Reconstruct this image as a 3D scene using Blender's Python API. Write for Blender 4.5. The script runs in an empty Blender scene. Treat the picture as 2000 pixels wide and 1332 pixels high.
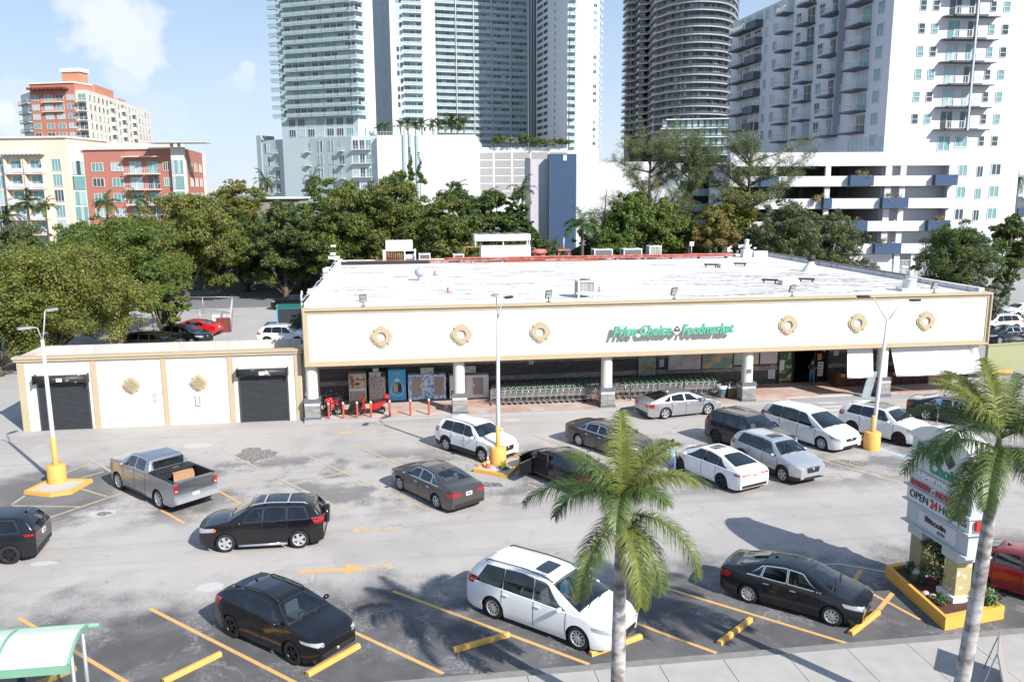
import bpy, bmesh, math, random
import numpy as np
from mathutils import Vector, Matrix
from mathutils.bvhtree import BVHTree
random.seed(7); rng = np.random.default_rng(7)
R = math.radians
scene = bpy.context.scene
col = scene.collection

# ------------------------------------------------------------------ camera
FPX, CAMH = 1620.0, 13.1
PITCH, YAW, ROLL = math.atan(294 / 1620.0), R(7.9), R(-0.32)
CF = Vector((math.sin(YAW) * math.cos(PITCH), math.cos(YAW) * math.cos(PITCH), -math.sin(PITCH)))
_r = Vector((math.cos(YAW), -math.sin(YAW), 0)); _u = _r.cross(CF)
CR = math.cos(ROLL) * _r + math.sin(ROLL) * _u
CU = math.cos(ROLL) * _u - math.sin(ROLL) * _r
CC = Vector((0, 0, CAMH))
cam = bpy.data.objects.new('camera', bpy.data.cameras.new('camera')); col.objects.link(cam)
cam.data.lens = 36 * FPX / 2000; cam.data.sensor_width = 36
cam.data.clip_start = 0.5; cam.data.clip_end = 6000
mw = Matrix.Identity(4)
for i in range(3):
    mw[i][0] = CR[i]; mw[i][1] = CU[i]; mw[i][2] = -CF[i]; mw[i][3] = CC[i]
cam.matrix_world = mw
scene.camera = cam
scene.render.film_transparent = False

# ------------------------------------------------------------------ sun, sky, exposure
SUN_AZ = (0.577, -0.816); SUN_EL = R(37)
sd = Vector((SUN_AZ[0] * math.cos(SUN_EL), SUN_AZ[1] * math.cos(SUN_EL), math.sin(SUN_EL)))
sun = bpy.data.objects.new('sun', bpy.data.lights.new('sun', 'SUN')); col.objects.link(sun)
sun.data.energy = 4.3; sun.data.angle = R(0.55); sun.data.color = (1.0, 0.955, 0.89)
sun.rotation_euler = sd.to_track_quat('Z', 'Y').to_euler()
world = bpy.data.worlds.new('World'); scene.world = world; world.use_nodes = True
scene.view_settings.view_transform = 'Standard'; scene.view_settings.look = 'None'
scene.view_settings.gamma = 1; scene.view_settings.exposure = 0.80
scene.cycles.max_bounces = 6; scene.cycles.transparent_max_bounces = 12

def raydir(px, py): return CR * ((px - 1000) / FPX) - CU * ((py - 666) / FPX) + CF
def G(px, py, z=0.0):
    d = raydir(px, py); t = (z - CAMH) / d.z; return CC + d * t
def PD(px, py, D): return CC + raydir(px, py) * D
def PY(px, py, Y):
    d = raydir(px, py); return CC + d * (Y / d.y)

nt = world.node_tree; N = nt.nodes; Lk = nt.links; N.clear()
wo = N.new('ShaderNodeOutputWorld'); bg = N.new('ShaderNodeBackground')
sky = N.new('ShaderNodeTexSky'); sky.sky_type = 'NISHITA'; sky.sun_disc = False
sky.sun_elevation = SUN_EL; sky.sun_rotation = math.atan2(SUN_AZ[0], SUN_AZ[1])
sky.air_density = 1.0; sky.dust_density = 0.3; sky.ozone_density = 1.5
bg.inputs[1].default_value = 0.15
tc = N.new('ShaderNodeTexCoord')
def wm(op, a, b=None, c=None):
    n = N.new('ShaderNodeMath'); n.operation = op
    for i, v in enumerate((a, b, c)):
        if v is None: continue
        if hasattr(v, 'links') or hasattr(v, 'is_output'): Lk.new(v, n.inputs[i])
        else: n.inputs[i].default_value = v
    return n.outputs[0]
def wnoise(scale, detail, rough, sc=(1, 1, 1)):
    mp = N.new('ShaderNodeMapping'); mp.inputs['Scale'].default_value = sc; Lk.new(tc.outputs['Generated'], mp.inputs[0])
    n = N.new('ShaderNodeTexNoise'); n.inputs['Scale'].default_value = scale; n.inputs['Detail'].default_value = detail
    n.inputs['Roughness'].default_value = rough; Lk.new(mp.outputs[0], n.inputs['Vector']); return n.outputs['Fac']
nz = wnoise(9, 8, .58); nz2 = wnoise(5, 6, .55, (1, 1, 2.5)); nz3 = wnoise(26, 6, .6)
mask = None
# one entry per cumulus: direction, angular radius, strength
for px, py, rad, st in ((210, 45, .036, .75), (170, 5, .030, .6), (258, 100, .026, .7), (240, 150, .022, .45), (275, 40, .022, .6), (485, 135, .012, .5), (476, 160, .015, .4), (5, 222, .012, .8), (20, 245, .016, .6),
                        (560, 40, .012, .2), (190, 75, .028, .7), (440, 215, .03, .22), (330, 250, .04, .3), (460, 290, .05, .22), (40, 265, .05, .35), (1195, 300, .03, .3), (900, -300, .12, .6), (2200, -200, .2, .7)):
    d = raydir(px, py).normalized()
    vm = N.new('ShaderNodeVectorMath'); vm.operation = 'DISTANCE'; Lk.new(tc.outputs['Generated'], vm.inputs[0]); vm.inputs[1].default_value = d
    dd = wm('DIVIDE', vm.outputs['Value'], rad)
    dd = wm('ADD', dd, wm('MULTIPLY', wm('SUBTRACT', nz3, .5), 2.0)); dd = wm('ADD', dd, wm('MULTIPLY', wm('SUBTRACT', nz, .5), 1.6))
    mr = N.new('ShaderNodeMapRange'); mr.interpolation_type = 'SMOOTHSTEP'; Lk.new(dd, mr.inputs[0])
    mr.inputs[1].default_value = 1.35; mr.inputs[2].default_value = .55; mr.inputs[3].default_value = 0; mr.inputs[4].default_value = st
    mask = mr.outputs[0] if mask is None else wm('MAXIMUM', mask, mr.outputs[0])
# thin veil low in the sky
sx = N.new('ShaderNodeSeparateXYZ'); Lk.new(tc.outputs['Generated'], sx.inputs[0])
veil = N.new('ShaderNodeMapRange'); Lk.new(sx.outputs[2], veil.inputs[0]); veil.inputs[1].default_value = .22; veil.inputs[2].default_value = 0.0; veil.inputs[3].default_value = 0; veil.inputs[4].default_value = .5
veilm = wm('MULTIPLY', veil.outputs[0], wm('MULTIPLY_ADD', nz2, 1.3, .05))
mask = wm('MAXIMUM', mask, veilm)
gm = N.new('ShaderNodeGamma'); gm.inputs[1].default_value = .34; Lk.new(sky.outputs[0], gm.inputs[0])
tn = N.new('ShaderNodeMixRGB'); tn.blend_type = 'MULTIPLY'; tn.inputs[0].default_value = 1; tn.inputs[2].default_value = (1.27, 1.54, 1.93, 1); Lk.new(gm.outputs[0], tn.inputs[1])
mx = N.new('ShaderNodeMixRGB'); Lk.new(mask, mx.inputs[0]); Lk.new(tn.outputs[0], mx.inputs[1]); mx.inputs[2].default_value = (3.9, 4.0, 4.2, 1)
Lk.new(mx.outputs[0], bg.inputs[0]); Lk.new(bg.outputs[0], wo.inputs[0])

# ------------------------------------------------------------------ materials
MATS = {}
def nodes(name):
    m = bpy.data.materials.new(name); m.use_nodes = True
    t = m.node_tree; return m, t, t.nodes['Principled BSDF']
def mat(name, c, rough=.6, metal=0., var=.10, scale=3., coat=0., spec=.5, c2=None, bump=0., emit=None, detail=4., stretch=(1, 1, 1), thr=None, space='Object'):
    """Principled surface whose colour drifts between two tones through object-space noise."""
    if name in MATS: return MATS[name]
    m, t, b = nodes(name)
    if c2 is None: c2 = tuple(max(0, x * (1 - var * 2)) for x in c)
    tcn = t.nodes.new('ShaderNodeTexCoord'); mp = t.nodes.new('ShaderNodeMapping'); mp.inputs['Scale'].default_value = stretch
    if space == 'World':
        ge = t.nodes.new('ShaderNodeNewGeometry'); t.links.new(ge.outputs['Position'], mp.inputs[0])
    else: t.links.new(tcn.outputs['Object'], mp.inputs[0])
    nz = t.nodes.new('ShaderNodeTexNoise'); nz.inputs['Scale'].default_value = scale; nz.inputs['Detail'].default_value = detail
    t.links.new(mp.outputs[0], nz.inputs['Vector'])
    fac = nz.outputs['Fac']
    if thr:
        mr = t.nodes.new('ShaderNodeMapRange'); t.links.new(fac, mr.inputs[0]); mr.inputs[1].default_value = thr[0]; mr.inputs[2].default_value = thr[1]; fac = mr.outputs[0]
    mx = t.nodes.new('ShaderNodeMixRGB'); t.links.new(fac, mx.inputs[0])
    mx.inputs[1].default_value = (*c, 1); mx.inputs[2].default_value = (*c2, 1)
    t.links.new(mx.outputs[0], b.inputs['Base Color'])
    b.inputs['Roughness'].default_value = rough; b.inputs['Metallic'].default_value = metal
    b.inputs['Coat Weight'].default_value = coat; b.inputs['Coat Roughness'].default_value = .04
    b.inputs['Specular IOR Level'].default_value = spec
    if bump:
        bp = t.nodes.new('ShaderNodeBump'); bp.inputs['Strength'].default_value = bump; bp.inputs['Distance'].default_value = .03
        t.links.new(nz.outputs['Fac'], bp.inputs['Height']); t.links.new(bp.outputs[0], b.inputs['Normal'])
    if emit: b.inputs['Emission Color'].default_value = (*c, 1); b.inputs['Emission Strength'].default_value = emit
    MATS[name] = m; return m

# ------------------------------------------------------------------ mesh builder
class MB:
    def __init__(s, T=None):
        s.v = []; s.f = []; s.m = []; s.s = []; s.T = T; s.mats = []
    def mi(s, m):
        if m not in s.mats: s.mats.append(m)
        return s.mats.index(m)
    def add(s, vs, fs, m, smooth=False):
        o = len(s.v); k = s.mi(m)
        if s.T is not None: vs = [tuple(s.T @ Vector(p)) for p in vs]
        s.v += [tuple(p) for p in vs]
        for f in fs: s.f.append([o + i for i in f]); s.m.append(k); s.s.append(smooth)
        return s
    def box(s, x0, x1, y0, y1, z0, z1, m, M=None):
        vs = [(x, y, z) for z in (z0, z1) for y in (y0, y1) for x in (x0, x1)]
        if M is not None: vs = [M @ Vector(p) for p in vs]
        return s.add(vs, [(0, 2, 3, 1), (4, 5, 7, 6), (0, 1, 5, 4), (2, 6, 7, 3), (0, 4, 6, 2), (1, 3, 7, 5)], m)
    def quad(s, a, b, c, d, m): return s.add([a, b, c, d], [(0, 1, 2, 3)], m)
    def prism(s, poly, z0, z1, m, M=None, smooth=False):
        n = len(poly); vs = [(p[0], p[1], z0) for p in poly] + [(p[0], p[1], z1) for p in poly]
        if M is not None: vs = [M @ Vector(p) for p in vs]
        s.add(vs, [tuple(range(n - 1, -1, -1)), tuple(range(n, 2 * n))], m)
        o = len(s.v) - 2 * n; k = s.mi(m)
        for i in range(n):
            j = (i + 1) % n; s.f.append([o + i, o + j, o + n + j, o + n + i]); s.m.append(k); s.s.append(smooth)
        return s
    def tube(s, pts, r, m, n=8, cap=True, smooth=True):
        pts = [Vector(p) for p in pts]; rs = r if hasattr(r, '__len__') else [r] * len(pts)
        vs = []; up = None
        for i, p in enumerate(pts):
            d = (pts[min(i + 1, len(pts) - 1)] - pts[max(i - 1, 0)]).normalized()
            if up is None:
                up = Vector((0, 0, 1)) if abs(d.z) < .9 else Vector((1, 0, 0))
            a = d.cross(up).normalized(); b = a.cross(d).normalized(); up = b
            for k in range(n):
                t = 2 * math.pi * k / n; vs.append(p + (a * math.cos(t) + b * math.sin(t)) * rs[i])
        fs = []
        for i in range(len(pts) - 1):
            for k in range(n): fs.append((i * n + k, i * n + (k + 1) % n, (i + 1) * n + (k + 1) % n, (i + 1) * n + k))
        s.add(vs, fs, m, smooth)
        if cap:
            o = len(s.v) - len(vs); k = s.mi(m)
            s.f.append([o + q for q in range(n - 1, -1, -1)]); s.m.append(k); s.s.append(False)
            s.f.append([o + (len(pts) - 1) * n + q for q in range(n)]); s.m.append(k); s.s.append(False)
        return s
    def lathe(s, prof, m, n=20, M=None, smooth=True):
        vs = []
        for r, z in prof:
            for k in range(n): t = 2 * math.pi * k / n; vs.append(Vector((r * math.cos(t), r * math.sin(t), z)))
        if M is not None: vs = [M @ v for v in vs]
        fs = []
        for i in range(len(prof) - 1):
            for k in range(n): fs.append((i * n + k, i * n + (k + 1) % n, (i + 1) * n + (k + 1) % n, (i + 1) * n + k))
        return s.add(vs, fs, m, smooth)
    def ell(s, c, r, m, n=12, k=8):
        prof = [(max(1e-4, math.sin(math.pi * i / k)), -math.cos(math.pi * i / k)) for i in range(k + 1)]
        return s.lathe(prof, m, n, Matrix.Translation(c) @ Matrix.Diagonal((r[0], r[1], r[2], 1)))
    def mesh(s, name):
        me = bpy.data.meshes.new(name); me.from_pydata(s.v, [], s.f)
        for m in s.mats: me.materials.append(m)
        me.polygons.foreach_set('material_index', s.m); me.polygons.foreach_set('use_smooth', s.s)
        me.update(); return me
    def build(s, name, parent=None, **kw):
        return mkobj(name, s.mesh(name), parent, **kw)
def mkobj(name, me, parent=None, loc=(0, 0, 0), rz=0., **kw):
    o = bpy.data.objects.new(name, me); col.objects.link(o); o.location = loc; o.rotation_euler = (0, 0, rz)
    if parent: o.parent = parent
    return tag(o, **kw)
def tag(o, label=None, cat=None, group=None, kind=None):
    if label: o['label'] = label
    if cat: o['category'] = cat
    if group: o['group'] = group
    if kind: o['kind'] = kind
    return o
def thing(name, label, cat, loc=(0, 0, 0), rz=0., group=None):
    o = bpy.data.objects.new(name, None); col.objects.link(o); o.location = loc; o.rotation_euler = (0, 0, rz)
    o.empty_display_size = .2
    return tag(o, label, cat, group)
CH = {}
def copy_thing(o, loc=None, rz=None, label=None, scale=None):
    def rec(a, par):
        c = a.copy(); col.objects.link(c)
        if par: c.parent = par
        for ch in a.children: rec(ch, c)
        return c
    c = rec(o, None)
    if loc is not None: c.location = loc
    if rz is not None: c.rotation_euler = (0, 0, rz)
    if scale: c.scale = scale if hasattr(scale, '__len__') else (scale,) * 3
    if label: c['label'] = label
    return c
def text_mesh(txt, size, depth, m, bold=0., shear=0., align='CENTER', spacing=1.):
    cu = bpy.data.curves.new('t', 'FONT'); cu.body = txt; cu.size = size; cu.extrude = depth / 2; cu.offset = bold
    cu.shear = shear; cu.align_x = align; cu.align_y = 'CENTER'; cu.space_character = spacing; cu.resolution_u = 4
    o = bpy.data.objects.new('t', cu); col.objects.link(o)
    bpy.context.view_layer.update()
    me = bpy.data.meshes.new_from_object(o.evaluated_get(bpy.context.evaluated_depsgraph_get()))
    bpy.data.objects.remove(o); bpy.data.curves.remove(cu)
    me.materials.clear(); me.materials.append(m)
    return me
def text(name, txt, size, m, origin, ux, uz, parent, depth=.02, width=None, **kw):
    """Lettering in the plane (ux, uz) at origin (parent space)."""
    me = text_mesh(txt, size, depth, m, **kw)
    xs = [v.co.x for v in me.vertices]
    if width and xs:
        f = width / (max(xs) - min(xs))
        for v in me.vertices: v.co.x *= f
    ux = Vector(ux).normalized(); uz = Vector(uz).normalized(); un = ux.cross(uz)
    T = Matrix.Identity(4)
    for i in range(3): T[i][0] = ux[i]; T[i][1] = uz[i]; T[i][2] = un[i]; T[i][3] = origin[i]
    me.transform(T); me.name = name
    return mkobj(name, me, parent)
# ------------------------------------------------------------------ vehicles
M_TYRE = mat('tyre_rubber', (.018, .018, .02), .85, var=.2)
M_UNDER = mat('underbody_black', (.01, .01, .011), .9)
M_BLACKPL = mat('black_plastic', (.022, .022, .024), .55)
M_CHROME = mat('chrome', (.70, .71, .73), .2, .8, var=.03)
M_ALLOY = mat('alloy_silver', (.50, .51, .53), .35, .35, var=.05)
M_DALLOY = mat('alloy_dark', (.03, .03, .033), .35, .6, var=.05)
M_GLASS = mat('car_glass', (.02, .028, .032), .03, var=.1, spec=.9, c2=(.065, .08, .085), scale=2.2, coat=.6, thr=(.35, .65), detail=2)
M_GLASSD = mat('tinted_glass', (.008, .009, .011), .04, var=.1, spec=.8, c2=(.02, .024, .028), scale=2., coat=.5)
M_LAMP = mat('lamp_clear', (.62, .64, .68), .08, .35, var=.25, scale=14, coat=1.)
M_TAIL = mat('lamp_red', (.42, .012, .014), .12, var=.25, scale=9, coat=1.)
M_AMBER = mat('lamp_amber', (.7, .22, .03), .12, var=.2, scale=9, coat=1.)
M_PLATE = mat('plate_white', (.68, .7, .7), .4)
M_SEAM = mat('panel_gap', (.012, .012, .013), .8)
M_CARDB = mat('cardboard', (.48, .27, .14), .8, scale=6)
def paint(name, c, metal=0., rough=.28): return mat('paint_' + name, c, rough, metal, c2=tuple(x * .96 + .006 for x in c), scale=2.5, detail=7, coat=.7, spec=.35)
PAINT = dict(white=paint('white', (.78, .79, .80)), pearl=paint('pearl', (.72, .73, .76)), black=paint('black', (.003, .003, .005), rough=.2), night=paint('night', (.004, .006, .010), 0, .22),
             greybrown=paint('grey_brown', (.095, .088, .088), .55, .32), dkgrey=paint('dark_grey', (.045, .045, .05), .5, .3), silver=paint('silver', (.44, .45, .47), .7, .3), ltsilver=paint('light_silver', (.5, .53, .57), .6, .3),
             steel=paint('steel_silver', (.33, .35, .38), .75, .28), navy=paint('navy', (.014, .022, .04), .35, .25), red=paint('red', (.5, .012, .012), .1, .25), dkred=paint('deep_red', (.22, .008, .012), .3, .25),
             charcoal=paint('charcoal', (.022, .022, .025), .4, .28))
def smooth_interp(pts, r=.07):
    xs = np.array([p[0] for p in pts]); zs = np.array([p[1] for p in pts])
    g = np.arange(xs[0] - .5, xs[-1] + .5, .02); y = np.interp(g, xs, zs)
    k = np.exp(-.5 * (np.arange(-12, 13) * .02 / r) ** 2); k /= k.sum(); ys = np.convolve(np.pad(y, 12, 'edge'), k, 'valid')
    return lambda x: float(np.interp(x, g, ys))
SPEC = dict(
 sedan=dict(L=4.88, W=1.84, wb=2.82, fo=.95, gc=.17, r=.335, belt=(.97, .90), prof=[(-2.50, .93), (-2.43, 1.07), (-1.85, 1.12), (-.95, 1.385), (-.25, 1.45), (.35, 1.41), (1.32, 1.01), (2.05, .87), (2.36, .72)],
            cowl=1.30, wt=.42, rt=-.92, rb=-1.82, pil=[(-1.55, -1.02), (-.98, -.93), (-.10, -.12), (1.02, .36)], seams=[-.98, -.06, 1.06], roofw=.56),
 fastback=dict(L=4.92, W=1.86, wb=2.83, fo=.95, gc=.16, r=.345, belt=(.98, .88), prof=[(-2.50, .92), (-2.42, 1.06), (-2.15, 1.09), (-1.0, 1.38), (-.35, 1.445), (.3, 1.42), (1.38, .99), (2.1, .85), (2.38, .70)],
            cowl=1.34, wt=.36, rt=-1.0, rb=-2.06, pil=[(-1.72, -1.15), (-1.05, -1.0), (-.12, -.15), (1.06, .30)], seams=[-1.0, -.08, 1.08], roofw=.55),
 compact=dict(L=4.38, W=1.73, wb=2.58, fo=.85, gc=.16, r=.315, belt=(.97, .90), prof=[(-2.24, .92), (-2.17, 1.07), (-1.75, 1.12), (-.85, 1.39), (-.2, 1.45), (.35, 1.41), (1.28, 1.01), (1.85, .87), (2.12, .72)],
            cowl=1.26, wt=.42, rt=-.85, rb=-1.7, pil=[(-1.40, -.95), (-.92, -.85), (-.10, -.12), (.98, .36)], seams=[-.9, -.06, .98], roofw=.54),
 suv=dict(L=4.6, W=1.85, wb=2.66, fo=.92, gc=.21, r=.355, belt=(1.12, 1.03), prof=[(-2.22, 1.02), (-2.17, 1.18), (-1.86, 1.56), (-1.5, 1.635), (-.3, 1.68), (.30, 1.64), (1.15, 1.15), (1.95, 1.02), (2.24, .86)],
            cowl=1.14, wt=.36, rt=-1.88, rb=-2.17, pil=[(-1.75, -1.55), (-.92, -.92), (-.04, -.08), (.92, .36)], seams=[-.92, .0, .98], roofw=.60, clad=True, hatch=True),
 bigsuv=dict(L=4.85, W=1.93, wb=2.92, fo=.90, gc=.23, r=.385, belt=(1.20, 1.12), prof=[(-2.36, 1.08), (-2.31, 1.25), (-2.05, 1.68), (-1.7, 1.74), (-.3, 1.78), (.22, 1.74), (.98, 1.26), (2.05, 1.14), (2.32, .98)],
            cowl=.98, wt=.28, rt=-2.06, rb=-2.31, pil=[(-1.98, -1.75), (-1.02, -1.04), (-.12, -.16), (.80, .28)], seams=[-1.02, -.08, .92], roofw=.66, clad=False, hatch=True),
 coupe_suv=dict(L=4.39, W=1.80, wb=2.64, fo=.95, gc=.19, r=.355, belt=(1.14, .99), prof=[(-2.10, 1.02), (-2.04, 1.20), (-1.55, 1.44), (-1.0, 1.53), (-.3, 1.565), (.30, 1.52), (1.20, 1.06), (1.95, .93), (2.22, .76)],
            cowl=1.18, wt=.38, rt=-1.30, rb=-1.98, pil=[(-1.30, -1.05), (-.82, -.80), (-.02, -.06), (.95, .36)], seams=[-.80, .02, 1.0], roofw=.55, clad=True, hatch=True),
 minivan=dict(L=5.17, W=1.99, wb=3.08, fo=1.0, gc=.17, r=.36, belt=(1.08, 1.0), prof=[(-2.62, 1.02), (-2.57, 1.22), (-2.28, 1.62), (-1.95, 1.70), (-.6, 1.75), (.30, 1.70), (1.62, 1.08), (2.22, .93), (2.52, .76)],
            cowl=1.58, wt=.42, rt=-2.26, rb=-2.57, pil=[(-2.25, -1.92), (-1.18, -1.20), (-.05, -.10), (1.12, .42)], seams=[-1.2, -.02, 1.12], roofw=.64, hatch=True),
 pickup=dict(L=5.9, W=2.02, wb=3.57, fo=1.0, gc=.33, r=.42, belt=(1.36, 1.30), prof=[(-3.1, 1.36), (-3.0, 1.38), (-1.02, 1.40), (-.98, 1.44), (-.80, 1.84), (-.6, 1.90), (.2, 1.93), (.75, 1.87), (1.42, 1.42), (2.55, 1.30), (2.78, 1.08)],
            cowl=1.40, wt=.80, rt=-.80, rb=-.98, pil=[(-.68, -.64), (.18, .16), (1.18, .84)], seams=[-.72, .22, 1.22], roofw=.68, bed=(-3.0, -1.0)),
)
def clear_glass(name, tint):
    m, t, b = nodes(name); n, l = t.nodes, t.links
    tr = n.new('ShaderNodeBsdfTransparent'); tr.inputs[0].default_value = (*tint, 1); gl = n.new('ShaderNodeBsdfGlossy'); gl.inputs['Roughness'].default_value = .02; gl.inputs[0].default_value = (.9, .95, 1, 1)
    lw = n.new('ShaderNodeLayerWeight'); lw.inputs[0].default_value = .5; pw = n.new('ShaderNodeMath'); pw.operation = 'POWER'; pw.inputs[1].default_value = 3.5; l.new(lw.outputs['Facing'], pw.inputs[0]); fr = n.new('ShaderNodeMath'); fr.operation = 'MULTIPLY_ADD'; fr.inputs[1].default_value = .85; fr.inputs[2].default_value = .05; l.new(pw.outputs[0], fr.inputs[0]); nz = n.new('ShaderNodeTexNoise'); nz.inputs['Scale'].default_value = 2.; tcn = n.new('ShaderNodeTexCoord'); l.new(tcn.outputs['Object'], nz.inputs['Vector'])
    ad = n.new('ShaderNodeMath'); ad.operation = 'MULTIPLY_ADD'; l.new(nz.outputs['Fac'], ad.inputs[0]); ad.inputs[1].default_value = .08; l.new(fr.outputs[0], ad.inputs[2])
    ms = n.new('ShaderNodeMixShader'); l.new(ad.outputs[0], ms.inputs[0]); l.new(tr.outputs[0], ms.inputs[1]); l.new(gl.outputs[0], ms.inputs[2]); l.new(ms.outputs[0], n['Material Output'].inputs[0]); return m
M_GLASS = clear_glass('clear_car_glass', (.52, .60, .60)); M_TINT = clear_glass('tinted_car_glass', (.10, .115, .12))
M_INT = mat('cabin_dark', (.035, .034, .036), .8); M_INTS = [mat('seat_charcoal', (.05, .05, .053), .8), mat('seat_beige', (.30, .25, .19), .8), mat('seat_grey', (.17, .17, .175), .8)]
def in_poly(x, y, P):
    c = False; j = len(P) - 1
    for i in range(len(P)):
        if (P[i][1] > y) != (P[j][1] > y) and x < (P[j][0] - P[i][0]) * (y - P[i][1]) / (P[j][1] - P[i][1] + 1e-12) + P[i][0]: c = not c
        j = i
    return c
def squircle(u, v, r): return u * math.sqrt(1 - r * v * v / 2), v * math.sqrt(1 - r * u * u / 2)
def make_wheel(r, w, style, m_rim):
    """Wheel lying with its outer face towards +y; returns (tyre mesh, rim mesh)."""
    M = Matrix.Rotation(-math.pi / 2, 4, 'X')
    t = MB(); h = w / 2
    t.lathe([(r * .66, -h * .9), (r * .80, -h), (r * .95, -h * .93), (r, -h * .7), (r, h * .7), (r * .95, h * .93), (r * .80, h), (r * .66, h * .92)], M_TYRE, 28, M)
    t.lathe([(r * .66, -h * .9), (.01, -h * .9)], M_UNDER, 28, M)
    rim = MB()
    rim.lathe([(r * .68, h * .94), (r * .63, h * .98), (r * .60, h * .80), (r * .58, h * .35)], m_rim, 28, M)
    rim.lathe([(r * .62, h * .30), (.01, h * .30)], M_UNDER, 20, M)
    rim.lathe([(r * .15, h * .45), (r * .15, h * .84), (r * .09, h * .90), (.001, h * .90)], m_rim, 12, M)
    ns, dbl, wd = {'five': (5, 0, .30), 'ten': (10, 0, .12), 'dbl': (5, 1, .11), 'seven': (7, 0, .17), 'cover': (9, 0, .17)}[style]
    for k in range(ns):
        for q in ((-.16, .16) if dbl else (0,)):
            a = 2 * math.pi * k / ns + q
            c, s_ = math.cos(a), math.sin(a); pw = wd * r / 2
            vs = []
            for rr, ww, zz in ((r * .10, pw * .9, h * .86), (r * .62, pw * 1.15, h * .86), (r * .62, pw * .9, h * .45), (r * .10, pw * .7, h * .45)):
                for sg in (-1, 1): vs.append(M @ Vector((rr * c - sg * ww * s_, rr * s_ + sg * ww * c, zz)))
            rim.add(vs, [(0, 1, 3, 2), (2, 3, 5, 4), (4, 5, 7, 6), (0, 2, 4, 6), (1, 7, 5, 3)], m_rim)
    return t.mesh('tyre'), rim.mesh('rim')
def make_car(kind, color, label, cat='car', opts=(), wheel='dbl', rimm=None, group=None, glass=None, name=None, plate=True, stretch=1.):
    S = SPEC[kind]; W = S['W'] / 2; gc = S['gc']; r = S['r']; P = color; opts = set(opts)
    zt = smooth_interp(S['prof'], .05 if kind != 'pickup' else .04); xr, xf = S['prof'][0][0], S['prof'][-1][0]
    wb = S['wb']; xw = (-wb / 2, wb / 2); Hm = max(p[1] for p in S['prof'])
    Ra = r + .055; b0, b1 = S['belt']
    belt = lambda x: b0 + (b1 - b0) * (x - xr) / (xf - xr)
    Rw = S['roofw'] * S['W'] / 1.85 if kind != 'pickup' else S['roofw']
    def wid(x):
        e = .75; k = max(0, (x - (xf - e)) / e); k2 = max(0, ((xr + .55) - x) / .55)
        return W * (1 - .24 * k ** 2.6 - (.06 if 'bed' in S else .11) * k2 ** 2.4 - .010 * math.cos(x * .9))
    def zb(x):
        z = gc + .10 * max(0, (abs(x - (xf + xr) / 2) - (xf - xr) / 2 + .4) / .4) ** 2
        for c in xw:
            d = abs(x - c)
            if d < Ra: z = max(z, r + math.sqrt(Ra * Ra - d * d) - .01)
        return z
    def yside(x, z):
        w = wid(x); be = belt(x)
        y = w * (1 - .07 * max(0, (.42 - z) / .3) ** 1.5)
        k = (z - be * .62) / (be * .38)
        if k > 0: y -= w * .035 * k ** 2
        for c in xw:
            d = abs(x - c)
            if d < Ra + .22: y += .022 * math.cos(min(1, d / (Ra + .22)) * math.pi / 2) * max(0, 1 - max(0, z - .3) / .6)
        return y
    def ygreen(x, z):
        be = belt(x); g = wid(x) * .945; t = max(0, (z - be) / (Hm - be)); return g + (min(Rw, g) - g) * t ** 1.12
    xs = set(np.linspace(xr, xf, 46))
    for c in xw:
        for a in np.linspace(0, math.pi, 13): xs.add(c + Ra * math.cos(a))
        xs.add(c + Ra + .008); xs.add(c - Ra - .008)
    if 'bed' in S: xs |= {S['bed'][0] - .0, S['bed'][1], S['bed'][1] + .06}
    xs = sorted(xs); xs = [x for i, x in enumerate(xs) if i == 0 or x - xs[i - 1] > .004]
    ts = [0, .10, .3, .55, .78, .92, 1]
    rows = []
    for x in xs:
        top = zt(x); be = min(belt(x), top - .05); z0 = zb(x); sec = []
        for t in ts:
            z = z0 + (be - z0) * t; sec.append((yside(x, z), z))
        g0 = min(ygreen(x, be), sec[-1][0] - .015); zz = be + .012
        e = min(.07, (top - zz) * .8)
        for t in (0, .35, .7, 1):
            z = zz + (top - e - zz) * t; sec.append((min(g0, ygreen(x, z)), z))
        yt = sec[-1][0]; sec.append((yt - .035, top - e * .35)); sec.append((yt - .10, top - .010)); sec.append((yt * .5, top + .006)); sec.append((0, top + .012))
        bow = .11 * max(0, min(1, (x - S['wt']) / .6)) - .07 * max(0, min(1, (S['rt'] - x) / .5))
        if kind == 'pickup': bow = max(0, bow)
        rows.append([(x + bow * (1 - min(1, y / W) ** 2) * min(1, max(0, (z - gc) / .5)), y, z) for y, z in sec])
    nr = len(rows[0]); mb = MB(); vs = []; fs = []
    full = []
    for sec in rows:
        full.append([(p[0], -p[1], p[2]) for p in sec] + [p for p in reversed(sec[:-1])])
    nn = len(full[0])
    clad = M_BLACKPL if S.get('clad') and 'noclad' not in opts else None
    mb.add([p for s_ in full for p in s_], [], P, True); kP = 0; kC = mb.mi(clad) if clad else 0
    bed = S.get('bed')
    for i in range(len(xs) - 1):
        for j in range(nn - 1):
            jj = j if j < nn / 2 - .5 else nn - 2 - j
            if bed and bed[0] - .001 <= xs[i] and xs[i + 1] <= bed[1] + .001 and jj >= nr - 4: continue
            mb.f.append([i * nn + j, (i + 1) * nn + j, (i + 1) * nn + j + 1, i * nn + j + 1]); mb.m.append(kC if (clad and jj < 2) else kP); mb.s.append(True)
    for i, rev in ((0, False), (len(xs) - 1, True)):   # end caps as strips
        for j in range(nn // 2):
            k = nn - 1 - j
            if k - 1 <= j: break
            f = [i * nn + j, i * nn + j + 1, i * nn + k - 1, i * nn + k]
            if j + 1 == k - 1: f = f[:2] + f[3:]
            mb.f.append(f if rev else f[::-1]); mb.m.append(kC if (clad and j < 1) else kP); mb.s.append(False)
    me = mb.mesh('body')
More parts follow.
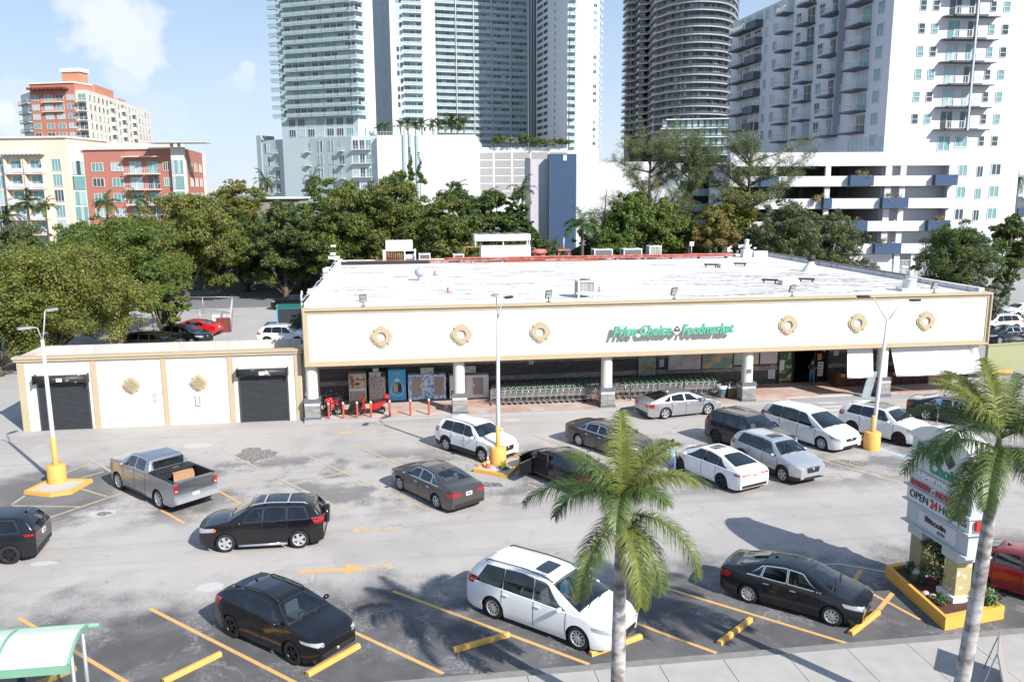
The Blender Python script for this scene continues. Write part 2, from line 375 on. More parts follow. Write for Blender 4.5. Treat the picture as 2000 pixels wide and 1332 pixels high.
    bm = bmesh.new(); bm.from_mesh(me); bmesh.ops.recalc_face_normals(bm, faces=bm.faces)
    for e in bm.edges:
        if len(e.link_faces) == 2 and e.calc_face_angle(0) > R(38): e.smooth = False
    bvh = BVHTree.FromBMesh(bm); bm.to_mesh(me); bm.free()
    root = thing(name or {'minivan': 'minivan', 'pickup': 'pickup_truck', 'suv': 'suv_car', 'bigsuv': 'suv_car', 'coupe_suv': 'suv_car', 'compact': 'sedan_car', 'sedan': 'sedan_car', 'fastback': 'sedan_car'}[kind], label, cat, group=group)
    mkobj('body', me, root); cuts = []
    def loop_pts(fn, d, nu, nv, rnd, off):
        d = Vector(d).normalized(); L = [(i, 0) for i in range(nu)] + [(nu, j) for j in range(nv)] + [(i, nv) for i in range(nu, 0, -1)] + [(0, j) for j in range(nv, 0, -1)]; out = []
        for i, j in L:
            u, v = squircle(2 * i / nu - 1, 2 * j / nv - 1, rnd); p = Vector(fn((u + 1) / 2, (v + 1) / 2)); h = bvh.ray_cast(p - d * 3.0, d, 7.0)
            if h[0] is None: out.append(p); continue
            n = h[1] if h[1].dot(d) < 0 else -h[1]; out.append(h[0] + n * off)
        return out
    def glass_hole(nm, m, fn, fno, d, nu, nv, rnd, off, tm):
        """Glass pane over a real opening in the shell, with a trim ring round it."""
        w = patch(nm, m, fn, d, nu, nv, rnd, off); a = loop_pts(fn, d, nu, nv, rnd, off - .004); b_ = loop_pts(fno, d, nu, nv, rnd, .004); n = len(a)
        MB().add(a + b_, [(i, (i + 1) % n, n + (i + 1) % n, n + i) for i in range(n)], tm).build(nm + '_trim', w); cuts.append((Vector(d).normalized(), a)); return w
    def patch(nm, m, fn, d, nu=10, nv=5, rnd=.25, off=.006, parent=None, lab=None):
        d = Vector(d).normalized(); vs = []; ok = []
        for j in range(nv + 1):
            for i in range(nu + 1):
                u, v = squircle(2 * i / nu - 1, 2 * j / nv - 1, rnd)
                p = Vector(fn((u + 1) / 2, (v + 1) / 2))
                h = bvh.ray_cast(p - d * 3.0, d, 7.0)
                if h[0] is None: vs.append(p); ok.append(False)
                else:
                    n = h[1] if h[1].dot(d) < 0 else -h[1]; vs.append(h[0] + n * off); ok.append(True)
        fs = []
        for j in range(nv):
            for i in range(nu):
                a = j * (nu + 1) + i; f = (a, a + 1, a + nu + 2, a + nu + 1)
                if all(ok[q] for q in f): fs.append(f)
        q = MB(); q.add(vs, fs, m, True)
        return q.build(nm, parent or root, label=lab)
    def bl(a, b, c, d_):  # bilinear: a(0,0) b(1,0) c(1,1) d(0,1)
        a, b, c, d_ = map(Vector, (a, b, c, d_))
        return lambda u, v: (a * (1 - u) + b * u) * (1 - v) + (d_ * (1 - u) + c * u) * v
    GL = glass or M_GLASS; GD = M_TINT if kind not in ('sedan',) or 'tint' in opts else M_GLASS
    # side glass: one window per gap between pillars
    pil = S['pil']
    for sg in (-1, 1):
        for q in range(len(pil) - 1):
            (xb0, xt0), (xb1, xt1) = pil[q], pil[q + 1]
            gp = .035
            def fn(u, v, e=0.):
                xb = xb0 + gp - e + (xb1 - xb0 - 2 * gp + 2 * e) * u; xt_ = xt0 + gp - e + (xt1 - xt0 - 2 * gp + 2 * e) * u
                x = xb + (xt_ - xb) * v; zl = belt(x) + .045 - e; zh = zt(x) - .10 + e
                return (x, 0, zl + (max(zh, zl + .02) - zl) * v)
            glm = GL if (q == len(pil) - 2 and 'tint' not in opts) else GD
            glass_hole('window', glm, lambda u, v: fn(u, v), lambda u, v: fn(u, v, .03), (0, -sg, 0), 12, 6, .10, .010, M_CHROME if 'chrome' in opts else M_BLACKPL)
        for x in S['seams']:
            zlo = .30 + (.30 if abs(x - xw[0]) < Ra + .02 else 0)
            a, b = (x - .011, 0, zb(x) + .07), (x + .011, 0, zb(x) + .07)
            patch('door_gap', M_SEAM, bl(a, b, (x + .011, 0, belt(x) - .01), (x - .011, 0, belt(x) - .01)), (0, -sg, 0), 1, 10, 0, .003)
        nd = S['seams']
        for q in range(1, len(nd)):
            x = nd[q - 1] + .16; z = belt(x) - .13; h = bvh.ray_cast(Vector((x, sg * 2, z)), Vector((0, -sg, 0)), 4)
            if h[0]:
                q_ = MB(); y = h[0].y; q_.box(x - .09, x + .09, min(y, y + sg * .035), max(y, y + sg * .035), z - .014, z + .016, M_CHROME if 'chrome' in opts else P); q_.build('door_handle', root)
        # mirrors
        xm = pil[-1][0] - .14; zm = belt(xm) + .07; y0 = ygreen(xm, zm)
        q_ = MB(); q_.tube([(xm, sg * (y0 - .03), zm - .03), (xm, sg * (y0 + .10), zm - .02)], .025, M_BLACKPL, 6)
        q_.ell((xm - .01, sg * (y0 + .17), zm + .02), (.075, .11, .075), P if 'blackmirror' not in opts else M_BLACKPL, 10, 8)
        q_.build('wing_mirror', root)
    # windscreen and rear glass
    def wsf(e):
        xc, xt_ = S['cowl'] - .03 + e, S['wt'] + .10 - e
        yc, yt = ygreen(xc, zt(xc)) - .055 + e, ygreen(xt_, zt(xt_)) - .10 + e
        return bl((xc - .03, -yc, 0), (xc - .03, yc, 0), (xt_, yt, 0), (xt_, -yt, 0))
    glass_hole('windscreen', GL, wsf(0), wsf(.035), (0, 0, -1), 12, 8, .10, .012, M_BLACKPL)
    q_ = MB()
    xc = S['cowl'] + .02
    for y0_, y1_ in ((-.5, .0), (.08, .6)):
        h0 = bvh.ray_cast(Vector((xc + .02, y0_, 3)), Vector((0, 0, -1)), 4); h1 = bvh.ray_cast(Vector((xc - .10, y1_, 3)), Vector((0, 0, -1)), 4)
        if h0[0] and h1[0]: q_.tube([h0[0] + Vector((0, 0, .02)), h1[0] + Vector((0, 0, .03))], .012, M_BLACKPL, 5)
    q_.build('wiper', root)
    if S.get('hatch'):
        z0_, z1_ = zt(S['rb'] + .02) + .03, zt(S['rt']) - .06
        if kind == 'coupe_suv': rg = bl((S['rb'] + .05, -.62, 0), (S['rb'] + .05, .62, 0), (S['rt'], .55, 0), (S['rt'], -.55, 0)); dd = (0, 0, -1)
        else: rg = bl((0, -W * .74, z0_), (0, W * .74, z0_), (0, W * .62, z1_), (0, -W * .62, z1_)); dd = (1, 0, 0)
    elif kind == 'pickup': rg = bl((0, -.66, 1.50), (0, .66, 1.50), (0, .60, 1.80), (0, -.60, 1.80)); dd = (1, 0, 0)
    else:
        xa, xb_ = S['rb'] + .06, S['rt'] - .06
        rg = bl((xa, -ygreen(xa, zt(xa)) + .13, 0), (xa, ygreen(xa, zt(xa)) - .13, 0), (xb_, ygreen(xb_, zt(xb_)) - .13, 0), (xb_, -ygreen(xb_, zt(xb_)) + .13, 0)); dd = (0, 0, -1)
    if kind == 'pickup':
        q_ = MB(); q_.box(-1.0, -.95, -.68, .68, 1.47, 1.81, M_GLASSD); q_.build('rear_window', root)
    else:
        c_ = rg(.5, .5); glass_hole('rear_window', GD if 'tint' in opts or S.get('hatch') else GL, rg, lambda u, v: c_ + (rg(u, v) - c_) * 1.06, dd, 10, 6, .15, .010, M_BLACKPL)
    # open the shell behind the glass and furnish the cabin
    bm = bmesh.new(); bm.from_mesh(me); zlo = min(S['belt']) - .05
    fs_ = [f for f in bm.faces if f.calc_center_median().z > zlo and S['rb'] - .25 < f.calc_center_median().x < S['cowl'] + .2 and len(f.verts) == 4]
    bmesh.ops.subdivide_edges(bm, edges=list({e for f in fs_ for e in f.edges}), cuts=3, use_grid_fill=True)
    dead = []
    for f in bm.faces:
        c = f.calc_center_median()
        if c.z < zlo: continue
        for d, L in cuts:
            ax = 1 if abs(d.y) > .5 else (2 if abs(d.z) > .5 else 0)
            if ax == 1:
                if c.y * d.y > 0 or abs(f.normal.y) < .25: continue
                q = in_poly(c.x, c.z, [(p.x, p.z) for p in L])
            elif ax == 2: q = abs(f.normal.z) > .12 and in_poly(c.x, c.y, [(p.x, p.y) for p in L])
            else: q = c.x < L[0].x + .5 and abs(f.normal.x) > .2 and in_poly(c.y, c.z, [(p.y, p.z) for p in L])
            if q: dead.append(f); break
    bmesh.ops.delete(bm, geom=dead, context='FACES'); bm.to_mesh(me); bm.free()
    sm = M_INTS[(len(label) + len(kind)) % 3]; sc_ = Hm / 1.45; bz = min(S['belt']) - .06; b = MB(); x0, x1 = (S['rb'] + .35 if kind != 'pickup' else -.75), S['cowl'] + .12
    b.box(x0, x1, -W + .16, W - .16, .40, .46, M_INT); b.box(x1 - .50, x1 - .02, -W + .20, W - .20, bz - .26, bz - .03, M_INT); b.box(x0 - .02, x0, -W + .2, W - .2, .4, bz, M_INT)
    for s_ in (-1, 1): b.box(x0, x1, min(s_ * (W - .16), s_ * (W - .13)), max(s_ * (W - .16), s_ * (W - .13)), .40, bz, M_INT)
    b.build('cabin', root)
    xs_ = [S['wt'] - .20, S['wt'] - 1.10] + ([S['wt'] - 2.0] if kind == 'minivan' else [])
    for q, xx in enumerate(xs_):
        if kind == 'pickup' and q: xx += .1
        for s_ in ((-1, 1) if q == 0 or kind == 'minivan' else (0,)):
            b = MB(); y = s_ * .37; ww = .25 if s_ else W - .3; zb0 = .46; zs = zb0 + .20 * sc_; zt0 = zt(xx - .2) - .36
            b.box(xx - .25, xx + .28, y - ww, y + ww, zb0, zs, sm); b.box(-.06, .06, y - ww * .95, y + ww * .95, 0, zt0 - zs + .02, sm, Matrix.Translation((xx - .24, 0, zs - .02)) @ Matrix.Rotation(R(-12), 4, 'Y'))
            for y2 in ((y,) if s_ else (-.37, .37)): b.ell((xx - .38, y2, zt0 + .08), (.05, .12, .09), sm, 8, 6)
            b.build('seat', root)
    b = MB(); xx = S['wt'] + .33; b.tube([(xx + .06 * math.sin(a), .37 + .18 * math.cos(a), bz + .0 + .17 * math.sin(a)) for a in np.linspace(0, 2 * math.pi, 17)], .016, M_BLACKPL, 5, cap=False); b.build('steering_wheel', root)
    # lamps
    zf = zt(xf - .12); big = kind in ('bigsuv', 'pickup', 'suv')
    for sg in (-1, 1):
        hz = zf - (.02 if kind != 'pickup' else .06); hh = .10 if not big else .13
        if 'slimlamp' in opts: hh = .07
        a = (xf - .02, sg * W * .50, hz - hh - .05); b = (xf - .50, sg * W * .97, hz - hh + .04); c = (xf - .58, sg * W * .97, hz + .06); d_ = (xf - .02, sg * W * .52, hz - .02)
        if kind == 'pickup': a, b, c, d_ = (xf, sg * W * .62, .90), (xf - .32, sg * W * .97, .90), (xf - .32, sg * W * .97, 1.08), (xf, sg * W * .62, 1.08)
        patch('headlight', M_LAMP, bl(a, b, c, d_), (-.75, -sg * .66, 0), 8, 4, .25, .010)
        if 'amber' in opts: patch('turn_signal', M_AMBER, bl((xf - .45, sg * W, hz - hh + .02), (xf - .6, sg * W, hz - hh + .06), (xf - .62, sg * W, hz + .02), (xf - .47, sg * W, hz)), (-.4, -sg, 0), 4, 3, .2, .016)
        zr_ = zt(xr + .06)
        if kind == 'pickup': q_ = MB(); q_.box(-3.16, -3.06, min(sg * .80, sg * .965), max(sg * .80, sg * .965), .95, 1.27, M_TAIL); q_.box(-3.165, -3.15, min(sg * .83, sg * .93), max(sg * .83, sg * .93), 1.0, 1.08, M_LAMP); q_.build('taillight', root)
        else:
            tl, th = (zr_ - .30, zr_ - .08)
            if S.get('hatch'): tl, th = (zr_ - .22, zr_ + .02)
            if 'thintail' in opts: tl, th = zr_ - .20, zr_ - .10
            a = (xr, sg * W * (.42 if 'thintail' not in opts else .1), tl + .04); b = (xr + .30, sg * W * .99, tl); c = (xr + .36, sg * W * .99, th); d_ = (xr, sg * W * (.45 if 'thintail' not in opts else .1), th - .03)
            patch('taillight', M_TAIL, bl(a, b, c, d_), (.78, -sg * .62, 0), 8, 4, .2, .010)
    # grille, bumper and plate
    gz = zf - .14 if not big else zf - .16
    gw = W * (.42 if 'widegrille' not in opts else .72); gh = .10 if not big else .16
    if 'widegrille' in opts: gz = .40; gh = .13
    patch('grille', M_BLACKPL, bl((xf, -gw * .9, gz - gh), (xf, gw * .9, gz - gh), (xf, gw, gz + gh * .8), (xf, -gw, gz + gh * .8)), (-1, 0, 0), 8, 3, .25, .012)
    patch('lower_intake', M_BLACKPL, bl((xf, -W * .62, gc + .10), (xf, W * .62, gc + .10), (xf, W * .52, gc + .22), (xf, -W * .52, gc + .22)), (-1, 0, 0), 8, 3, .2, .012)
    q_ = MB(); h = bvh.ray_cast(Vector((4, 0, gz + .02)), Vector((-1, 0, 0)), 5)
    if h[0] is not None: q_.lathe([(.001, .03), (.05, .028), (.055, 0)], M_CHROME, 12, Matrix.Translation(h[0] + Vector((.006, 0, 0))) @ Matrix.Rotation(math.pi / 2, 4, 'Y')); q_.build('emblem', root)
    hr = bvh.ray_cast(Vector((-4, 0, .72)), Vector((1, 0, 0)), 5); xe = hr[0].x if hr[0] else xr
    if 'bed' in S: xe = xr
    if plate:
        q_ = MB(); pz = {'pickup': .72, 'sedan': .80, 'fastback': .82, 'compact': .80}.get(kind, .88)
        q_.box(xe - .03, xe + .01, -.155, .155, pz - .08, pz + .08, M_PLATE); q_.box(xe - .034, xe - .028, -.11, .11, pz - .02, pz + .025, M_BLACKPL); q_.build('licence_plate', root)
    q_ = MB(); zbm = gc + .05
    patch('rear_bumper', M_BLACKPL if kind != 'pickup' else M_CHROME, bl((xr, -W * .8, gc + .12), (xr, W * .8, gc + .12), (xr, W * .8, gc + .26), (xr, -W * .8, gc + .26)), (1, 0, 0), 8, 3, .1, .010)
    q_.box(xr + .12, xf - .25, -(W - .27), W - .27, gc - .02, min(.62, zf - .1), M_UNDER); q_.build('underbody', root)
    # wheels
    tm, rm = make_wheel(r, .225, wheel, rimm or M_ALLOY)
    for x in xw:
        for sg in (-1, 1):
            w = mkobj('wheel', tm, root, (x, sg * (W - .125), r), 0 if sg > 0 else math.pi)
            mkobj('rim', rm, w)
    # extras
    if 'rails' in opts:
        for sg in (-1, 1):
            pts = []
            for x in np.linspace(S['rt'] + .35, S['wt'] - .05, 8): pts.append((x, sg * (ygreen(x, zt(x)) - .07), zt(x) + (.05 if 0 < x < 99 else .05)))
            pts = [(pts[0][0] - .12, pts[0][1], pts[0][2] - .06)] + pts + [(pts[-1][0] + .12, pts[-1][1], pts[-1][2] - .06)]
            q_ = MB(); q_.tube(pts, .018, M_BLACKPL if 'silverrail' not in opts else M_ALLOY, 6); q_.build('roof_rail', root)
    if 'crossbars' in opts:
        for x in (-.95, -.1):
            q_ = MB(); w_ = ygreen(x, zt(x)) - .07; q_.box(x - .03, x + .03, -w_, w_, zt(x) + .05, zt(x) + .075, M_ALLOY); q_.build('roof_crossbar', root)
    if 'sunroof' in opts:
        x0 = S['wt'] - .28; patch('sunroof', M_GLASSD, bl((x0, -.38, 0), (x0, .38, 0), (x0 - .5, .38, 0), (x0 - .5, -.38, 0)), (0, 0, -1), 6, 4, .15, .012)
    if 'panoroof' in opts:
        x0 = S['wt'] - .10; patch('glass_roof', M_GLASSD, bl((x0, -.5, 0), (x0, .5, 0), (x0 - 1.35, .5, 0), (x0 - 1.35, -.5, 0)), (0, 0, -1), 8, 8, .1, .010)
    if 'fin' in opts:
        x = S['rt'] + .22; z = zt(x); q_ = MB(); q_.prism([(-.10, 0), (.08, 0), (-.08, .07)], -.012, .012, P, Matrix.Translation((x, 0, z)) @ Matrix.Rotation(math.pi / 2, 4, 'X')); q_.build('roof_antenna', root)
    if 'spare' in opts:
        q_ = MB(); q_.lathe([(.001, .22), (.30, .22), (.36, .18), (.36, .02), (.30, 0)], P, 24, Matrix.Translation((xr + .04, -.05, .98)) @ Matrix.Rotation(-math.pi / 2, 4, 'Y')); q_.build('spare_wheel_cover', root)
    if 'steps' in opts:
        for sg in (-1, 1):
            q_ = MB(); y = sg * (W - .02); q_.tube([(-.9 if kind != 'pickup' else -.7, y, gc + .03), (.85 if kind != 'pickup' else 1.1, y, gc + .03)], .045, M_CHROME if kind != 'pickup' else M_BLACKPL, 8); q_.build('running_board', root)
    if 'spoiler' in opts:
        x = S['rt'] - .03; z = zt(S['rt'] + .1); q_ = MB(); w_ = Rw - .05; q_.prism([(-w_, -.12), (w_, -.12), (w_ + .02, .18), (-w_ - .02, .18)], 0, .035, P, Matrix.Translation((x, 0, z - .03)) @ Matrix.Rotation(math.pi / 2, 4, 'Z')); q_.build('rear_spoiler', root)
    if bed:
        q_ = MB(); y = W * .86; x0, x1 = bed[0] + .03, bed[1] - .02
        yo = rows[10][nr - 5][1] if False else ygreen(-2, 1.36)
        q_.box(x0, x1, -y, y, .85, .88, M_BLACKPL)
        for sg in (-1, 1):
            q_.box(x0, x1, min(sg * y, sg * (y + .012)), max(sg * y, sg * (y + .012)), .88, 1.41, M_BLACKPL)
            q_.box(bed[0] - .05, x1, min(sg * (y - .01), sg * (yo - .005)), max(sg * (y - .01), sg * (yo - .005)), 1.385, 1.425, M_BLACKPL)
        q_.box(x0 - .02, x0, -y, y, .88, 1.40, M_BLACKPL); q_.box(x1, x1 + .02, -y, y, .88, 1.45, M_BLACKPL); q_.build('truck_bed', root)
        q_ = MB(); q_.box(bed[0] - .10, bed[0] - .02, -y + .06, y - .06, .86, 1.405, P); q_.build('tailgate', root)
        q_ = MB(); q_.box(x1 - .55, x1 - .05, -y, y, 1.38, 1.46, M_BLACKPL); q_.box(x1 - .5, x1 - .1, -y + .1, y - .1, 1.1, 1.38, M_BLACKPL); q_.box(x1 - .36, x1 - .30, -.25, .05, 1.46, 1.475, M_CHROME); q_.build('tool_box', root)
        q_ = MB(); q_.box(xr - .18, xr + .06, -W * .95, W * .95, .52, .74, M_CHROME); q_.build('chrome_bumper', root)
    return root
def place_car(root, kind, fpx, rpx, side):
    """Stand the car on the two wheel-contact points seen on its near side ('L' or 'R')."""
    S = SPEC[kind]; a = G(*fpx); b = G(*rpx); h = (a - b); h.z = 0; h.normalize(); mid = (a + b) / 2
    left = Vector((-h.y, h.x, 0)); off = (S['W'] / 2 - .08)
    c = mid - left * off if side == 'L' else mid + left * off
    root.location = (c.x, c.y, .004); root.rotation_euler = (0, 0, math.atan2(h.y, h.x)); return root
# ------------------------------------------------------------------ ground, roads, markings
def sheet(name, poly, z, m, kind='structure', parent=None, z0=None, **kw):
    b = MB()
    if z0 is None: b.add([(p[0], p[1], z) for p in poly], [tuple(range(len(poly)))], m)
    else: b.prism([(p[0], p[1]) for p in poly], z0, z, m)
    return b.build(name, parent, kind=kind, **kw)
def lot_material():
    m, t, b = nodes('parking_asphalt'); n, l = t.nodes, t.links
    ge = n.new('ShaderNodeNewGeometry'); pos = ge.outputs['Position']
    def mth(op, a, b_=None, c=None, clamp=False):
        q = n.new('ShaderNodeMath'); q.operation = op; q.use_clamp = clamp
        for i, v in enumerate((a, b_, c)):
            if v is None: continue
            if isinstance(v, (int, float)): q.inputs[i].default_value = v
            else: l.new(v, q.inputs[i])
        return q.outputs[0]
    def noise(sc, det=5, ro=.55, stretch=(1, 1, 1), dist=0):
        mp = n.new('ShaderNodeMapping'); mp.inputs['Scale'].default_value = stretch; l.new(pos, mp.inputs[0])
        q = n.new('ShaderNodeTexNoise'); q.inputs['Scale'].default_value = sc; q.inputs['Detail'].default_value = det; q.inputs['Roughness'].default_value = ro; q.inputs['Distortion'].default_value = dist
        l.new(mp.outputs[0], q.inputs['Vector']); return q.outputs['Fac']
    def ramp(v, a, b_, o0=0., o1=1.):
        q = n.new('ShaderNodeMapRange'); q.interpolation_type = 'SMOOTHSTEP'; l.new(v, q.inputs[0])
        for i, x in enumerate((a, b_, o0, o1)): q.inputs[i + 1].default_value = x
        return q.outputs[0]
    def mix(f, c1, c2):
        q = n.new('ShaderNodeMixRGB')
        if isinstance(f, float): q.inputs[0].default_value = f
        else: l.new(f, q.inputs[0])
        for i, c in ((1, c1), (2, c2)):
            if isinstance(c, tuple): q.inputs[i].default_value = (*c, 1)
            else: l.new(c, q.inputs[i])
        return q.outputs[0]
    sp = n.new('ShaderNodeSeparateXYZ'); l.new(pos, sp.inputs[0]); X, Y = sp.outputs[0], sp.outputs[1]
    big = noise(.16, 4); med = noise(.7, 6, .6); fine = noise(9, 6, .75); grit = noise(60, 3, .8)
    worn = mix(ramp(big, .35, .65), (.455, .42, .395), (.375, .35, .332))
    worn = mix(ramp(med, .55, .75, 0, .45), worn, (.23, .225, .225))
    worn = mix(ramp(noise(.35, 3, .5, (1, .25, 1)), .56, .68, 0, .4), worn, (.47, .455, .44))
    worn = mix(ramp(noise(.9, 4, .6, (.07, 1.5, 1)), .50, .66, 0, .30), worn, (.27, .26, .25)); worn = mix(ramp(noise(3.5, 5, .7, (.5, 1.2, 1)), .58, .72, 0, .35), worn, (.25, .245, .24))
    # sealed dark bays along the front, their edge broken by the worn lane beyond
    yy = mth('ADD', Y, mth('MULTIPLY', mth('SUBTRACT', med, .5), 5.5)); yy = mth('ADD', yy, mth('MULTIPLY', mth('SUBTRACT', fine, .5), 3.2))
    yy = mth('ADD', yy, mth('MULTIPLY', mth('SUBTRACT', noise(.33, 2), .5), 6))
    seal = ramp(yy, 28.2, 23.8)
    sealc = mix(ramp(med, .35, .7), (.078, .077, .082), (.125, .122, .124))
    # chalky abrasion inside the sealed bays
    scuff = mth('MULTIPLY', ramp(noise(.55, 6, .7, (1, 1, 1), .6), .50, .66), ramp(fine, .40, .62))
    sealc = mix(mth('MULTIPLY', scuff, .75), sealc, (.36, .35, .35))
    c = mix(seal, worn, sealc)
    # tyre and oil darkening under the far rows of bays
    row = mth('MULTIPLY', ramp(Y, 31.5, 34.5), ramp(Y, 42.5, 40)); row2 = mth('MULTIPLY', ramp(X, -22, -16), 1.0)
    st = mth('MULTIPLY', mth('MULTIPLY', row, row2), ramp(mth('ADD', noise(.38, 5, .62), mth('MULTIPLY', mth('SUBTRACT', fine, .5), .35)), .44, .60, 0, .78))
    c = mix(st, c, (.13, .125, .125))
    isl = n.new('ShaderNodeVectorMath'); isl.operation = 'DISTANCE'; l.new(pos, isl.inputs[0]); isl.inputs[1].default_value = (-15.6, 37.6, 0)
    id_ = mth('ADD', isl.outputs['Value'], mth('MULTIPLY', mth('SUBTRACT', med, .5), 5)); c = mix(ramp(id_, 4.4, 2.6, 0, .75), c, (.11, .108, .11))
    # thin cracks
    wob = n.new('ShaderNodeTexNoise'); wob.inputs['Scale'].default_value = .9; wob.inputs['Detail'].default_value = 4; l.new(pos, wob.inputs['Vector'])
    vm = n.new('ShaderNodeVectorMath'); vm.operation = 'MULTIPLY_ADD'; l.new(wob.outputs['Color'], vm.inputs[0]); vm.inputs[1].default_value = (2.2, 2.2, 0); l.new(pos, vm.inputs[2])
    for sc, w_, amt, rnd in ((.15, .0018, .38, 1), (.45, .0022, .26, .9)):
        v = n.new('ShaderNodeTexVoronoi'); v.feature = 'DISTANCE_TO_EDGE'; v.inputs['Scale'].default_value = sc; v.inputs['Randomness'].default_value = rnd; l.new(vm.outputs[0], v.inputs['Vector'])
        ck = ramp(v.outputs['Distance'], w_, w_ * 2.2, amt, 0); gate = ramp(noise(.25, 3), .50, .62)
        c = mix(mth('MULTIPLY', ck, gate), c, mix(seal, (.10, .10, .10), (.30, .29, .28)))
    # drips and small stains, pale concrete patches
    sp_ = ramp(noise(1.9, 3, .5), .70, .76, 0, .5); c = mix(sp_, c, (.11, .105, .10))
    c = mix(ramp(grit, .35, .75, 0, .36), c, (.17, .165, .16)); c = mix(ramp(fine, .6, .8, 0, .2), c, (.52, .50, .49))
    l.new(c, b.inputs['Base Color']); b.inputs['Roughness'].default_value = .88; b.inputs['Specular IOR Level'].default_value = .3
    bp = n.new('ShaderNodeBump'); bp.inputs['Strength'].default_value = .35; bp.inputs['Distance'].default_value = .02; l.new(grit, bp.inputs['Height']); l.new(bp.outputs[0], b.inputs['Normal'])
    return m
M_LOT = lot_material()
M_FAR = mat('distant_ground', (.17, .18, .15), .95, scale=.03, space='World')
M_WALK = mat('sidewalk_concrete', (.45, .42, .395), .9, c2=(.30, .285, .27), scale=1.6, detail=8, space='World', bump=.2)
M_CURB = mat('curb_concrete', (.36, .36, .37), .85, scale=2, space='World')
M_ROAD = mat('street_asphalt', (.19, .19, .195), .9, scale=.8, space='World')
M_YEL = mat('yellow_line_paint', (.62, .36, .12), .75, c2=(.52, .34, .16), scale=5, detail=8, space='World', thr=(.4, .75))
M_YELW = mat('worn_yellow_paint', (.55, .39, .18), .8, c2=(.36, .33, .28), scale=4, detail=9, space='World', thr=(.35, .6))
M_YELB = mat('safety_yellow', (.72, .40, .07), .6, c2=(.56, .33, .10), scale=3, detail=6)
M_WHL = mat('white_line_paint', (.60, .60, .58), .8, c2=(.38, .38, .37), scale=5, detail=8, space='World')
sheet('terrain', [(-3000, -200), (3000, -200), (3000, 4000), (-3000, 4000)], -.02, M_FAR)
sheet('parking_lot', [(-60, 20.75), (60, 20.75), (60, 47.4), (-60, 47.4)], 0, M_LOT)
sheet('back_lot', [(-60, 47.4), (-5.5, 47.4), (-5.5, 98), (-60, 98)], 0, mat('back_lot_asphalt', (.42, .40, .385), .9, c2=(.30, .29, .28), scale=.5, detail=8, space='World'))
sheet('back_street', [(-60, 98), (44, 98), (44, 109), (-60, 109)], .004, M_ROAD)
sheet('side_street', [(44, 47.4), (120, 47.4), (120, 109), (44, 109)], .0, mat('side_street_asphalt', (.33, .325, .32), .9, scale=.6, space='World'))
sheet('side_apron', [(37.5, 47.4), (44, 47.4), (44, 52), (37.5, 52)], .0, mat('apron_concrete', (.42, .41, .40), .9, scale=.9, space='World'))
# front pavement in cast slabs with joints
pv = MB()
x = -34.0
for k in range(36):
    w = 1.86; pv.box(x, x + w - .018, 15.2, 20.35, -.3, .10, M_WALK); x += w
pv.box(-34, 33, 20.37, 20.72, -.3, .055, mat('gutter_dirt', (.15, .15, .15), .95, c2=(.27, .26, .24), scale=3, space='World', detail=8))
pv.box(-34, 33, 15.1, 20.36, -.3, .082, M_SEAM)
pv.build('pavement', kind='structure')
sheet('front_road', [(-60, -30), (60, -30), (60, 15.1), (-60, 15.1)], .0, M_ROAD)
def line(px0, px1, w=.11, m=None, z=.004, name='painted_line'):
    a, b = G(*px0), G(*px1); d = (b - a); d.z = 0; d.normalize(); n = Vector((-d.y, d.x, 0)) * w / 2
    sheet(name, [a + n, b + n, b - n, a - n], z, m or M_YEL)
for k, (p, q, w) in enumerate([((292.6, 1188), (595, 1342), .13), ((36, 1205.6), (264, 1342), .13), ((674, 1226), (866, 1315), .13), ((767.5, 1154), (1151, 1297), .13), ((1180, 1194), (1400, 1275), .13), ((1257, 1135), (1663, 1258.6), .13),
        ((1600, 1103), (1797, 1210), .12), ((1682, 1113), (1664, 1140), .16), ((1744, 1158), (1717, 1190), .16)]): line(p, q, w, M_YEL, .004 + .0006 * k)
for k, (p, q, w) in enumerate([((434, 880), (686, 1003), .11), ((562, 873), (842, 998), .11), ((684, 866), (990, 993), .10), ((430, 955), (525, 932), .12), ((570, 945), (668, 924), .12), ((415, 952), (481, 989), .12), ((315, 996), (360, 1022), .14),
        ((168, 891), (225, 926), .12), ((122, 926), (182, 903), .11), ((157, 934), (203, 921), .11), ((159, 955), (210, 970), .11), ((24, 985), (49, 968), .12), ((24, 988), (161, 990), .11), ((94, 1012), (241, 962), .12),
        ((807, 861), (948, 912), .11), ((1005, 884), (1060, 904), .10), ((1040, 850), (1200, 905), .10), ((750, 897), (800, 912), .10), ((1030, 946), (1090, 968), .11), ((1310, 860), (1420, 905), .10), ((1554, 878), (1790, 945), .10),
        ((1590, 895), (1740, 940), .09), ((1185, 830), (1270, 850), .08)]): line(p, q, w, M_YELW if k not in (6, 5) else M_YEL, .004 + .0005 * k, 'painted_line')
line((1716, 876), (1800, 902), .35, mat('blue_bay_paint', (.25, .42, .58), .8, c2=(.42, .45, .47), scale=5, space='World', thr=(.3, .6)), .005, 'blue_painted_line')
for p, q in (((1597, 787), (1634, 787)), ((1606, 794.5), (1643, 793.5)), ((1616, 802), (1652, 800)), ((1562, 786), (1580, 786))): line(p, q, .34, M_WHL, .004, 'crosswalk_bar')
line((1761, 793), (1796, 793), .3, M_YELW, .004, 'painted_line')
line((1598, 1103), (1640, 1101), .1, M_WHL, .009, 'painted_line'); line((1640, 1101), (1760, 1122), .1, M_WHL, .0095, 'painted_line')
def arrow(tip, tail, m, z=.004):
    a, b = G(*tip), G(*tail); d = (a - b); L = d.length; d.normalize(); n = Vector((-d.y, d.x, 0)); h = L * .34
    P_ = [b + n * .13, a - d * h + n * .13, a - d * h + n * .42, a, a - d * h - n * .42, a - d * h - n * .13, b - n * .13]
    sheet('painted_arrow', P_, z, m)
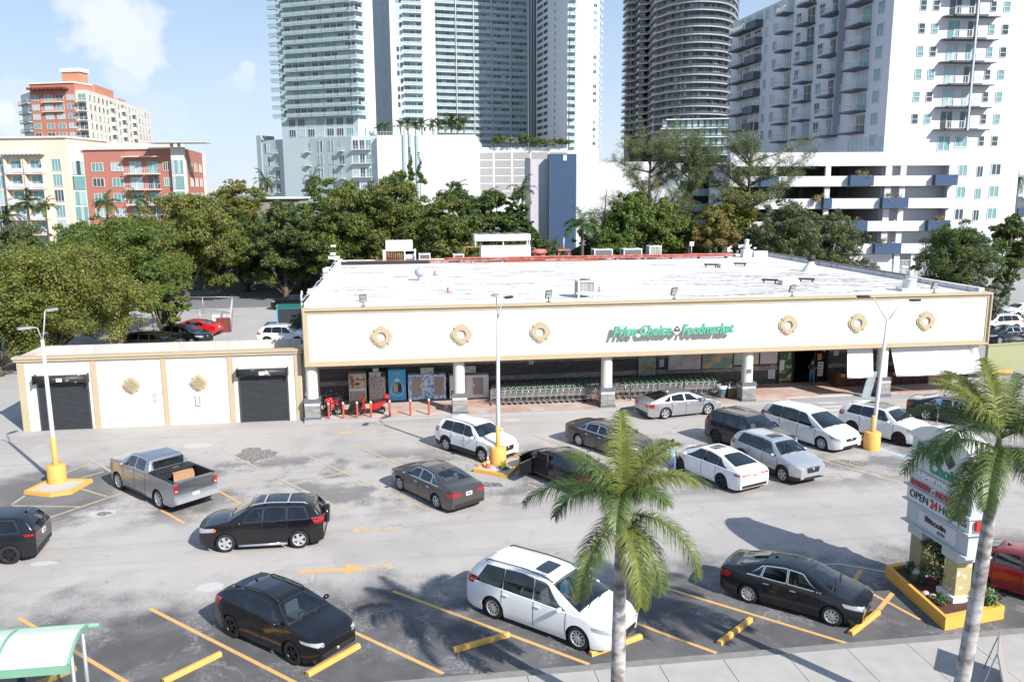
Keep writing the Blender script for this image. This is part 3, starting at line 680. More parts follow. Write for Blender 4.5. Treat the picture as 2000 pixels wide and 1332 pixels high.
arrow((675, 1036), (780, 1031), M_YELW); arrow((722, 1109), (583, 1117), M_YEL); arrow((655, 845), (738, 844), M_YELW); arrow((775, 1103), (720, 1107), M_YELW, .006)
# pale concrete patches and puddle-like repairs in the asphalt
M_PATCH = mat('repair_patch', (.50, .475, .46), .8, c2=(.42, .40, .385), scale=2, space='World'); M_PATCHD = mat('dark_debris', (.10, .085, .07), .95, c2=(.3, .28, .26), scale=9, space='World', detail=8, thr=(.4, .6))
def blob(cx, cy, rx, ry, m, name, z=.003, n=22, jag=.12):
    c = G(cx, cy); poly = []
    for k in range(n):
        t = 2 * math.pi * k / n; j = 1 + random.uniform(-jag, jag); poly.append(c + Vector((rx * math.cos(t) * j, ry * math.sin(t) * j, 0)))
    sheet(name, poly, z, m)
blob(410, 1146, .48, .36, M_PATCH, 'repair_patch'); blob(85, 1100, .5, .2, M_PATCH, 'repair_patch'); blob(387, 870, .75, .45, M_PATCH, 'repair_patch', jag=.05)
blob(495, 889, .95, 1.15, M_PATCHD, 'leaf_litter_stain', jag=.3); blob(200, 1003, .55, .42, M_PATCH, 'repair_patch', .003); blob(202, 1004, .3, .26, M_PATCHD, 'drain_hole', .006, jag=.3)
blob(1000, 820, .55, .3, M_PATCH, 'repair_patch'); blob(1650, 905, 1.1, .5, M_PATCHD, 'oil_stain', jag=.3); blob(960, 946, .5, .35, mat('oil_dark', (.07, .07, .07), .7, c2=(.25, .25, .25), scale=6, space='World', thr=(.4, .6)), 'oil_stain', jag=.3)
# ------------------------------------------------------------------ the supermarket
M_STUC = mat('cream_stucco', (.65, .63, .56), .85, c2=(.59, .57, .505), scale=.7, detail=8, bump=.15)
M_TAN = mat('tan_trim', (.47, .39, .265), .85, c2=(.39, .32, .21), scale=1.2, detail=8)
M_ROOF = mat('white_roof_coating', (.64, .63, .615), .8, c2=(.42, .395, .37), scale=.9, detail=11, stretch=(.22, 2.4, 1), thr=(.50, .68))
M_RUST = mat('roof_stain', (.22, .19, .17), .8, c2=(.66, .64, .62), scale=2.5, detail=8, thr=(.38, .60))
M_PARAP = mat('stained_parapet', (.54, .47, .43), .85, c2=(.33, .29, .27), scale=1.0, detail=9, stretch=(1.6, 1, .25), thr=(.5, .8))
M_DGREY = mat('pier_grey_paint', (.13, .145, .17), .6)
M_WPAINT = mat('white_metal_paint', (.72, .72, .70), .5, c2=(.60, .60, .58), scale=3, detail=6)
M_STEEL = mat('galvanised_steel', (.50, .51, .53), .45, .5, c2=(.36, .37, .40), scale=4)
M_DARK = mat('dark_interior', (.008, .008, .009), .9)
M_WOOD = mat('dark_wood', (.13, .052, .028), .7, c2=(.06, .026, .015), scale=3, stretch=(1, 1, 9))
M_ORPR = mat('orange_price_card', (.75, .28, .06), .7)
def stone(name, c1, c2, mort, bw=.34, bh=.055):
    m, t, b = nodes(name); n, l = t.nodes, t.links
    ge = n.new('ShaderNodeNewGeometry'); sp = n.new('ShaderNodeSeparateXYZ'); l.new(ge.outputs['Position'], sp.inputs[0])
    ad = n.new('ShaderNodeMath'); l.new(sp.outputs[0], ad.inputs[0]); l.new(sp.outputs[1], ad.inputs[1])
    cb_ = n.new('ShaderNodeCombineXYZ'); l.new(ad.outputs[0], cb_.inputs[0]); l.new(sp.outputs[2], cb_.inputs[1])
    br = n.new('ShaderNodeTexBrick'); l.new(cb_.outputs[0], br.inputs['Vector']); br.inputs['Scale'].default_value = 1
    br.inputs['Brick Width'].default_value = bw; br.inputs['Row Height'].default_value = bh; br.inputs['Mortar Size'].default_value = .004; br.offset = .37; br.squash = 1.6; br.squash_frequency = 3
    br.inputs['Color1'].default_value = (*c1, 1); br.inputs['Color2'].default_value = (*c2, 1); br.inputs['Mortar'].default_value = (*mort, 1)
    nz = n.new('ShaderNodeTexNoise'); nz.inputs['Scale'].default_value = 4; nz.inputs['Detail'].default_value = 6; l.new(ge.outputs['Position'], nz.inputs['Vector'])
    mx = n.new('ShaderNodeMixRGB'); mx.blend_type = 'OVERLAY'; mx.inputs[0].default_value = .5; l.new(br.outputs['Color'], mx.inputs[1]); l.new(nz.outputs['Fac'], mx.inputs[2])
    l.new(mx.outputs[0], b.inputs['Base Color']); b.inputs['Roughness'].default_value = .8
    bp = n.new('ShaderNodeBump'); bp.inputs['Strength'].default_value = .5; bp.inputs['Distance'].default_value = .02; l.new(br.outputs['Fac'], bp.inputs['Height']); bp.invert = True; l.new(bp.outputs[0], b.inputs['Normal'])
    return m
M_STONEL = stone('light_ledgestone', (.42, .37, .33), (.24, .21, .20), (.10, .09, .09))
M_STONED = stone('dark_wall_cladding', (.115, .11, .118), (.075, .072, .078), (.03, .03, .03), 1.2, .12)
M_STONEP = stone('grey_pier_tile', (.30, .29, .285), (.20, .195, .195), (.09, .09, .09), .5, .12)
M_TILE = stone('terracotta_tiles', (.62, .27, .16), (.66, .46, .36), (.40, .33, .29), .6, .6)
def tilemat():
    m, t, b = nodes('walkway_tiles'); n, l = t.nodes, t.links
    ge = n.new('ShaderNodeNewGeometry'); ch = n.new('ShaderNodeTexNoise'); ch.inputs['Scale'].default_value = .45; ch.inputs['Detail'].default_value = 7; l.new(ge.outputs['Position'], ch.inputs['Vector'])
    mr = n.new('ShaderNodeMapRange'); l.new(ch.outputs['Fac'], mr.inputs[0]); mr.inputs[1].default_value = .42; mr.inputs[2].default_value = .6
    br = n.new('ShaderNodeTexBrick'); l.new(ge.outputs['Position'], br.inputs['Vector']); br.inputs['Scale'].default_value = 1; br.inputs['Brick Width'].default_value = .3; br.inputs['Row Height'].default_value = .3; br.offset = 0; br.inputs['Mortar Size'].default_value = .012
    br.inputs['Color1'].default_value = (.43, .25, .19, 1); br.inputs['Color2'].default_value = (.48, .33, .27, 1); br.inputs['Mortar'].default_value = (.38, .30, .27, 1)
    mx = n.new('ShaderNodeMixRGB'); l.new(mr.outputs[0], mx.inputs[0]); l.new(br.outputs['Color'], mx.inputs[1]); mx.inputs[2].default_value = (.50, .44, .41, 1)
    l.new(mx.outputs[0], b.inputs['Base Color']); b.inputs['Roughness'].default_value = .7; return m
ST = thing('supermarket', 'long cream supermarket with green lettering on its fascia and a white flat roof', 'supermarket')
FX0, FX1, FY, FZ0, FZ1 = -5.37, 37.32, 47.5, 3.24, 6.60
b = MB(); b.box(FX0 + .3, FX1 - .3, FY, FY + .61, FZ0 + .06, FZ1 - .12, M_STUC); b.build('fascia', ST)
# mitred tan moulding round the fascia: stepped profile
b = MB()
for e, p, w in ((0, .0, .0),): pass
def frame_ring(mb, o, i, y0, y1, m):
    x0, x1, z0, z1 = FX0 + o, FX1 - o, FZ0 + o, FZ1 - o; X0, X1, Z0, Z1 = FX0 + i, FX1 - i, FZ0 + i, FZ1 - i
    mb.box(x0, x1, y0, y1, z0, Z0, m); mb.box(x0, x1, y0, y1, Z1, z1, m); mb.box(x0, X0, y0, y1, Z0, Z1, m); mb.box(X1, x1, y0, y1, Z0, Z1, m)
frame_ring(b, .0, .17, FY - .10, FY + .25, M_TAN); frame_ring(b, .05, .30, FY - .20, FY - .10, M_TAN) if False else None
frame_ring(b, .172, .30, FY - .045, FY + .002, M_TAN); frame_ring(b, .04, .13, FY - .15, FY - .102, M_TAN)
b.box(FX1 - .30, FX1, FY + .25, FY + .8, FZ0, FZ1, M_TAN); b.box(FX0, FX0 + .30, FY + .25, FY + .8, FZ0, FZ1, M_TAN)
b.box(FX0 + .3, FX1 - .3, FY + .25, FY + .6, FZ1 - .12, FZ1 - .02, M_ROOF)
b.build('fascia_moulding', ST)
b = MB(); b.box(FX0 + .32, FX1 - .8, FY + .62, 52.0, 3.16, FZ0 - .01, mat('soffit_paint', (.42, .40, .37), .8)); b.build('canopy_ceiling', ST)
b = MB()
b.box(-5.3, FX1 - .1, 48.12, 79.6, 6.2, 6.48, M_ROOF)
b.box(-5.3, -5.0, 48.12, 79.6, 6.48, 6.85, M_ROOF); b.box(FX1 - .45, FX1 - .1, 48.12, 79.6, 6.48, 6.80, M_ROOF); b.box(-5.0, FX1 - .45, 79.3, 79.6, 6.48, 6.72, M_ROOF)
RB_ = b
b = MB(); b.box(FX1 - .52, FX1 - .03, 56, 79.6, 6.805, 6.86, mat('ragged_roof_felt', (.10, .10, .11), .95, scale=6)); b.build('parapet_cap', ST)
b = MB(); b.box(-5.3, -5.0, 52, 79.6, 0, 6.2, M_STUC); b.box(FX1 - .45, FX1 - .1, 52, 79.6, 0, 6.2, M_STUC); b.box(-5.0, FX1 - .45, 79.3, 79.6, 0, 6.2, M_STUC); b.build('outer_walls', ST)
# shop front: dark cladding with bands of ledgestone
b = MB()
for x0, x1 in ((-5.0, 25.35), (29.0, FX1 - .45)):
    b.box(x0, x1, 52.0, 52.3, .0, 3.4, M_STONED)
    b.box(x0, x1, 51.95, 52.0, 1.05, 1.34, M_STONEL); b.box(x0, x1, 51.94, 52.0, 2.15, 2.75, M_STONEL); b.box(x0, x1, 51.96, 52.0, 2.75, 3.22, M_STONED)
b.build('shop_front_wall', ST)
b = MB()
for k, x in enumerate(np.linspace(FX0 + 2.1, FX1 - 2.2, 17)): b.box(x - .006, x + .006, FY - .0035, FY + .01, FZ0 + .3, FZ1 - .3, mat('stucco_joint', (.46, .43, .38), .9))
b.build('control_joints', ST)
b = MB(); random.seed(12)
for k in range(46):
    x = random.uniform(FX0 + .5, FX1 - .6); w = random.uniform(.03, .16); h = random.uniform(.2, 1.1); z1 = FZ1 - .305; n_ = 5
    b.add([(x - w, FY - .0025 - k * .00002, z1), (x + w, FY - .0025 - k * .00002, z1), (x + w * .4, FY - .0025 - k * .00002, z1 - h * .6), (x + random.uniform(-.3, .3) * w, FY - .0025 - k * .00002, z1 - h)], [(0, 1, 2, 3)], mat('rain_streak', (.56, .52, .45), .9, c2=(.70, .675, .61), scale=4, detail=8, stretch=(3, 1, .6), thr=(.35, .6)))
b.build('rain_streaks', ST, kind='stuff')
# stains where water stands on the roof
b = RB_; random.seed(3)
for k in range(230):
    x, y = random.uniform(-4.5, 35.5), random.uniform(48.6, 78.8); w, h = random.uniform(.3, 2.4), random.uniform(.05, .26)
    if random.random() < .35: x = random.uniform(20, 36); y = random.uniform(50, 62)
    z = 6.4835 + k * .00004; n = 10
    b.add([(min(36.2, x + w * math.cos(t_) * random.uniform(.6, 1.1)), y + h * math.sin(t_) * random.uniform(.6, 1.2), z) for t_ in [2 * math.pi * i / n for i in range(n)]], [tuple(range(n))], M_RUST)
b.build('roof', ST)
# entrance
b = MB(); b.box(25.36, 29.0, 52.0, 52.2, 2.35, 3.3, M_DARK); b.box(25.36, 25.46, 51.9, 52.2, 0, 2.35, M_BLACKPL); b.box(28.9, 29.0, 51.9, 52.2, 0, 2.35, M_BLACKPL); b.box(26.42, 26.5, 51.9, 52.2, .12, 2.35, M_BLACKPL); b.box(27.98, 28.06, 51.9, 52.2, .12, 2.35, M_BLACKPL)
b.box(25.36, 29.0, 51.88, 51.98, 2.30, 2.42, M_BLACKPL); b.build('entrance_frame', ST)
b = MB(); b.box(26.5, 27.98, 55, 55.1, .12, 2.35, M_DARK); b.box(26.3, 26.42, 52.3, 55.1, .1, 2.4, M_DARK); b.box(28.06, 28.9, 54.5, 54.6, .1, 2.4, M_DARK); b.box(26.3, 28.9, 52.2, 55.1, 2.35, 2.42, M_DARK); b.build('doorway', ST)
b = MB(); b.box(28.06, 28.9, 52.05, 52.08, .2, 2.30, M_GLASSD); b.build('entrance_glass', ST)
b = MB(); b.box(25.46, 26.42, 52.02, 52.06, .12, 2.30, mat('green_leaf_poster', (.02, .10, .045), .5, c2=(.55, .45, .25), scale=3.2, thr=(.52, .62))); b.box(25.52, 25.86, 51.99, 52.02, 1.0, 1.7, M_WPAINT); b.box(25.48, 26.40, 51.99, 52.02, .28, .42, M_ORPR); b.build('entrance_poster', ST)
text('house_number', '133', .30, M_WPAINT, (27.2, 51.86, 2.62), (1, 0, 0), (0, 0, 1), ST, bold=.012)
# street number plate is part of the door head; the window pictures
def pic(x0, x1, z0, z1, m, lab, fr=M_BLACKPL):
    r = thing('wall_poster', lab, 'poster', (x0, 51.93, z0), group='pictures on the shop front wall')
    b = MB(); b.box(0, x1 - x0, -.03, 0, 0, z1 - z0, fr); b.build('poster_frame', r); b = MB(); b.box(.05, x1 - x0 - .05, -.042, -.031, .05, z1 - z0 - .05, m); b.build('picture', r); return r
pm = lambda nm, a, c, s=1.6, t=(.42, .58): mat(nm, a, .45, c2=c, scale=s, detail=5, thr=t)
pic(15.55, 16.85, .95, 2.75, pm('poster_crates', (.52, .20, .08), (.20, .42, .36), 2.6), 'tall food poster in a black frame above the shopping carts')
pic(17.6, 19.95, 1.25, 3.0, pm('picture_poultry', (.52, .40, .37), (.62, .58, .58), 1.4), 'pinkish poultry picture, first of the large wall pictures')
pic(19.97, 22.15, 1.25, 3.0, pm('picture_bread', (.60, .40, .22), (.12, .26, .20), 1.1), 'picture of round bread on dark green')
pic(22.17, 24.0, 1.45, 3.0, pm('picture_greens', (.13, .45, .36), (.55, .45, .36), 1.0), 'picture with teal background behind the fourth pier')
pic(24.02, 25.33, 1.45, 3.0, pm('picture_cheese', (.55, .45, .34), (.48, .54, .60), 1.2), 'picture of cheese and a knife left of the entrance')
def notice(x0, x1, z0, z1, y, lab, m=None, lines=4, cat='notice', nm='wall_notice'):
    r = thing(nm, lab, cat, (x0, y, z0)); b = MB(); b.box(0, x1 - x0, -.015, 0, 0, z1 - z0, m or M_WPAINT); b.build('sheet', r)
    if lines:
        b = MB()
        for k in range(lines): z = (z1 - z0) * (k + .8) / (lines + .6); b.box((x1 - x0) * .15, (x1 - x0) * random.uniform(.6, .85), -.018, -.0155, z, z + (z1 - z0) * .04, M_SEAM)
        b.build('printed_lines', r)
    return r
notice(17.05, 17.35, 1.55, 2.05, 51.93, 'small white notice between the crate poster and the poultry picture')
notice(24.72, 25.2, .45, 1.2, 51.98, 'tall pale notice low on the wall left of the entrance')
notice(24.9, 25.2, 1.34, 1.62, 51.98, 'orange card left of the entrance doors', M_ORPR, 2)
notice(29.35, 29.7, 1.9, 2.25, 51.93, 'pale notice on the ledgestone right of the entrance')
notice(8.3, 8.6, 2.0, 2.28, 51.93, 'tiny white sign high on the wall above the first row of carts')
notice(12.0, 13.6, 2.62, 3.1, 51.93, 'yellow banner partly hidden behind the third pier', mat('yellow_banner', (.78, .52, .03), .6), 1, 'banner')
notice(28.25, 28.65, .5, 1.5, 51.95, 'white notice on the glass beside the person at the door')
notice(28.2, 28.5, 1.62, 2.05, 51.95, 'orange card hanging inside the entrance glass', M_ORPR, 2)
# piers and columns
for k, x in enumerate((-5.06, 3.47, 12.45, 21.43, 30.45, 37.0 - .35)):
    r = thing('canopy_column', ('round white column on a grey tiled pier beside the scooters', 'round white column between the ice freezer and the white freezer', 'round white column between the two rows of shopping carts', 'round white column by the trash cans, with a small sticker', 'round white column behind the leaning tall board', 'round white column at the right end of the canopy')[k], 'column', (x, 47.98, 0), group='canopy columns')
    b = MB(); b.box(-.48, .48, -.48, .48, 0, .24, M_DGREY); b.box(-.43, .43, -.43, .43, .24, 1.13, M_STONEP); b.box(-.435, .435, -.435, .435, .92, 1.10, mat('pale_pier_band', (.5, .48, .46), .8)); b.box(-.48, .48, -.48, .48, 1.13, 1.22, M_DGREY); b.prism([(-.46, -.46), (.46, -.46), (.46, .46), (-.46, .46)], 1.22, 1.32, M_DGREY); b.build('pier', r)
    b = MB(); b.lathe([(.36, 1.30), (.35, 1.36), (.34, 1.8), (.335, 3.23)], M_STUC, 24); b.build('column_shaft', r)
    if k in (3, 5): b = MB(); b.box(-.13, .13, -.36, -.345, 1.9, 2.15, mat('pink_sticker', (.6, .35, .33), .6) if k == 5 else M_DGREY); b.build('sticker', r)
# walkway
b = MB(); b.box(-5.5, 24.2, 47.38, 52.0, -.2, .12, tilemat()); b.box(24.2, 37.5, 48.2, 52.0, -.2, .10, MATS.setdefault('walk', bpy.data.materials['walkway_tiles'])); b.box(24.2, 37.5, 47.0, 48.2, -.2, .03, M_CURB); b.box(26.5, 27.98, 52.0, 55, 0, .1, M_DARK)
b.build('walkway', kind='structure')
b = MB(); b.box(-5.5, 24.2, 47.22, 47.375, -.2, .13, M_CURB); b.build('kerb', kind='structure')
# medallions: quatrefoil with stepped corners
def medallion(x, z, y, r0, hole, lab, grp, m=M_TAN):
    r = thing('wall_medallion', lab, 'medallion', (x, y, z), group=grp)
    def outline(s):
        pts = []
        for k in range(4):
            a0 = k * math.pi / 2
            for t_ in np.linspace(-.55, .55, 9):  # lobe
                rr = .62 + .38 * math.cos(t_ * 2.2) ** 1 if False else 0
                cx, cy = .45 * math.cos(a0), .45 * math.sin(a0); ang = a0 + t_ * 2.2
                pts.append((s * (cx + .55 * math.cos(ang)), s * (cy + .55 * math.sin(ang))))
            a1 = a0 + math.pi / 4
            for dx in (-.10, -.07, .07, .10): pts.append((s * (.84 + (.14 if abs(dx) < .08 else 0)) * math.cos(a1 + dx), s * (.84 + (.14 if abs(dx) < .08 else 0)) * math.sin(a1 + dx)))
        return pts
    M = Matrix.Rotation(math.pi / 2, 4, 'X')
    def ring(s, h, z0, z1, nm):
        o = outline(s); n = len(o); b = MB()
        i_ = [(h * math.cos(math.atan2(p[1], p[0])), h * math.sin(math.atan2(p[1], p[0]))) for p in o]
        vs = [M @ Vector((p[0], p[1], zz)) for zz in (z0, z1) for p in o] + [M @ Vector((p[0], p[1], zz)) for zz in (z0, z1) for p in i_]
        fs = []
        for k in range(n):
            j = (k + 1) % n; fs += [(n + k, n + j, 3 * n + j, 3 * n + k), (k, j, n + j, n + k), (2 * n + k, 3 * n + k, 3 * n + j, 2 * n + j)]
        b.add(vs, fs, m); return b.build(nm, r)
    ring(r0, hole, -.0, .07, 'backing_plate'); ring(r0 * .84, hole * 1.04, .07, .11, 'raised_ring')
    if not hole > .05:
        b = MB()
        for k in range(-2, 3): b.box(-.02, .02, -.155, -.14, -r0 * .55, r0 * .55, m, Matrix.Rotation(math.pi / 4, 4, 'Y') @ Matrix.Translation((k * r0 * .26, 0, 0))); b.box(-.02, .02, -.155, -.14, -r0 * .55, r0 * .55, m, Matrix.Rotation(-math.pi / 4, 4, 'Y') @ Matrix.Translation((k * r0 * .26, 0, 0)))
        b.build('lattice', r)
for x, l in ((-.98, 'leftmost ring medallion on the store fascia'), (3.62, 'ring medallion second from the left on the fascia'), (8.27, 'ring medallion just left of the green lettering, third on the fascia'), (23.72, 'ring medallion first to the right of the green lettering'), (28.30, 'ring medallion left of the right light pole on the fascia'), (32.89, 'rightmost ring medallion on the store fascia')):
    medallion(x, 4.88, FY, .63, .25, l, 'ring medallions on the fascia')
# lettering stands off the wall, so it throws long shadows
M_SGN = mat('sign_green', (.10, .40, .29), .5); M_SGNW = mat('sign_white_edge', (.72, .74, .72), .5)
SG = thing('store_lettering', 'raised green italic store name on the cream fascia', 'sign', (0, FY, 0))
rot = .0
for txt_, x, w in (('Price Choice', 14.33, 3.60), ('Foodmarket', 18.38, 3.29)):
    text('letters', txt_, .84, M_SGN, (x, -.42, 4.83), (1, 0, .006), (0, 0, 1), SG, depth=.10, width=w, bold=.030, shear=.28)
    text('letter_edges', txt_, .86, M_SGNW, (x, -.35, 4.83), (1, 0, .006), (0, 0, 1), SG, depth=.06, width=w + .07, bold=.040, shear=.28)
b = MB(); b.prism([(-.33, 0), (0, -.33), (.33, 0), (0, .33)], -.06, .06, M_SGNW, Matrix.Translation((16.48, -.40, 4.86)) @ Matrix.Rotation(math.pi / 2, 4, 'X')); b.build('emblem_plate', SG)
b = MB(); b.prism([(-.24, -.02), (.24, -.02), (0, .24)], 0, .02, M_SEAM, Matrix.Translation((16.48, -.462, 4.86)) @ Matrix.Rotation(math.pi / 2, 4, 'X')); b.prism([(-.09, .02), (.09, .02), (.05, .10), (-.05, .10)], 0, .02, M_SGNW, Matrix.Translation((16.48, -.485, 4.86)) @ Matrix.Rotation(math.pi / 2, 4, 'X')); b.prism([(-.20, -.05), (.20, -.05), (.14, -.11), (-.14, -.11)], 0, .02, M_SEAM, Matrix.Translation((16.48, -.462, 4.86)) @ Matrix.Rotation(math.pi / 2, 4, 'X')); b.build('emblem', SG)
# roll-down awning cloths
def cloth(x0, x1, lab, ybot=47.2, zb_=1.45, skew=0., n=14):
    b = MB(); vs = []; m = mat('white_awning_cloth', (.74, .75, .77), .7, c2=(.66, .67, .69), scale=1.5, stretch=(2, 1, .3)); k = 6
    for s_, th in ((0, 0), (1, .012)):
        for j in range(k + 1):
            for i in range(n + 1):
                u, v = i / n, j / k; vs.append((x0 + (x1 - x0) * u + skew * v, 47.95 + (ybot - 47.95) * v + .03 * math.sin(u * 9 + v * 2) * v + th, 3.12 + (zb_ - 3.12) * v - .03 * math.sin(u * 3.1) * v))
    N_ = (n + 1) * (k + 1); fs = []
    for j in range(k):
        for i in range(n):
            a = j * (n + 1) + i; fs += [(a, a + 1, a + n + 2, a + n + 1), (a + N_, a + N_ + n + 1, a + N_ + n + 2, a + N_ + 1)]
    for i in range(n): a = k * (n + 1) + i; fs.append((a, a + 1, a + 1 + N_, a + N_))
    b.add(vs, fs, m, True); r = thing('awning', lab, 'awning', (0, 0, 0), group='white roll-down awnings'); b.build('awning_cloth', r)
    b = MB(); b.tube([(x0 + skew, ybot, zb_ - .02), (x1 + skew, ybot, zb_ - .02)], .022, M_STEEL, 6); b.build('bottom_bar', r)
    b = MB(); b.tube([(x0, 47.98, 3.16), (x1, 47.98, 3.16)], .05, M_STEEL, 8); b.build('roller', r)
cloth(28.0, 29.72, 'narrow white awning cloth left of the leaning board', skew=-.3); cloth(30.95, 34.0, 'wide white awning cloth in the middle, right of the leaning board', skew=.06); cloth(34.02, 36.9, 'white awning cloth nearest the right end of the store', skew=.12)
# produce stands under the awnings: one crate-fronted bin each
for k in range(9):
    x = 28.75 + k * .93
    if 29.9 < x < 30.9: continue
    r = thing('produce_bin', ('left wooden produce bin under the narrow awning' if k == 0 else 'right wooden produce bin under the narrow awning' if k == 1 else '%s wooden produce bin from the leaning board, under the wide awnings' % ('first', 'first', 'second', 'third', 'fourth', 'fifth', 'sixth', 'seventh')[k - 2 + (0 if k > 2 else 0)]), 'bin', (x, 50.3, .11), group='wooden produce bins')
    b = MB(); ww = .9
    for j in range(6): b.box(0, ww, 0, .022, .02 + j * .14, .02 + j * .14 + .12, M_WOOD)
    b.box(0, .02, .022, .9, 0, .85, M_WOOD); b.box(ww - .02, ww, .022, .9, 0, .85, M_WOOD); b.box(0, ww, .03, .9, .60, .66, M_WOOD); b.box(-.0, .05, -.02, .0, 0, .86, M_WOOD); b.box(ww - .05, ww, -.02, .0, 0, .86, M_WOOD); b.build('crate_box', r)
    b = MB(); b.box(.3, .6, -.012, -.001, .66, .88, M_ORPR); b.build('price_card', r)
    b = MB(); random.seed(k)
    pmat = mat('produce_%d' % (k % 3), ((.45, .20, .03), (.12, .25, .04), (.40, .05, .03))[k % 3], .5, scale=8)
    for q in range(30): b.ell((random.uniform(.08, .82), random.uniform(.1, .85), .68 + random.uniform(0, .08)), (.055, .055, .05), pmat, 6, 4)
    b.build('produce', r, kind='stuff')
# tall board leaning by the column
r = thing('tall_board', 'tall narrow pale blue advertising board leaning beside the fifth column', 'board', (29.35, 47.75, .03), R(-14))
b = MB(); T = Matrix.Rotation(R(12), 4, 'X') @ Matrix.Rotation(R(7), 4, 'Y')
b.box(-.26, .26, -.03, .03, .0, 1.8, mat('board_face', (.36, .50, .53), .5, c2=(.42, .28, .22), scale=2.4, thr=(.45, .62)), T); b.build('board_panel', r)
b = MB(); b.box(.14, .22, .03, .5, 0, .06, M_BLACKPL); b.box(.22, .30, .0, .06, .0, 1.15, M_BLACKPL, Matrix.Rotation(R(14), 4, 'Y')); b.build('board_stand', r)
# ------------------------------------------------------------------ the parked cars
GR = 'cars standing in the parking lot'
place_car(make_car('pickup', PAINT['steel'], 'silver crew cab pickup truck with a tool box and a carton in its bed', 'pickup truck', ('chrome', 'steps', 'fin', 'tint'), 'seven', M_ALLOY), 'pickup', (233, 955.5), (315, 994), 'L')
place_car(make_car('suv', PAINT['night'], 'black suv at the left edge of the photo seen from behind', 'suv', ('noclad', 'thintail', 'fin', 'tint'), 'five', M_DALLOY, GR), 'suv', (-128, 1114), (9, 1102), 'L')
RAV = place_car(make_car('suv', PAINT['black'], 'black suv with roof cross bars and a spare wheel cover, driving past the pickup', 'suv', ('noclad', 'rails', 'crossbars', 'silverrail', 'spare', 'steps', 'amber'), 'five', M_ALLOY, GR), 'suv', (443, 1078), (584.5, 1070), 'L')
place_car(make_car('coupe_suv', PAINT['black'], 'glossy black crossover nosed up to a yellow wheel stop in the front row', 'crossover', ('spoiler', 'rails', 'slimlamp', 'widegrille', 'fin', 'noclad', 'tint'), 'dbl', M_DALLOY, GR), 'coupe_suv', (574, 1296.5), (456, 1243.7), 'R')
VAN = place_car(make_car('minivan', PAINT['white'], 'white minivan with a sunroof beside the palm trunk in the front row', 'minivan', ('sunroof', 'rails', 'fin', 'widegrille'), 'ten', M_ALLOY, GR), 'minivan', (1128, 1267), (966, 1207), 'R')
place_car(make_car('compact', PAINT['night'], 'black compact sedan in the front row next to the pylon sign', 'car', ('chrome', 'fin'), 'cover', M_ALLOY, GR), 'compact', (1623.6, 1221), (1461, 1176), 'R')
place_car(make_car('sedan', PAINT['greybrown'], 'grey brown sedan with black and silver wheels seen from behind', 'car', ('chrome', 'fin'), 'dbl', M_ALLOY, GR), 'sedan', (784, 958), (853, 992.5), 'L')
place_car(make_car('suv', PAINT['white'], 'white suv with its nose at the light pole island', 'suv', ('fin', 'tint'), 'five', M_ALLOY, GR), 'suv', (942.5, 902.5), (872.5, 880), 'R')
place_car(make_car('sedan', PAINT['greybrown'], 'dusty grey brown sedan behind the palm crown, facing the light pole', 'car', ('chrome', 'fin'), 'cover', M_ALLOY, GR), 'sedan', (1209, 897), (1131, 871), 'R')
BLK = place_car(make_car('sedan', PAINT['charcoal'], 'black sedan with its driver door wide open beside the pole island', 'car', ('fin', 'tint'), 'dbl', M_DALLOY, GR), 'sedan', (1031, 925), (1112, 962), 'L')
place_car(make_car('fastback', PAINT['white'], 'white sedan with a red light bar and black wheels, seen from behind', 'car', ('fin', 'thintail', 'sunroof', 'tint'), 'five', M_DALLOY, GR), 'fastback', (1328, 918), (1410, 953.5), 'L')
place_car(make_car('suv', PAINT['ltsilver'], 'pale silver crossover with sunroof between the white sedan and the dark suv', 'crossover', ('sunroof', 'fin', 'slimlamp'), 'dbl', M_ALLOY, GR), 'suv', (1531.5, 942.4), (1447, 907), 'R')
place_car(make_car('bigsuv', PAINT['navy'], 'dark blue suv with black wheels behind the pale silver crossover', 'suv', ('fin', 'rails', 'tint'), 'five', M_DALLOY, GR), 'bigsuv', (1490, 898), (1394, 865), 'R')
place_car(make_car('minivan', PAINT['white'], 'white minivan in the second row with a dark mirror and no sunroof', 'minivan', ('fin', 'blackmirror', 'tint'), 'ten', M_ALLOY, GR), 'minivan', (1611, 881), (1507, 848), 'R')
place_car(make_car('suv', PAINT['white'], 'white suv with a glass roof behind the yellow pole base', 'suv', ('panoroof', 'fin', 'rails', 'silverrail', 'tint', 'noclad'), 'five', M_DALLOY, GR), 'suv', (1761, 871), (1659, 845), 'R')
place_car(make_car('fastback', PAINT['silver'], 'silver sedan stopped broadside in front of the shopping carts', 'car', ('chrome', 'fin'), 'dbl', M_ALLOY, GR), 'fastback', (1383, 809.5), (1297.5, 818.5), 'R')
place_car(make_car('sedan', PAINT['night'], 'black sedan half hidden behind the right palm and the pylon sign', 'car', ('chrome', 'fin'), 'dbl', M_ALLOY, GR), 'sedan', (1905, 836), (1818, 822), 'R')
place_car(make_car('compact', PAINT['dkred'], 'red car at the right edge behind the pylon sign', 'car', ('noclad', 'tint', 'fin'), 'dbl', M_DALLOY, GR), 'compact', (2068, 1192), (1925, 1149), 'R')
GB = 'cars in the lot behind the low annex'
place_car(make_car('sedan', PAINT['red'], 'bright red sedan in the back lot beside the wire fence', 'car', ('fin',), 'cover', M_ALLOY, GB), 'sedan', (340, 656), (402, 657), 'L')
place_car(make_car('suv', PAINT['black'], 'black car with its headlight towards the red sedan', 'car', ('fin', 'noclad'), 'dbl', M_ALLOY, GB), 'suv', (380, 676), (325, 672), 'R')
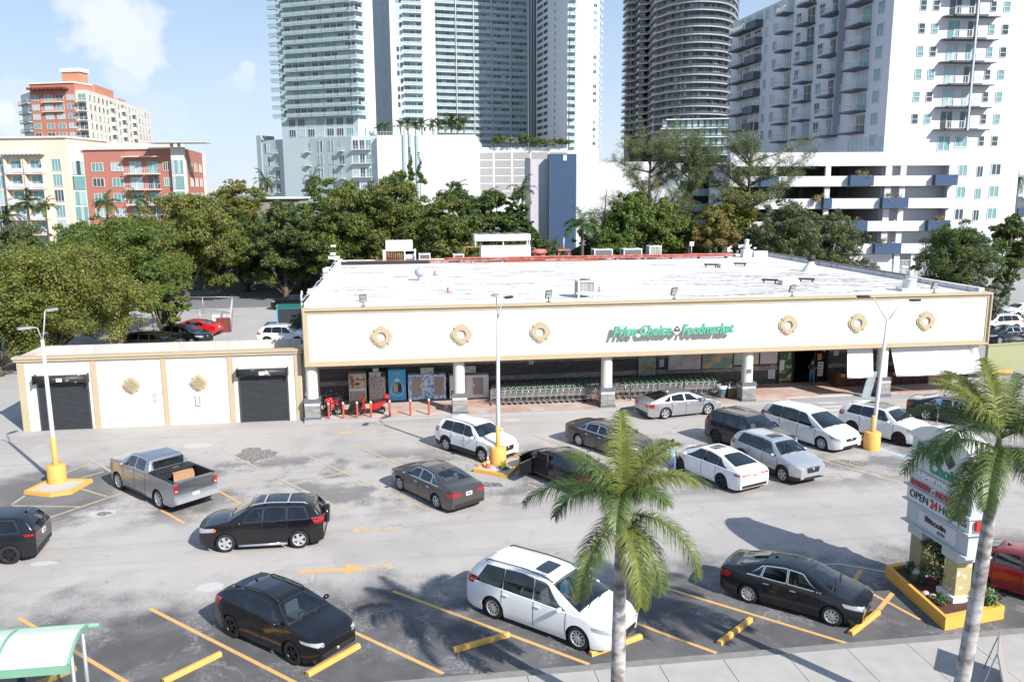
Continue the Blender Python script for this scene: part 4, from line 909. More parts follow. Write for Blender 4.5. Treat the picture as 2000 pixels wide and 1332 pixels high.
place_car(make_car('suv', PAINT['black'], 'black suv whose roof shows above the annex wall', 'suv', ('rails', 'tint'), 'dbl', M_DALLOY, GB), 'suv', (325, 690), (263, 690), 'R')
place_car(make_car('suv', PAINT['white'], 'white suv beside the green dumpster in the back lot', 'suv', ('rails', 'silverrail', 'tint'), 'dbl', M_ALLOY, GB), 'suv', (575, 675), (530, 675), 'R')
place_car(make_car('bigsuv', PAINT['black'], 'black suv parked under the trees beyond the back lot', 'suv', ('fin', 'tint'), 'five', M_ALLOY, GB), 'bigsuv', (546, 606), (592, 606), 'L')
GS = 'cars on the side street'
place_car(make_car('suv', PAINT['white'], 'white suv on the side street beyond the right corner of the store', 'suv', ('fin',), 'dbl', M_ALLOY, GS), 'suv', (1935, 652), (1980, 650), 'L')
place_car(make_car('compact', PAINT['navy'], 'dark blue compact car on the side street right of the store', 'car', ('chrome',), 'dbl', M_ALLOY, GS), 'compact', (1951, 672), (2000, 669), 'L')
place_car(make_car('compact', PAINT['white'], 'white car behind the hedge at the right edge of the photo', 'car', (), 'dbl', M_ALLOY, GS), 'compact', (1985, 622), (2030, 620), 'L')
place_car(make_car('suv', PAINT['black'], 'black car cut by the right edge of the photo near the green wall', 'car', ('noclad',), 'dbl', M_ALLOY, GS), 'suv', (2003, 690), (2060, 689), 'L')
# the open door of the black sedan
d = MB(); d.box(0, 1.05, -.03, .03, .30, .92, PAINT['charcoal']); d.box(.1, 1.0, -.012, .012, .95, 1.30, M_TINT)
d.tube([(0, 0, .92), (.35, 0, 1.33), (1.05, 0, 1.36), (1.07, 0, .92)], .02, M_BLACKPL, 6)
od = d.build('open_door', BLK, label='driver door swung wide open'); od.location = (1.06, .90, 0); od.rotation_euler = (0, 0, R(180 - 72))
q = MB(); q.box(-.05, 1.02, .855, .925, .34, .92, mat('car_interior', (.02, .018, .018), .8)); q.box(-.02, .75, .80, .90, .92, 1.32, MATS['car_interior']); q.build('doorway', BLK)
def cardboard(parent=None):
    r = thing('cardboard_box', 'brown cardboard box in the bed of the silver pickup', 'box')
    b = MB(); b.box(-.42, .42, -.28, .28, 0, .42, M_CARDB); b.build('carton', r); b = MB(); b.box(-.43, .43, -.03, .03, .420, .424, mat('parcel_tape', (.55, .40, .22), .4)); b.build('tape', r); return r
cb = cardboard(); p = G(358, 925, 1.2); cb.location = (p.x, p.y, .885); cb.rotation_euler = (0, 0, R(20))
# ------------------------------------------------------------------ annex, machines, carts, scooters, lot furniture
M_CREAM2 = mat('annex_stucco', (.63, .61, .545), .85, c2=(.57, .55, .485), scale=.8, detail=8, bump=.15)
M_SHUT = mat('rolling_shutter', (.05, .055, .065), .45, .4, c2=(.08, .085, .095), scale=2, detail=8)
M_HOOD = mat('shutter_hood', (.035, .038, .042), .5, .3, c2=(.45, .45, .44), scale=2.6, detail=8, thr=(.60, .68))
AN = thing('annex_building', 'low cream annex with two black roller shutters and tan pilasters', 'building')
AX0, AX1, AY, AH = -20.9, -5.62, 48.1, 4.2
b = MB(); b.box(AX0, AX1, AY, AY + .3, 0, AH - .25, M_CREAM2); b.box(AX0, AX0 + .3, AY + .3, AY + 3.4, 0, AH - .25, M_CREAM2); b.box(AX1 - .3, AX1, AY + .3, AY + 3.4, 0, AH - .3, M_CREAM2); b.build('walls', AN)
b = MB(); b.box(AX0 + .3, AX1 - .3, AY + 3.15, AY + 3.4, 0, AH + .02, M_PARAP); b.box(AX0 + .02, AX0 + .3, AY + .3, AY + 3.15, AH - .25, AH + .0, M_PARAP); b.build('parapet', AN)
b = MB(); b.box(AX0 + .3, AX1 - .3, AY + .3, AY + 3.15, 3.0, 3.2, M_ROOF); b.build('roof', AN)
b = MB(); b.box(AX0 - .12, AX1 + .1, AY - .12, AY + .34, AH - .25, AH - .10, M_TAN); b.box(AX0 - .18, AX1 + .1, AY - .18, AY + .34, AH - .10, AH + .03, M_TAN); b.box(AX0 - .12, AX0 + .1, AY + .34, AY + 3.4, AH - .25, AH - .05, M_TAN); b.build('cornice', AN)
for x, w in ((AX0 + .18, .36), (-16.93, .30), (-13.2, .28), (-9.57, .30), (-5.82, .36)):
    b = MB(); b.box(x - w / 2, x + w / 2, AY - .05, AY, 0, AH - .25, M_TAN); b.build('pilaster', AN)
for x0, x1 in ((-19.85, -17.35), (-9.05, -6.5)):
    b = MB(); n = 40
    for k in range(n):
        z = .02 + k * 2.78 / n; b.prism([(0, 0), (-.035, .018), (-.035, .05), (0, .066)], x0, x1, M_SHUT, Matrix(((0, 0, 1, 0), (1, 0, 0, AY - .035), (0, 1, 0, z), (0, 0, 0, 1))))
    f = b.build('roller_shutter', AN)
    b = MB(); b.lathe([(.001, x0 - .12), (.23, x0 - .12), (.23, x1 + .12), (.001, x1 + .12)], M_HOOD, 20, Matrix(((0, 0, 1, 0), (1, 0, 0, AY - .25), (0, 1, 0, 2.95), (0, 0, 0, 1)))); b.box(x0 - .15, x0 - .11, AY - .5, AY, 2.72, 3.22, M_HOOD); b.box(x1 + .11, x1 + .15, AY - .5, AY, 2.72, 3.22, M_HOOD); b.build('shutter_hood', f)
    [MB().box(q, q + .10, AY - .09, AY - .01, 0, 2.75, M_SHUT).build('guide_rail', f) for q in (x0 - .10, x1)]
    b = MB(); b.box((x0 + x1) / 2 - .16, (x0 + x1) / 2 + .14, AY - .50, AY - .49, 2.85, 3.05, M_WPAINT); b.build('notice_plate', f)
for x, l in ((-14.99, 'latticed medallion on the annex wall, the left one'), (-11.36, 'latticed medallion on the annex wall above the white letter box')): medallion(x, 2.42, AY, .48, .012, l, 'latticed medallions on the annex')
notice(-13.98, -13.55, 1.3, 1.95, AY - .01, 'pale blue printed notice beside the middle pilaster of the annex', mat('pale_blue_print', (.35, .52, .62), .7, c2=(.7, .72, .72), scale=9, thr=(.45, .55)), 5)
r = thing('letter_box', 'white upright letter box on the annex wall under the right medallion', 'letter box', (-11.42, AY, 1.15)); b = MB(); b.box(-.14, .14, -.12, 0, 0, .55, M_WPAINT); b.prism([(-.16, -.14), (.16, -.14), (.16, 0), (-.16, 0)], .55, .58, M_WPAINT); b.build('box', r); b = MB(); b.box(.02, .12, -.125, -.121, .05, .5, M_STEEL); b.build('door', r)
r = thing('timber_boards', 'brown weathered panel leaning at the left end of the annex', 'panel', (-21.3, 50.6, 0)); b = MB(); b.box(-.1, .1, -1.1, 1.1, 0, 2.0, M_WOOD); b.build('boards', r); b = MB(); b.box(-.14, -.1, -1.0, -.9, 0, 2.1, M_WOOD); b.build('batten', r)

# machines along the front wall
def machine(x0, x1, z1, y, nm, lab, cat, body):
    r = thing(nm, lab, cat, (x0, y, .12)); b = MB(); b.box(0, x1 - x0, 0, .75, .06, z1 - .12, body); b.box(.06, x1 - x0 - .06, .08, .7, 0, .06, M_UNDER); b.build('cabinet', r); return r, x1 - x0
M_MESHP = mat('perforated_panel', (.42, .38, .35), .5, c2=(.16, .15, .14), scale=16, detail=1, thr=(.5, .6))
r, w = machine(-3.15, -2.1, 1.95, 51.1, 'propane_cage', 'cabinet with a brown and cream poster on top behind the red scooter', 'cabinet', M_WPAINT)
b = MB(); b.box(.04, w - .04, -.012, -.001, .92, 1.78, mat('poster_brown', (.30, .10, .05), .6, c2=(.62, .52, .40), scale=3.2, thr=(.45, .55))); b.box(.32, w - .08, -.02, -.0125, 1.0, 1.42, mat('poster_cream', (.62, .52, .36), .6)); b.box(.38, .66, -.025, -.0205, 1.12, 1.28, mat('poster_maroon', (.25, .05, .04), .6)); b.build('poster', r)
b = MB(); b.box(.04, w - .04, -.012, -.001, .1, .75, M_MESHP); b.build('perforated_door', r)
r, w = machine(-1.95, -.86, 2.05, 51.1, 'propane_cage', 'cabinet with perforated doors headed PROPANE', 'cabinet', M_BLACKPL)
b = MB(); b.box(.04, w - .04, -.012, -.001, .1, 1.6, M_MESHP); b.build('perforated_door', r)
text('lettering', 'PROPANE', .2, M_WPAINT, (w / 2 - .12, -.02, 1.82), (1, 0, 0), (0, 0, 1), r, width=.70, depth=.01, bold=.012); text('lettering', 'SOLD HERE', .14, M_WPAINT, (w / 2 - .12, -.02, 1.68), (1, 0, 0), (0, 0, 1), r, width=.68, depth=.01, bold=.008)
r, w = machine(-.72, .36, 2.15, 51.0, 'water_machine', 'bright blue water vending machine with a white drop outline', 'vending machine', mat('water_machine_blue', (.03, .30, .58), .4, c2=(.06, .38, .62), scale=2))
b = MB(); pts = []
for k in range(25): t_ = R(-210 + 240 * k / 24); pts.append((.54 + .40 * math.cos(t_), -.012, .78 + .40 * math.sin(t_)))
pts.append((.54, -.012, 1.62)); pts.append(pts[0]); b.tube(pts, .025, M_WPAINT, 6); b.box(.42, .66, -.02, -.005, 1.3, 1.46, M_WPAINT); b.build('drop_outline', r)
b = MB(); b.box(.28, .80, -.03, -.002, .62, 1.18, M_BLACKPL); b.box(.30, .58, -.04, -.0305, .64, 1.16, mat('tan_panel', (.42, .34, .25), .5)); b.build('dispenser_bay', r)
text('lettering', 'water', .16, M_WPAINT, (.54, -.02, 1.82), (1, 0, 0), (0, 0, 1), r, width=.4, depth=.01)
M_ICE = mat('ice_pattern', (.12, .32, .60), .4, c2=(.62, .68, .74), scale=5, detail=3, thr=(.42, .52)); M_TAUPE = mat('taupe_door', (.36, .31, .28), .5)
r, w = machine(.50, 2.86, 1.78, 51.0, 'ice_freezer', 'ice freezer with a blue and white ice cube print and two taupe doors', 'freezer', M_ICE)
for x in (.22, 1.62):
    b = MB(); b.box(x, x + .62, -.03, -.001, .32, 1.50, M_TAUPE); b.box(x + .56, x + .60, -.06, -.03, .8, 1.1, M_CHROME); b.build('door', r)
r, w = machine(3.1, 5.55, 1.66, 50.9, 'white_freezer', 'plain white freezer with two taupe doors behind the second column', 'freezer', M_WPAINT)
for x in (.35, 1.45):
    b = MB(); b.box(x, x + .66, -.03, -.001, .30, 1.38, M_TAUPE); b.box(x + .04, x + .08, -.06, -.03, .8, 1.0, M_CHROME); b.build('door', r)
for x, l in ((1.3, 'small palm tree sign standing on the ice freezer'), (3.95, 'small palm tree sign standing on the white freezer'), (-1.65, 'tiny grey sign above the propane cabinet')):
    r = thing('machine_sign', l, 'sign', (x, 51.05, 1.80 if x > 0 else 2.07)); ww = .8 if x > 0 else .36; b = MB(); b.box(0, ww, -.02, .02, 0, .42 if x > 0 else .22, mat('sign_pale_green', (.46, .52, .50), .6)); b.build('panel', r)
    if x > 0:
        b = MB(); b.tube([(.26, -.03, .06), (.29, -.03, .30)], .012, M_SGN, 5)
        for a in range(5): b.tube([(.29, -.03, .30), (.29 + .11 * math.cos(R(-20 + 55 * a)), -.03, .30 + .07 * math.sin(R(-20 + 55 * a)))], .010, M_SGN, 4)
        b.box(.44, .72, -.028, -.0205, .14, .18, M_SGN); b.box(.50, .70, -.028, -.0205, .08, .11, M_SEAM); b.build('printed_palm', r)
# bollards
M_BOLR = mat('red_bollard_paint', (.55, .085, .05), .5, c2=(.42, .08, .05), scale=6)
for k, x in enumerate((-4.14, -3.31, -2.52, -1.73, -.64, .56, 1.64)):
    l = ['red bollard nearest the grey pier at the left end', 'second red bollard from the left pier, in front of the black scooter', 'third red bollard, between the black and the red scooters', 'red bollard in front of the red scooter', 'red bollard before the blue water machine', 'red bollard in front of the left door of the ice freezer', 'rightmost red bollard, before the ice freezer'][k]
    r = thing('bollard', l, 'bollard', (x, 47.56, .0), group='red bollards with white tops'); b = MB(); b.lathe([(.062, 0), (.062, .98)], M_BOLR, 12); b.build('post', r)
    b = MB(); b.lathe([(.064, .98), (.064, 1.04), (.045, 1.085), (.001, 1.10)], M_WPAINT, 12); b.build('cap', r)
r = thing('parking_notice', 'small white tent shaped notice on the tiles before the ice freezer', 'notice', (2.75, 48.75, .12)); b = MB(); b.prism([(-.16, 0), (.16, 0), (0, .30)], -.1, .1, M_WPAINT, Matrix.Rotation(math.pi / 2, 4, 'X')); b.build('tent_card', r); b = MB(); b.box(-.06, .06, -.11, -.10, .06, .10, M_SEAM); b.build('print', r)

# shopping carts nested in long rows
M_CGREEN = mat('cart_green_plastic', (.09, .18, .12), .5, c2=(.17, .28, .21), scale=6); M_WIRE = mat('cart_wire', (.55, .55, .55), .4, .5, c2=(.42, .42, .42), scale=6)
def cart():
    r = thing('shopping_cart', 'wire shopping cart', 'shopping cart')
    # the cart points along +x
    b = MB(); t = .008
    def w_(p): b.tube(p, t, M_WIRE, 4, cap=False, smooth=False)
    for s_ in (-1, 1):
        y = s_ * .25
        for z, f in ((.46, .88), (.58, .93), (.72, .98), (.90, 1.05)): w_([(-.34, y * .95, z + .02), (.42 * f, y * (.78 + .1 * f), z)])
        for x in np.linspace(-.32, .40, 8): w_([(x, y * .95, .90 + (.4 - x) * .06), (x, y * .9, .46)])
    for x in np.linspace(-.32, .38, 7): w_([(x, -.23, .455), (x, .23, .455)])
    for z in (.46, .62, .78, .91): w_([(.43, -.20, z), (.43, .20, z)])
    for y in (-.1, 0, .1): w_([(.43, y, .46), (.43, y, .91)]); w_([(-.32, y, .455), (.40, y, .455)])
    b.build('basket', r)
    b = MB()
    for s_ in (-1, 1):
        y = s_ * .22; b.tube([(-.50, y * 1.05, 1.02), (-.36, y, .44), (-.42, y, .17), (.45, y * .75, .20), (.36, y * .8, .44)], .014, M_WIRE, 5)
    b.tube([(-.42, -.22, .17), (-.42, .22, .17)], .012, M_WIRE, 5); b.build('frame', r)
    b = MB(); b.tube([(-.50, -.26, 1.03), (-.50, .26, 1.03)], .02, M_CGREEN, 6); b.build('handle', r)
    b = MB(); b.box(-.44, -.41, -.23, .23, .66, 1.0, M_CGREEN, Matrix.Rotation(R(12), 4, 'Y') @ Matrix.Translation((-.14, 0, 0))); b.box(-.42, -.16, -.22, .22, .93, .95, M_CGREEN); b.build('child_seat', r)
    for x, y in ((-.40, .21), (-.40, -.21), (.42, .16), (.42, -.16)):
        b = MB(); b.lathe([(.001, -.014), (.055, -.014), (.055, .014), (.001, .014)], M_TYRE, 10, Matrix.Translation((x, y, .057)) @ Matrix.Rotation(math.pi / 2, 4, 'X')); b.build('castor', r)
    return r
cart0 = cart(); first = True; random.seed(5)
for gi, (x0, n, rows_, gname) in enumerate(((5.9, 17, (49.25, 49.9, 50.55), 'left rows of nested carts'), (13.6, 18, (49.55, 50.2, 50.85), 'right rows of nested carts'))):
    for ri, y in enumerate(rows_):
        for k in range(n):
            x = x0 + k * .365 + ri * .14; rowl = ('front', 'middle', 'rear')[ri]; side = ('left', 'right')[gi]
            lab = 'green handled cart nested in the %s row %s' % (rowl, ('left of the third column', 'right of the third column')[gi])
            if k == 0: lab = 'outermost cart at the left end of the %s row %s' % (rowl, ('by the white freezer', 'by the third column')[gi])
            if k == n - 1: lab = 'last cart at the right end of the %s row %s' % (rowl, ('near the third column', 'near the trash cans')[gi])
            c = cart0 if first else copy_thing(cart0); first = False
            c['label'] = lab; c['group'] = 'shopping carts, %s, %s' % (rowl + ' row', gname); c.location = (x, y + random.uniform(-.015, .015), .12); c.rotation_euler = (0, 0, math.pi + random.uniform(-.02, .02))
# low rail of posts before the right carts
for k, (x, l) in enumerate(((14.25, 'thin dark post left of the silver sedan before the carts'), (16.0, 'thin dark post behind the roof of the silver sedan'), (17.7, 'thin dark post above the bonnet of the silver sedan'))):
    r = thing('cart_post', l, 'post', (x, 48.9, .12), group='thin dark posts before the carts'); b = MB(); b.box(-.03, .03, -.03, .03, 0, 1.1, M_BOLR if False else mat('dark_post', (.06, .035, .03), .6)); b.build('post', r); b = MB(); b.box(-.06, .06, -.06, .06, 0, .02, M_STEEL); b.build('foot_plate', r)
# trash cans
r = thing('trash_can', 'open grey plastic trash can with a white liner by the fourth column', 'trash can', (20.15, 48.75, .12)); b = MB(); b.lathe([(.24, 0), (.28, .75), (.30, .80)], mat('grey_plastic', (.10, .14, .19), .6), 20); b.build('can', r); b = MB(); b.lathe([(.25, .62), (.31, .82), (.325, .80), (.30, .60)], M_WPAINT, 20); b.build('liner', r)
r = thing('litter_bin', 'square dark litter bin with a domed lid by the fourth column', 'litter bin', (20.75, 48.7, .12)); b = MB(); b.box(-.27, .27, -.27, .27, 0, .72, mat('bin_brown', (.06, .045, .04), .6, c2=(.16, .11, .07), scale=6)); b.build('bin_body', r)
b = MB(); [b.box(sx * .24 - .03, sx * .24 + .03, sy * .24 - .03, sy * .24 + .03, .72, 1.0, M_STEEL) for sx in (-1, 1) for sy in (-1, 1)]; b.box(-.29, .29, -.29, .29, 1.0, 1.10, M_BLACKPL); b.build('lid', r); b = MB(); b.box(-.28, .28, -.28, .28, .66, .725, M_WPAINT); b.build('liner', r)

# scooters
def scooter(lab, colr, top=None, loc=(0, 0), rz=0):
    P = PAINT['red'] if colr == 'red' else PAINT['black']
    r = thing('motor_scooter', lab, 'scooter', (loc[0], loc[1], .12), rz, 'scooters behind the bollards')
    for x in (-.62, .62):
        b = MB(); M = Matrix.Translation((x, 0, .24)) @ Matrix.Rotation(math.pi / 2, 4, 'X'); b.lathe([(.16, -.045), (.22, -.05), (.24, -.03), (.24, .03), (.22, .05), (.16, .045)], M_TYRE, 20, M); w = b.build('wheel', r)
        b = MB(); b.lathe([(.165, -.03), (.165, .03)], M_ALLOY, 20, M); b.box(-.16, .16, -.02, .02, -.02, .02, M_ALLOY, Matrix.Translation((x, 0, .24))); b.box(-.02, .02, -.02, .02, -.16, .16, M_ALLOY, Matrix.Translation((x, 0, .24))); b.lathe([(.001, -.04), (.05, -.04), (.05, .04), (.001, .04)], M_ALLOY, 10, M); b.build('rim', w)
    b = MB()
    for s_ in (-1, 1): b.tube([(.62, s_ * .08, .24), (.50, s_ * .07, .62), (.42, s_ * .03, .85)], .022, M_ALLOY, 6)
    b.build('fork', r)
    b = MB(); b.prism([(.78, .50), (.62, .52), (.44, .46), (.40, .50), (.60, .60), (.76, .56)], -.07, .07, P, Matrix.Rotation(math.pi / 2, 4, 'X'), True); b.build('front_mudguard', r)
    b = MB(); b.prism([(.52, .92), (.58, .80), (.44, .38), (.34, .25), (.26, .25), (.33, .45), (.40, .90)], -.17, .17, P, Matrix.Rotation(math.pi / 2, 4, 'X'), True); b.build('leg_shield', r)
    b = MB(); b.ell((.46, 0, .98), (.13, .13, .09), P); b.build('headlamp_cowl', r); b = MB(); b.ell((.56, 0, .98), (.05, .08, .06), M_LAMP); b.build('headlamp', r)
    b = MB(); b.tube([(.36, -.34, 1.02), (.42, -.15, 1.03), (.42, .15, 1.03), (.36, .34, 1.02)], .018, M_BLACKPL, 6); b.build('handlebar', r)
    for s_ in (-1, 1): b = MB(); b.tube([(.40, s_ * .24, 1.03), (.38, s_ * .30, 1.22)], .008, M_BLACKPL, 5); b.ell((.38, s_ * .31, 1.27), (.015, .06, .045), M_BLACKPL, 8, 6); b.build('mirror', r)
    b = MB(); b.box(-.15, .36, -.13, .13, .22, .29, M_BLACKPL); b.build('floorboard', r)
    b = MB(); b.prism([(.02, .28), (-.10, .62), (-.40, .70), (-.85, .78), (-.88, .66), (-.55, .42), (-.30, .30)], -.15, .15, P, Matrix.Rotation(math.pi / 2, 4, 'X'), True); b.build('rear_body', r)
    b = MB(); b.box(-.80, -.30, -.09, .09, .22, .40, M_BLACKPL); b.lathe([(.07, 0), (.07, .4)], M_STEEL, 10, Matrix.Translation((-.45, -.17, .28)) @ Matrix.Rotation(R(-80), 4, 'Y')); b.build('engine', r)
    b = MB(); b.prism([(.0, .66), (-.30, .71), (-.78, .80), (-.80, .88), (-.40, .83), (-.10, .76)], -.14, .14, mat('scooter_seat', (.02, .02, .02), .6), Matrix.Rotation(math.pi / 2, 4, 'X'), True); b.build('seat', r)
    b = MB(); b.ell((-.90, 0, .74), (.04, .09, .05), M_TAIL, 8, 6); b.build('tail_light', r)
    if top: b = MB(); b.ell((-.92, 0, 1.02), (.20, .20, .16), top, 14, 10); b.box(-1.05, -.78, -.15, .15, .86, .89, M_BLACKPL); b.build('top_box', r)
    return r
scooter('red scooter with a red top box, parked alone before the propane cabinets', 'red', PAINT['red'], (-1.75, 48.35), R(176))
scooter('black scooter with a grey trim between the second and third bollards', 'black', None, (-3.05, 48.25), R(168))
scooter('red scooter squeezed beside the black one, its front to the left bollard', 'red', None, (-3.95, 48.9), R(-105))
scooter('black and red scooter half hidden by the pier at the left end', 'black', PAINT['red'], (-4.35, 48.75), R(100))

# light poles
def light_pole(base, h, arms, lab, drum=True, yel=1.35, lean=0):
    r = thing('light_pole', lab, 'light pole', (base.x, base.y, 0), group='parking lot light poles')
    z0 = .9 if drum else .45; lx = lean
    b = MB(); b.tube([(0, 0, 0), (lx * .3, 0, h * .3), (lx, 0, h - .9)], [.105, .10, .075], mat('pole_grey_paint', (.58, .58, .60), .5, c2=(.50, .49, .49), scale=2), 14); b.build('pole_shaft', r)
    b = MB(); b.lathe([(.40, 0), (.40, z0), (.36, z0 + .03), (.13, z0 + .05)], M_YELB, 24); b.lathe([(.115, z0 + .04), (.112, z0 + yel), (.09, z0 + yel + .01)], M_YELB, 16); b.build('yellow_base', r)
    for dx, dy, up, hd in arms:
        b = MB(); b.tube([(lx, 0, h - 1.0), (lx + dx * .45, dy * .45, h - .35), (lx + dx * .8, dy * .8, h + up - .03), (lx + dx, dy, h + up)], .028, mat('pole_arm_rusty', (.42, .36, .32), .5, c2=(.5, .48, .47), scale=5), 7); a = b.build('lamp_arm', r)
        b = MB(); T = Matrix.Translation((lx + dx, dy, h + up)) @ Matrix.Rotation(math.atan2(dy, dx), 4, 'Z'); b.prism([(0, -.06), (.12, -.13), (.55, -.13), (.62, -.08), (.62, .08), (.55, .13), (.12, .13), (0, .06)], -.04, .045, M_STEEL if hd else M_BLACKPL, T); b.box(.15, .55, -.10, .10, -.055, -.041, M_LAMP, T); b.build('lamp_head', a)
    return r
light_pole(G(113, 945), 7.6, ((-.25, -.2, -.30, 1), (.15, .35, .35, 1)), 'light pole on the yellow island at the left before the annex')
light_pole(G(973, 908), 8.1, ((-.15, -.55, .3, 1), (.35, .35, .0, 0)), 'light pole at the middle of the lot beside the white suv', lean=.05, yel=1.1)
light_pole(G(1702, 877), 7.6, ((-1.0, .1, .25, 0), (1.15, .1, .0, 0)), 'light pole with a tall yellow drum between the two white cars at right', lean=.35, yel=.9)
# kerbed islands
def island(pts, lab, w=.22, h=.16, fill=None):
    r = thing('kerb_island', lab, 'kerb island', tuple(sum((Vector(p) for p in pts), Vector()) / len(pts)), group='kerbed pole islands')
    c = r.location.copy(); P_ = [(p - c) for p in pts]; q = [p * (1 - w / max(.3, p.length)) for p in P_]; b = MB(); n = len(P_)
    for i in range(n):
        j = (i + 1) % n; a0, a1, b1, b0 = P_[i], P_[j], q[j], q[i]
        b.add([(p.x, p.y, 0) for p in (a0, a1, b1, b0)] + [(p.x * .985, p.y * .985, h) for p in (a0, a1)] + [(p.x, p.y, h) for p in (b1, b0)], [(4, 5, 6, 7), (0, 1, 5, 4), (3, 2, 6, 7)], M_YELB)
    b.build('kerb_ring', r); b = MB(); b.add([(p.x, p.y, h * .6) for p in q], [tuple(range(n))], fill or mat('island_fill', (.50, .47, .43), .95, scale=3, detail=8)); b.build('fill', r); return r
island([G(*p) for p in ((46, 965), (98, 940), (182, 941), (140, 965), (98, 971))], 'yellow kerbed island round the left light pole')
island([G(*p) for p in ((924, 922), (957, 899), (1000, 893), (1058, 905), (1015, 912), (992, 935))], 'yellow kerbed island round the middle light pole')
# traffic cones
def cone(p, lab, worn=False):
    r = thing('traffic_cone', lab, 'traffic cone', (p.x, p.y, 0), group='traffic cones'); o = mat('cone_orange' + ('_worn' if worn else ''), (.70, .12, .03) if not worn else (.45, .12, .07), .5)
    b = MB(); b.box(-.19, .19, -.19, .19, 0, .04, o if not worn else M_BLACKPL); b.build('base', r); b = MB(); b.lathe([(.145, .04), (.03, .74), (.001, .745)], o, 16); b.build('cone_body', r)
    b = MB(); b.lathe([(.099, .34), (.077, .47)], M_WPAINT, 16); b.lathe([(.062, .56), (.048, .64)], M_WPAINT, 16); b.build('reflective_band', r); return r
c1 = G(953, 917); cone(Vector((c1.x, c1.y, 0)), 'orange and white traffic cone on the middle kerb island'); cone(G(1682, 872), 'faded traffic cone beside the tall yellow drum', True)
for k, (dx, dy) in enumerate(((.5, -.25),)):
    pass
def leaf_clump(b, c, r, n, m, sz=.06, flat=.6):
    for _ in range(n):
        d = Vector((random.gauss(0, 1), random.gauss(0, 1), random.gauss(0, 1))).normalized() * r * random.uniform(.3, 1); d.z = abs(d.z) * flat * 1.4
        p = Vector(c) + d; t = Vector((random.uniform(-1, 1), random.uniform(-1, 1), random.uniform(-.3, 1))).normalized(); s_ = t.cross(d + Vector((.01, 0, 0))).normalized()
        l = sz * random.uniform(.7, 1.4); b.add([p - s_ * l * .35, p + t * l, p + s_ * l * .35, p - t * l * .4], [(0, 1, 2, 3)], m)
M_WEED = mat('weed_green', (.10, .17, .03), .8, c2=(.22, .22, .07), scale=5)
r = thing('weed_tuft', 'tuft of green weeds growing at the middle pole base', 'weeds', tuple(G(984, 919)) ); b = MB(); leaf_clump(b, (0, 0, .05), .28, 160, M_WEED, .10, 1.2); b.build('leaves', r, kind='stuff'); b = MB(); b.lathe([(.12, .0), (.001, .06)], M_CURB, 8); b.build('root_clump', r)
# wheel stops
WS = [((319, 1334), (431, 1279), 'yellow wheel stop left of the black crossover, near the shelter'), ((600, 1320), (701, 1263), 'yellow wheel stop at the nose of the black crossover'), ((60, 1345), (148, 1307), 'yellow wheel stop seen through the bus shelter'), ((886, 1272), (994, 1241), 'yellow wheel stop in the palm shadow between the front cars'),
      ((1153, 1280), (1252, 1245), 'yellow wheel stop under the nose of the white minivan'), ((1404, 1259), (1465.5, 1212), 'yellow wheel stop in the empty bay right of the palm'), ((1660, 1240), (1715, 1197), 'yellow wheel stop at the nose of the black compact sedan')]
for a, c, l in WS:
    p, q = G(*a), G(*c); m_ = (p + q) / 2; d = q - p; L = d.length / 2
    r = thing('wheel_stop', l, 'wheel stop', (m_.x, m_.y, .002), math.atan2(d.y, d.x), 'yellow wheel stops of the front row')
    b = MB(); b.prism([(-.09, 0), (.09, 0), (.075, .09), (.05, .125), (-.05, .125), (-.075, .09)], -L, L, M_YELB, Matrix(((0, 0, 1, 0), (1, 0, 0, 0), (0, 1, 0, 0), (0, 0, 0, 1)))); b.build('block', r)
    b = MB(); [b.lathe([(.018, .125), (.018, .135), (.001, .135)], M_STEEL, 8, Matrix.Translation((x, 0, 0))) for x in (-L * .7, L * .7)]; b.build('anchor_pins', r)
for k in (0,):
    p, q = G(1712, 868), G(1775, 893)
# disabled bay sign
p = G(1828, 850); r = thing('bay_sign', 'small blue disabled parking sign on a thin post behind the pylon', 'sign', (p.x, p.y, 0)); b = MB(); b.tube([(0, 0, 0), (0, 0, 2.0)], .025, M_STEEL, 6); b.build('post', r); b = MB(); b.box(-.15, .15, -.03, -.02, 1.5, 1.98, mat('sign_blue', (.04, .16, .45), .5)); b.build('plate', r)
b = MB(); b.tube([(-.02, -.04, 1.86), (-.02, -.04, 1.72), (.05, -.04, 1.70), (.07, -.04, 1.60)], .012, M_WPAINT, 5); b.ell((-.02, -.04, 1.90), (.02, .01, .02), M_WPAINT, 8, 6); b.tube([(-.02 + .07 * math.cos(a), -.04, 1.66 + .07 * math.sin(a)) for a in np.linspace(2.2, 6.4, 10)], .010, M_WPAINT, 5); b.build('wheelchair_symbol', r)

# ------------------------------------------------------------------ pylon sign and its planter
M_PYL = mat('pylon_grey', (.50, .55, .56), .55, c2=(.43, .47, .48), scale=1.5); M_PYLW = mat('pylon_white', (.74, .74, .74), .6, c2=(.62, .62, .62), scale=2, detail=8); M_OLIVE = mat('pylon_olive', (.36, .31, .17), .8, c2=(.28, .24, .13), scale=2, detail=8)
M_PEEL = mat('peeling_paint', (.42, .36, .17), .8, c2=(.72, .71, .66), scale=5, detail=2, thr=(.62, .66))
PYX = 17.0; PX1 = 17.62
PT = thing('pylon_sign', 'tall grey supermarket pylon sign reading OPEN 24 HOURS in a yellow planter', 'pylon sign', (PYX, 23.0, 0))
def pq(px, py, X=PYX):
    d = raydir(px, py); return CC + d * (X / d.x)
a, c = pq(1771, 1000), pq(1887, 1100); YF, YN = a.y - 23.0, c.y - 23.0   # far and near ends of the board, local y
W_ = .62
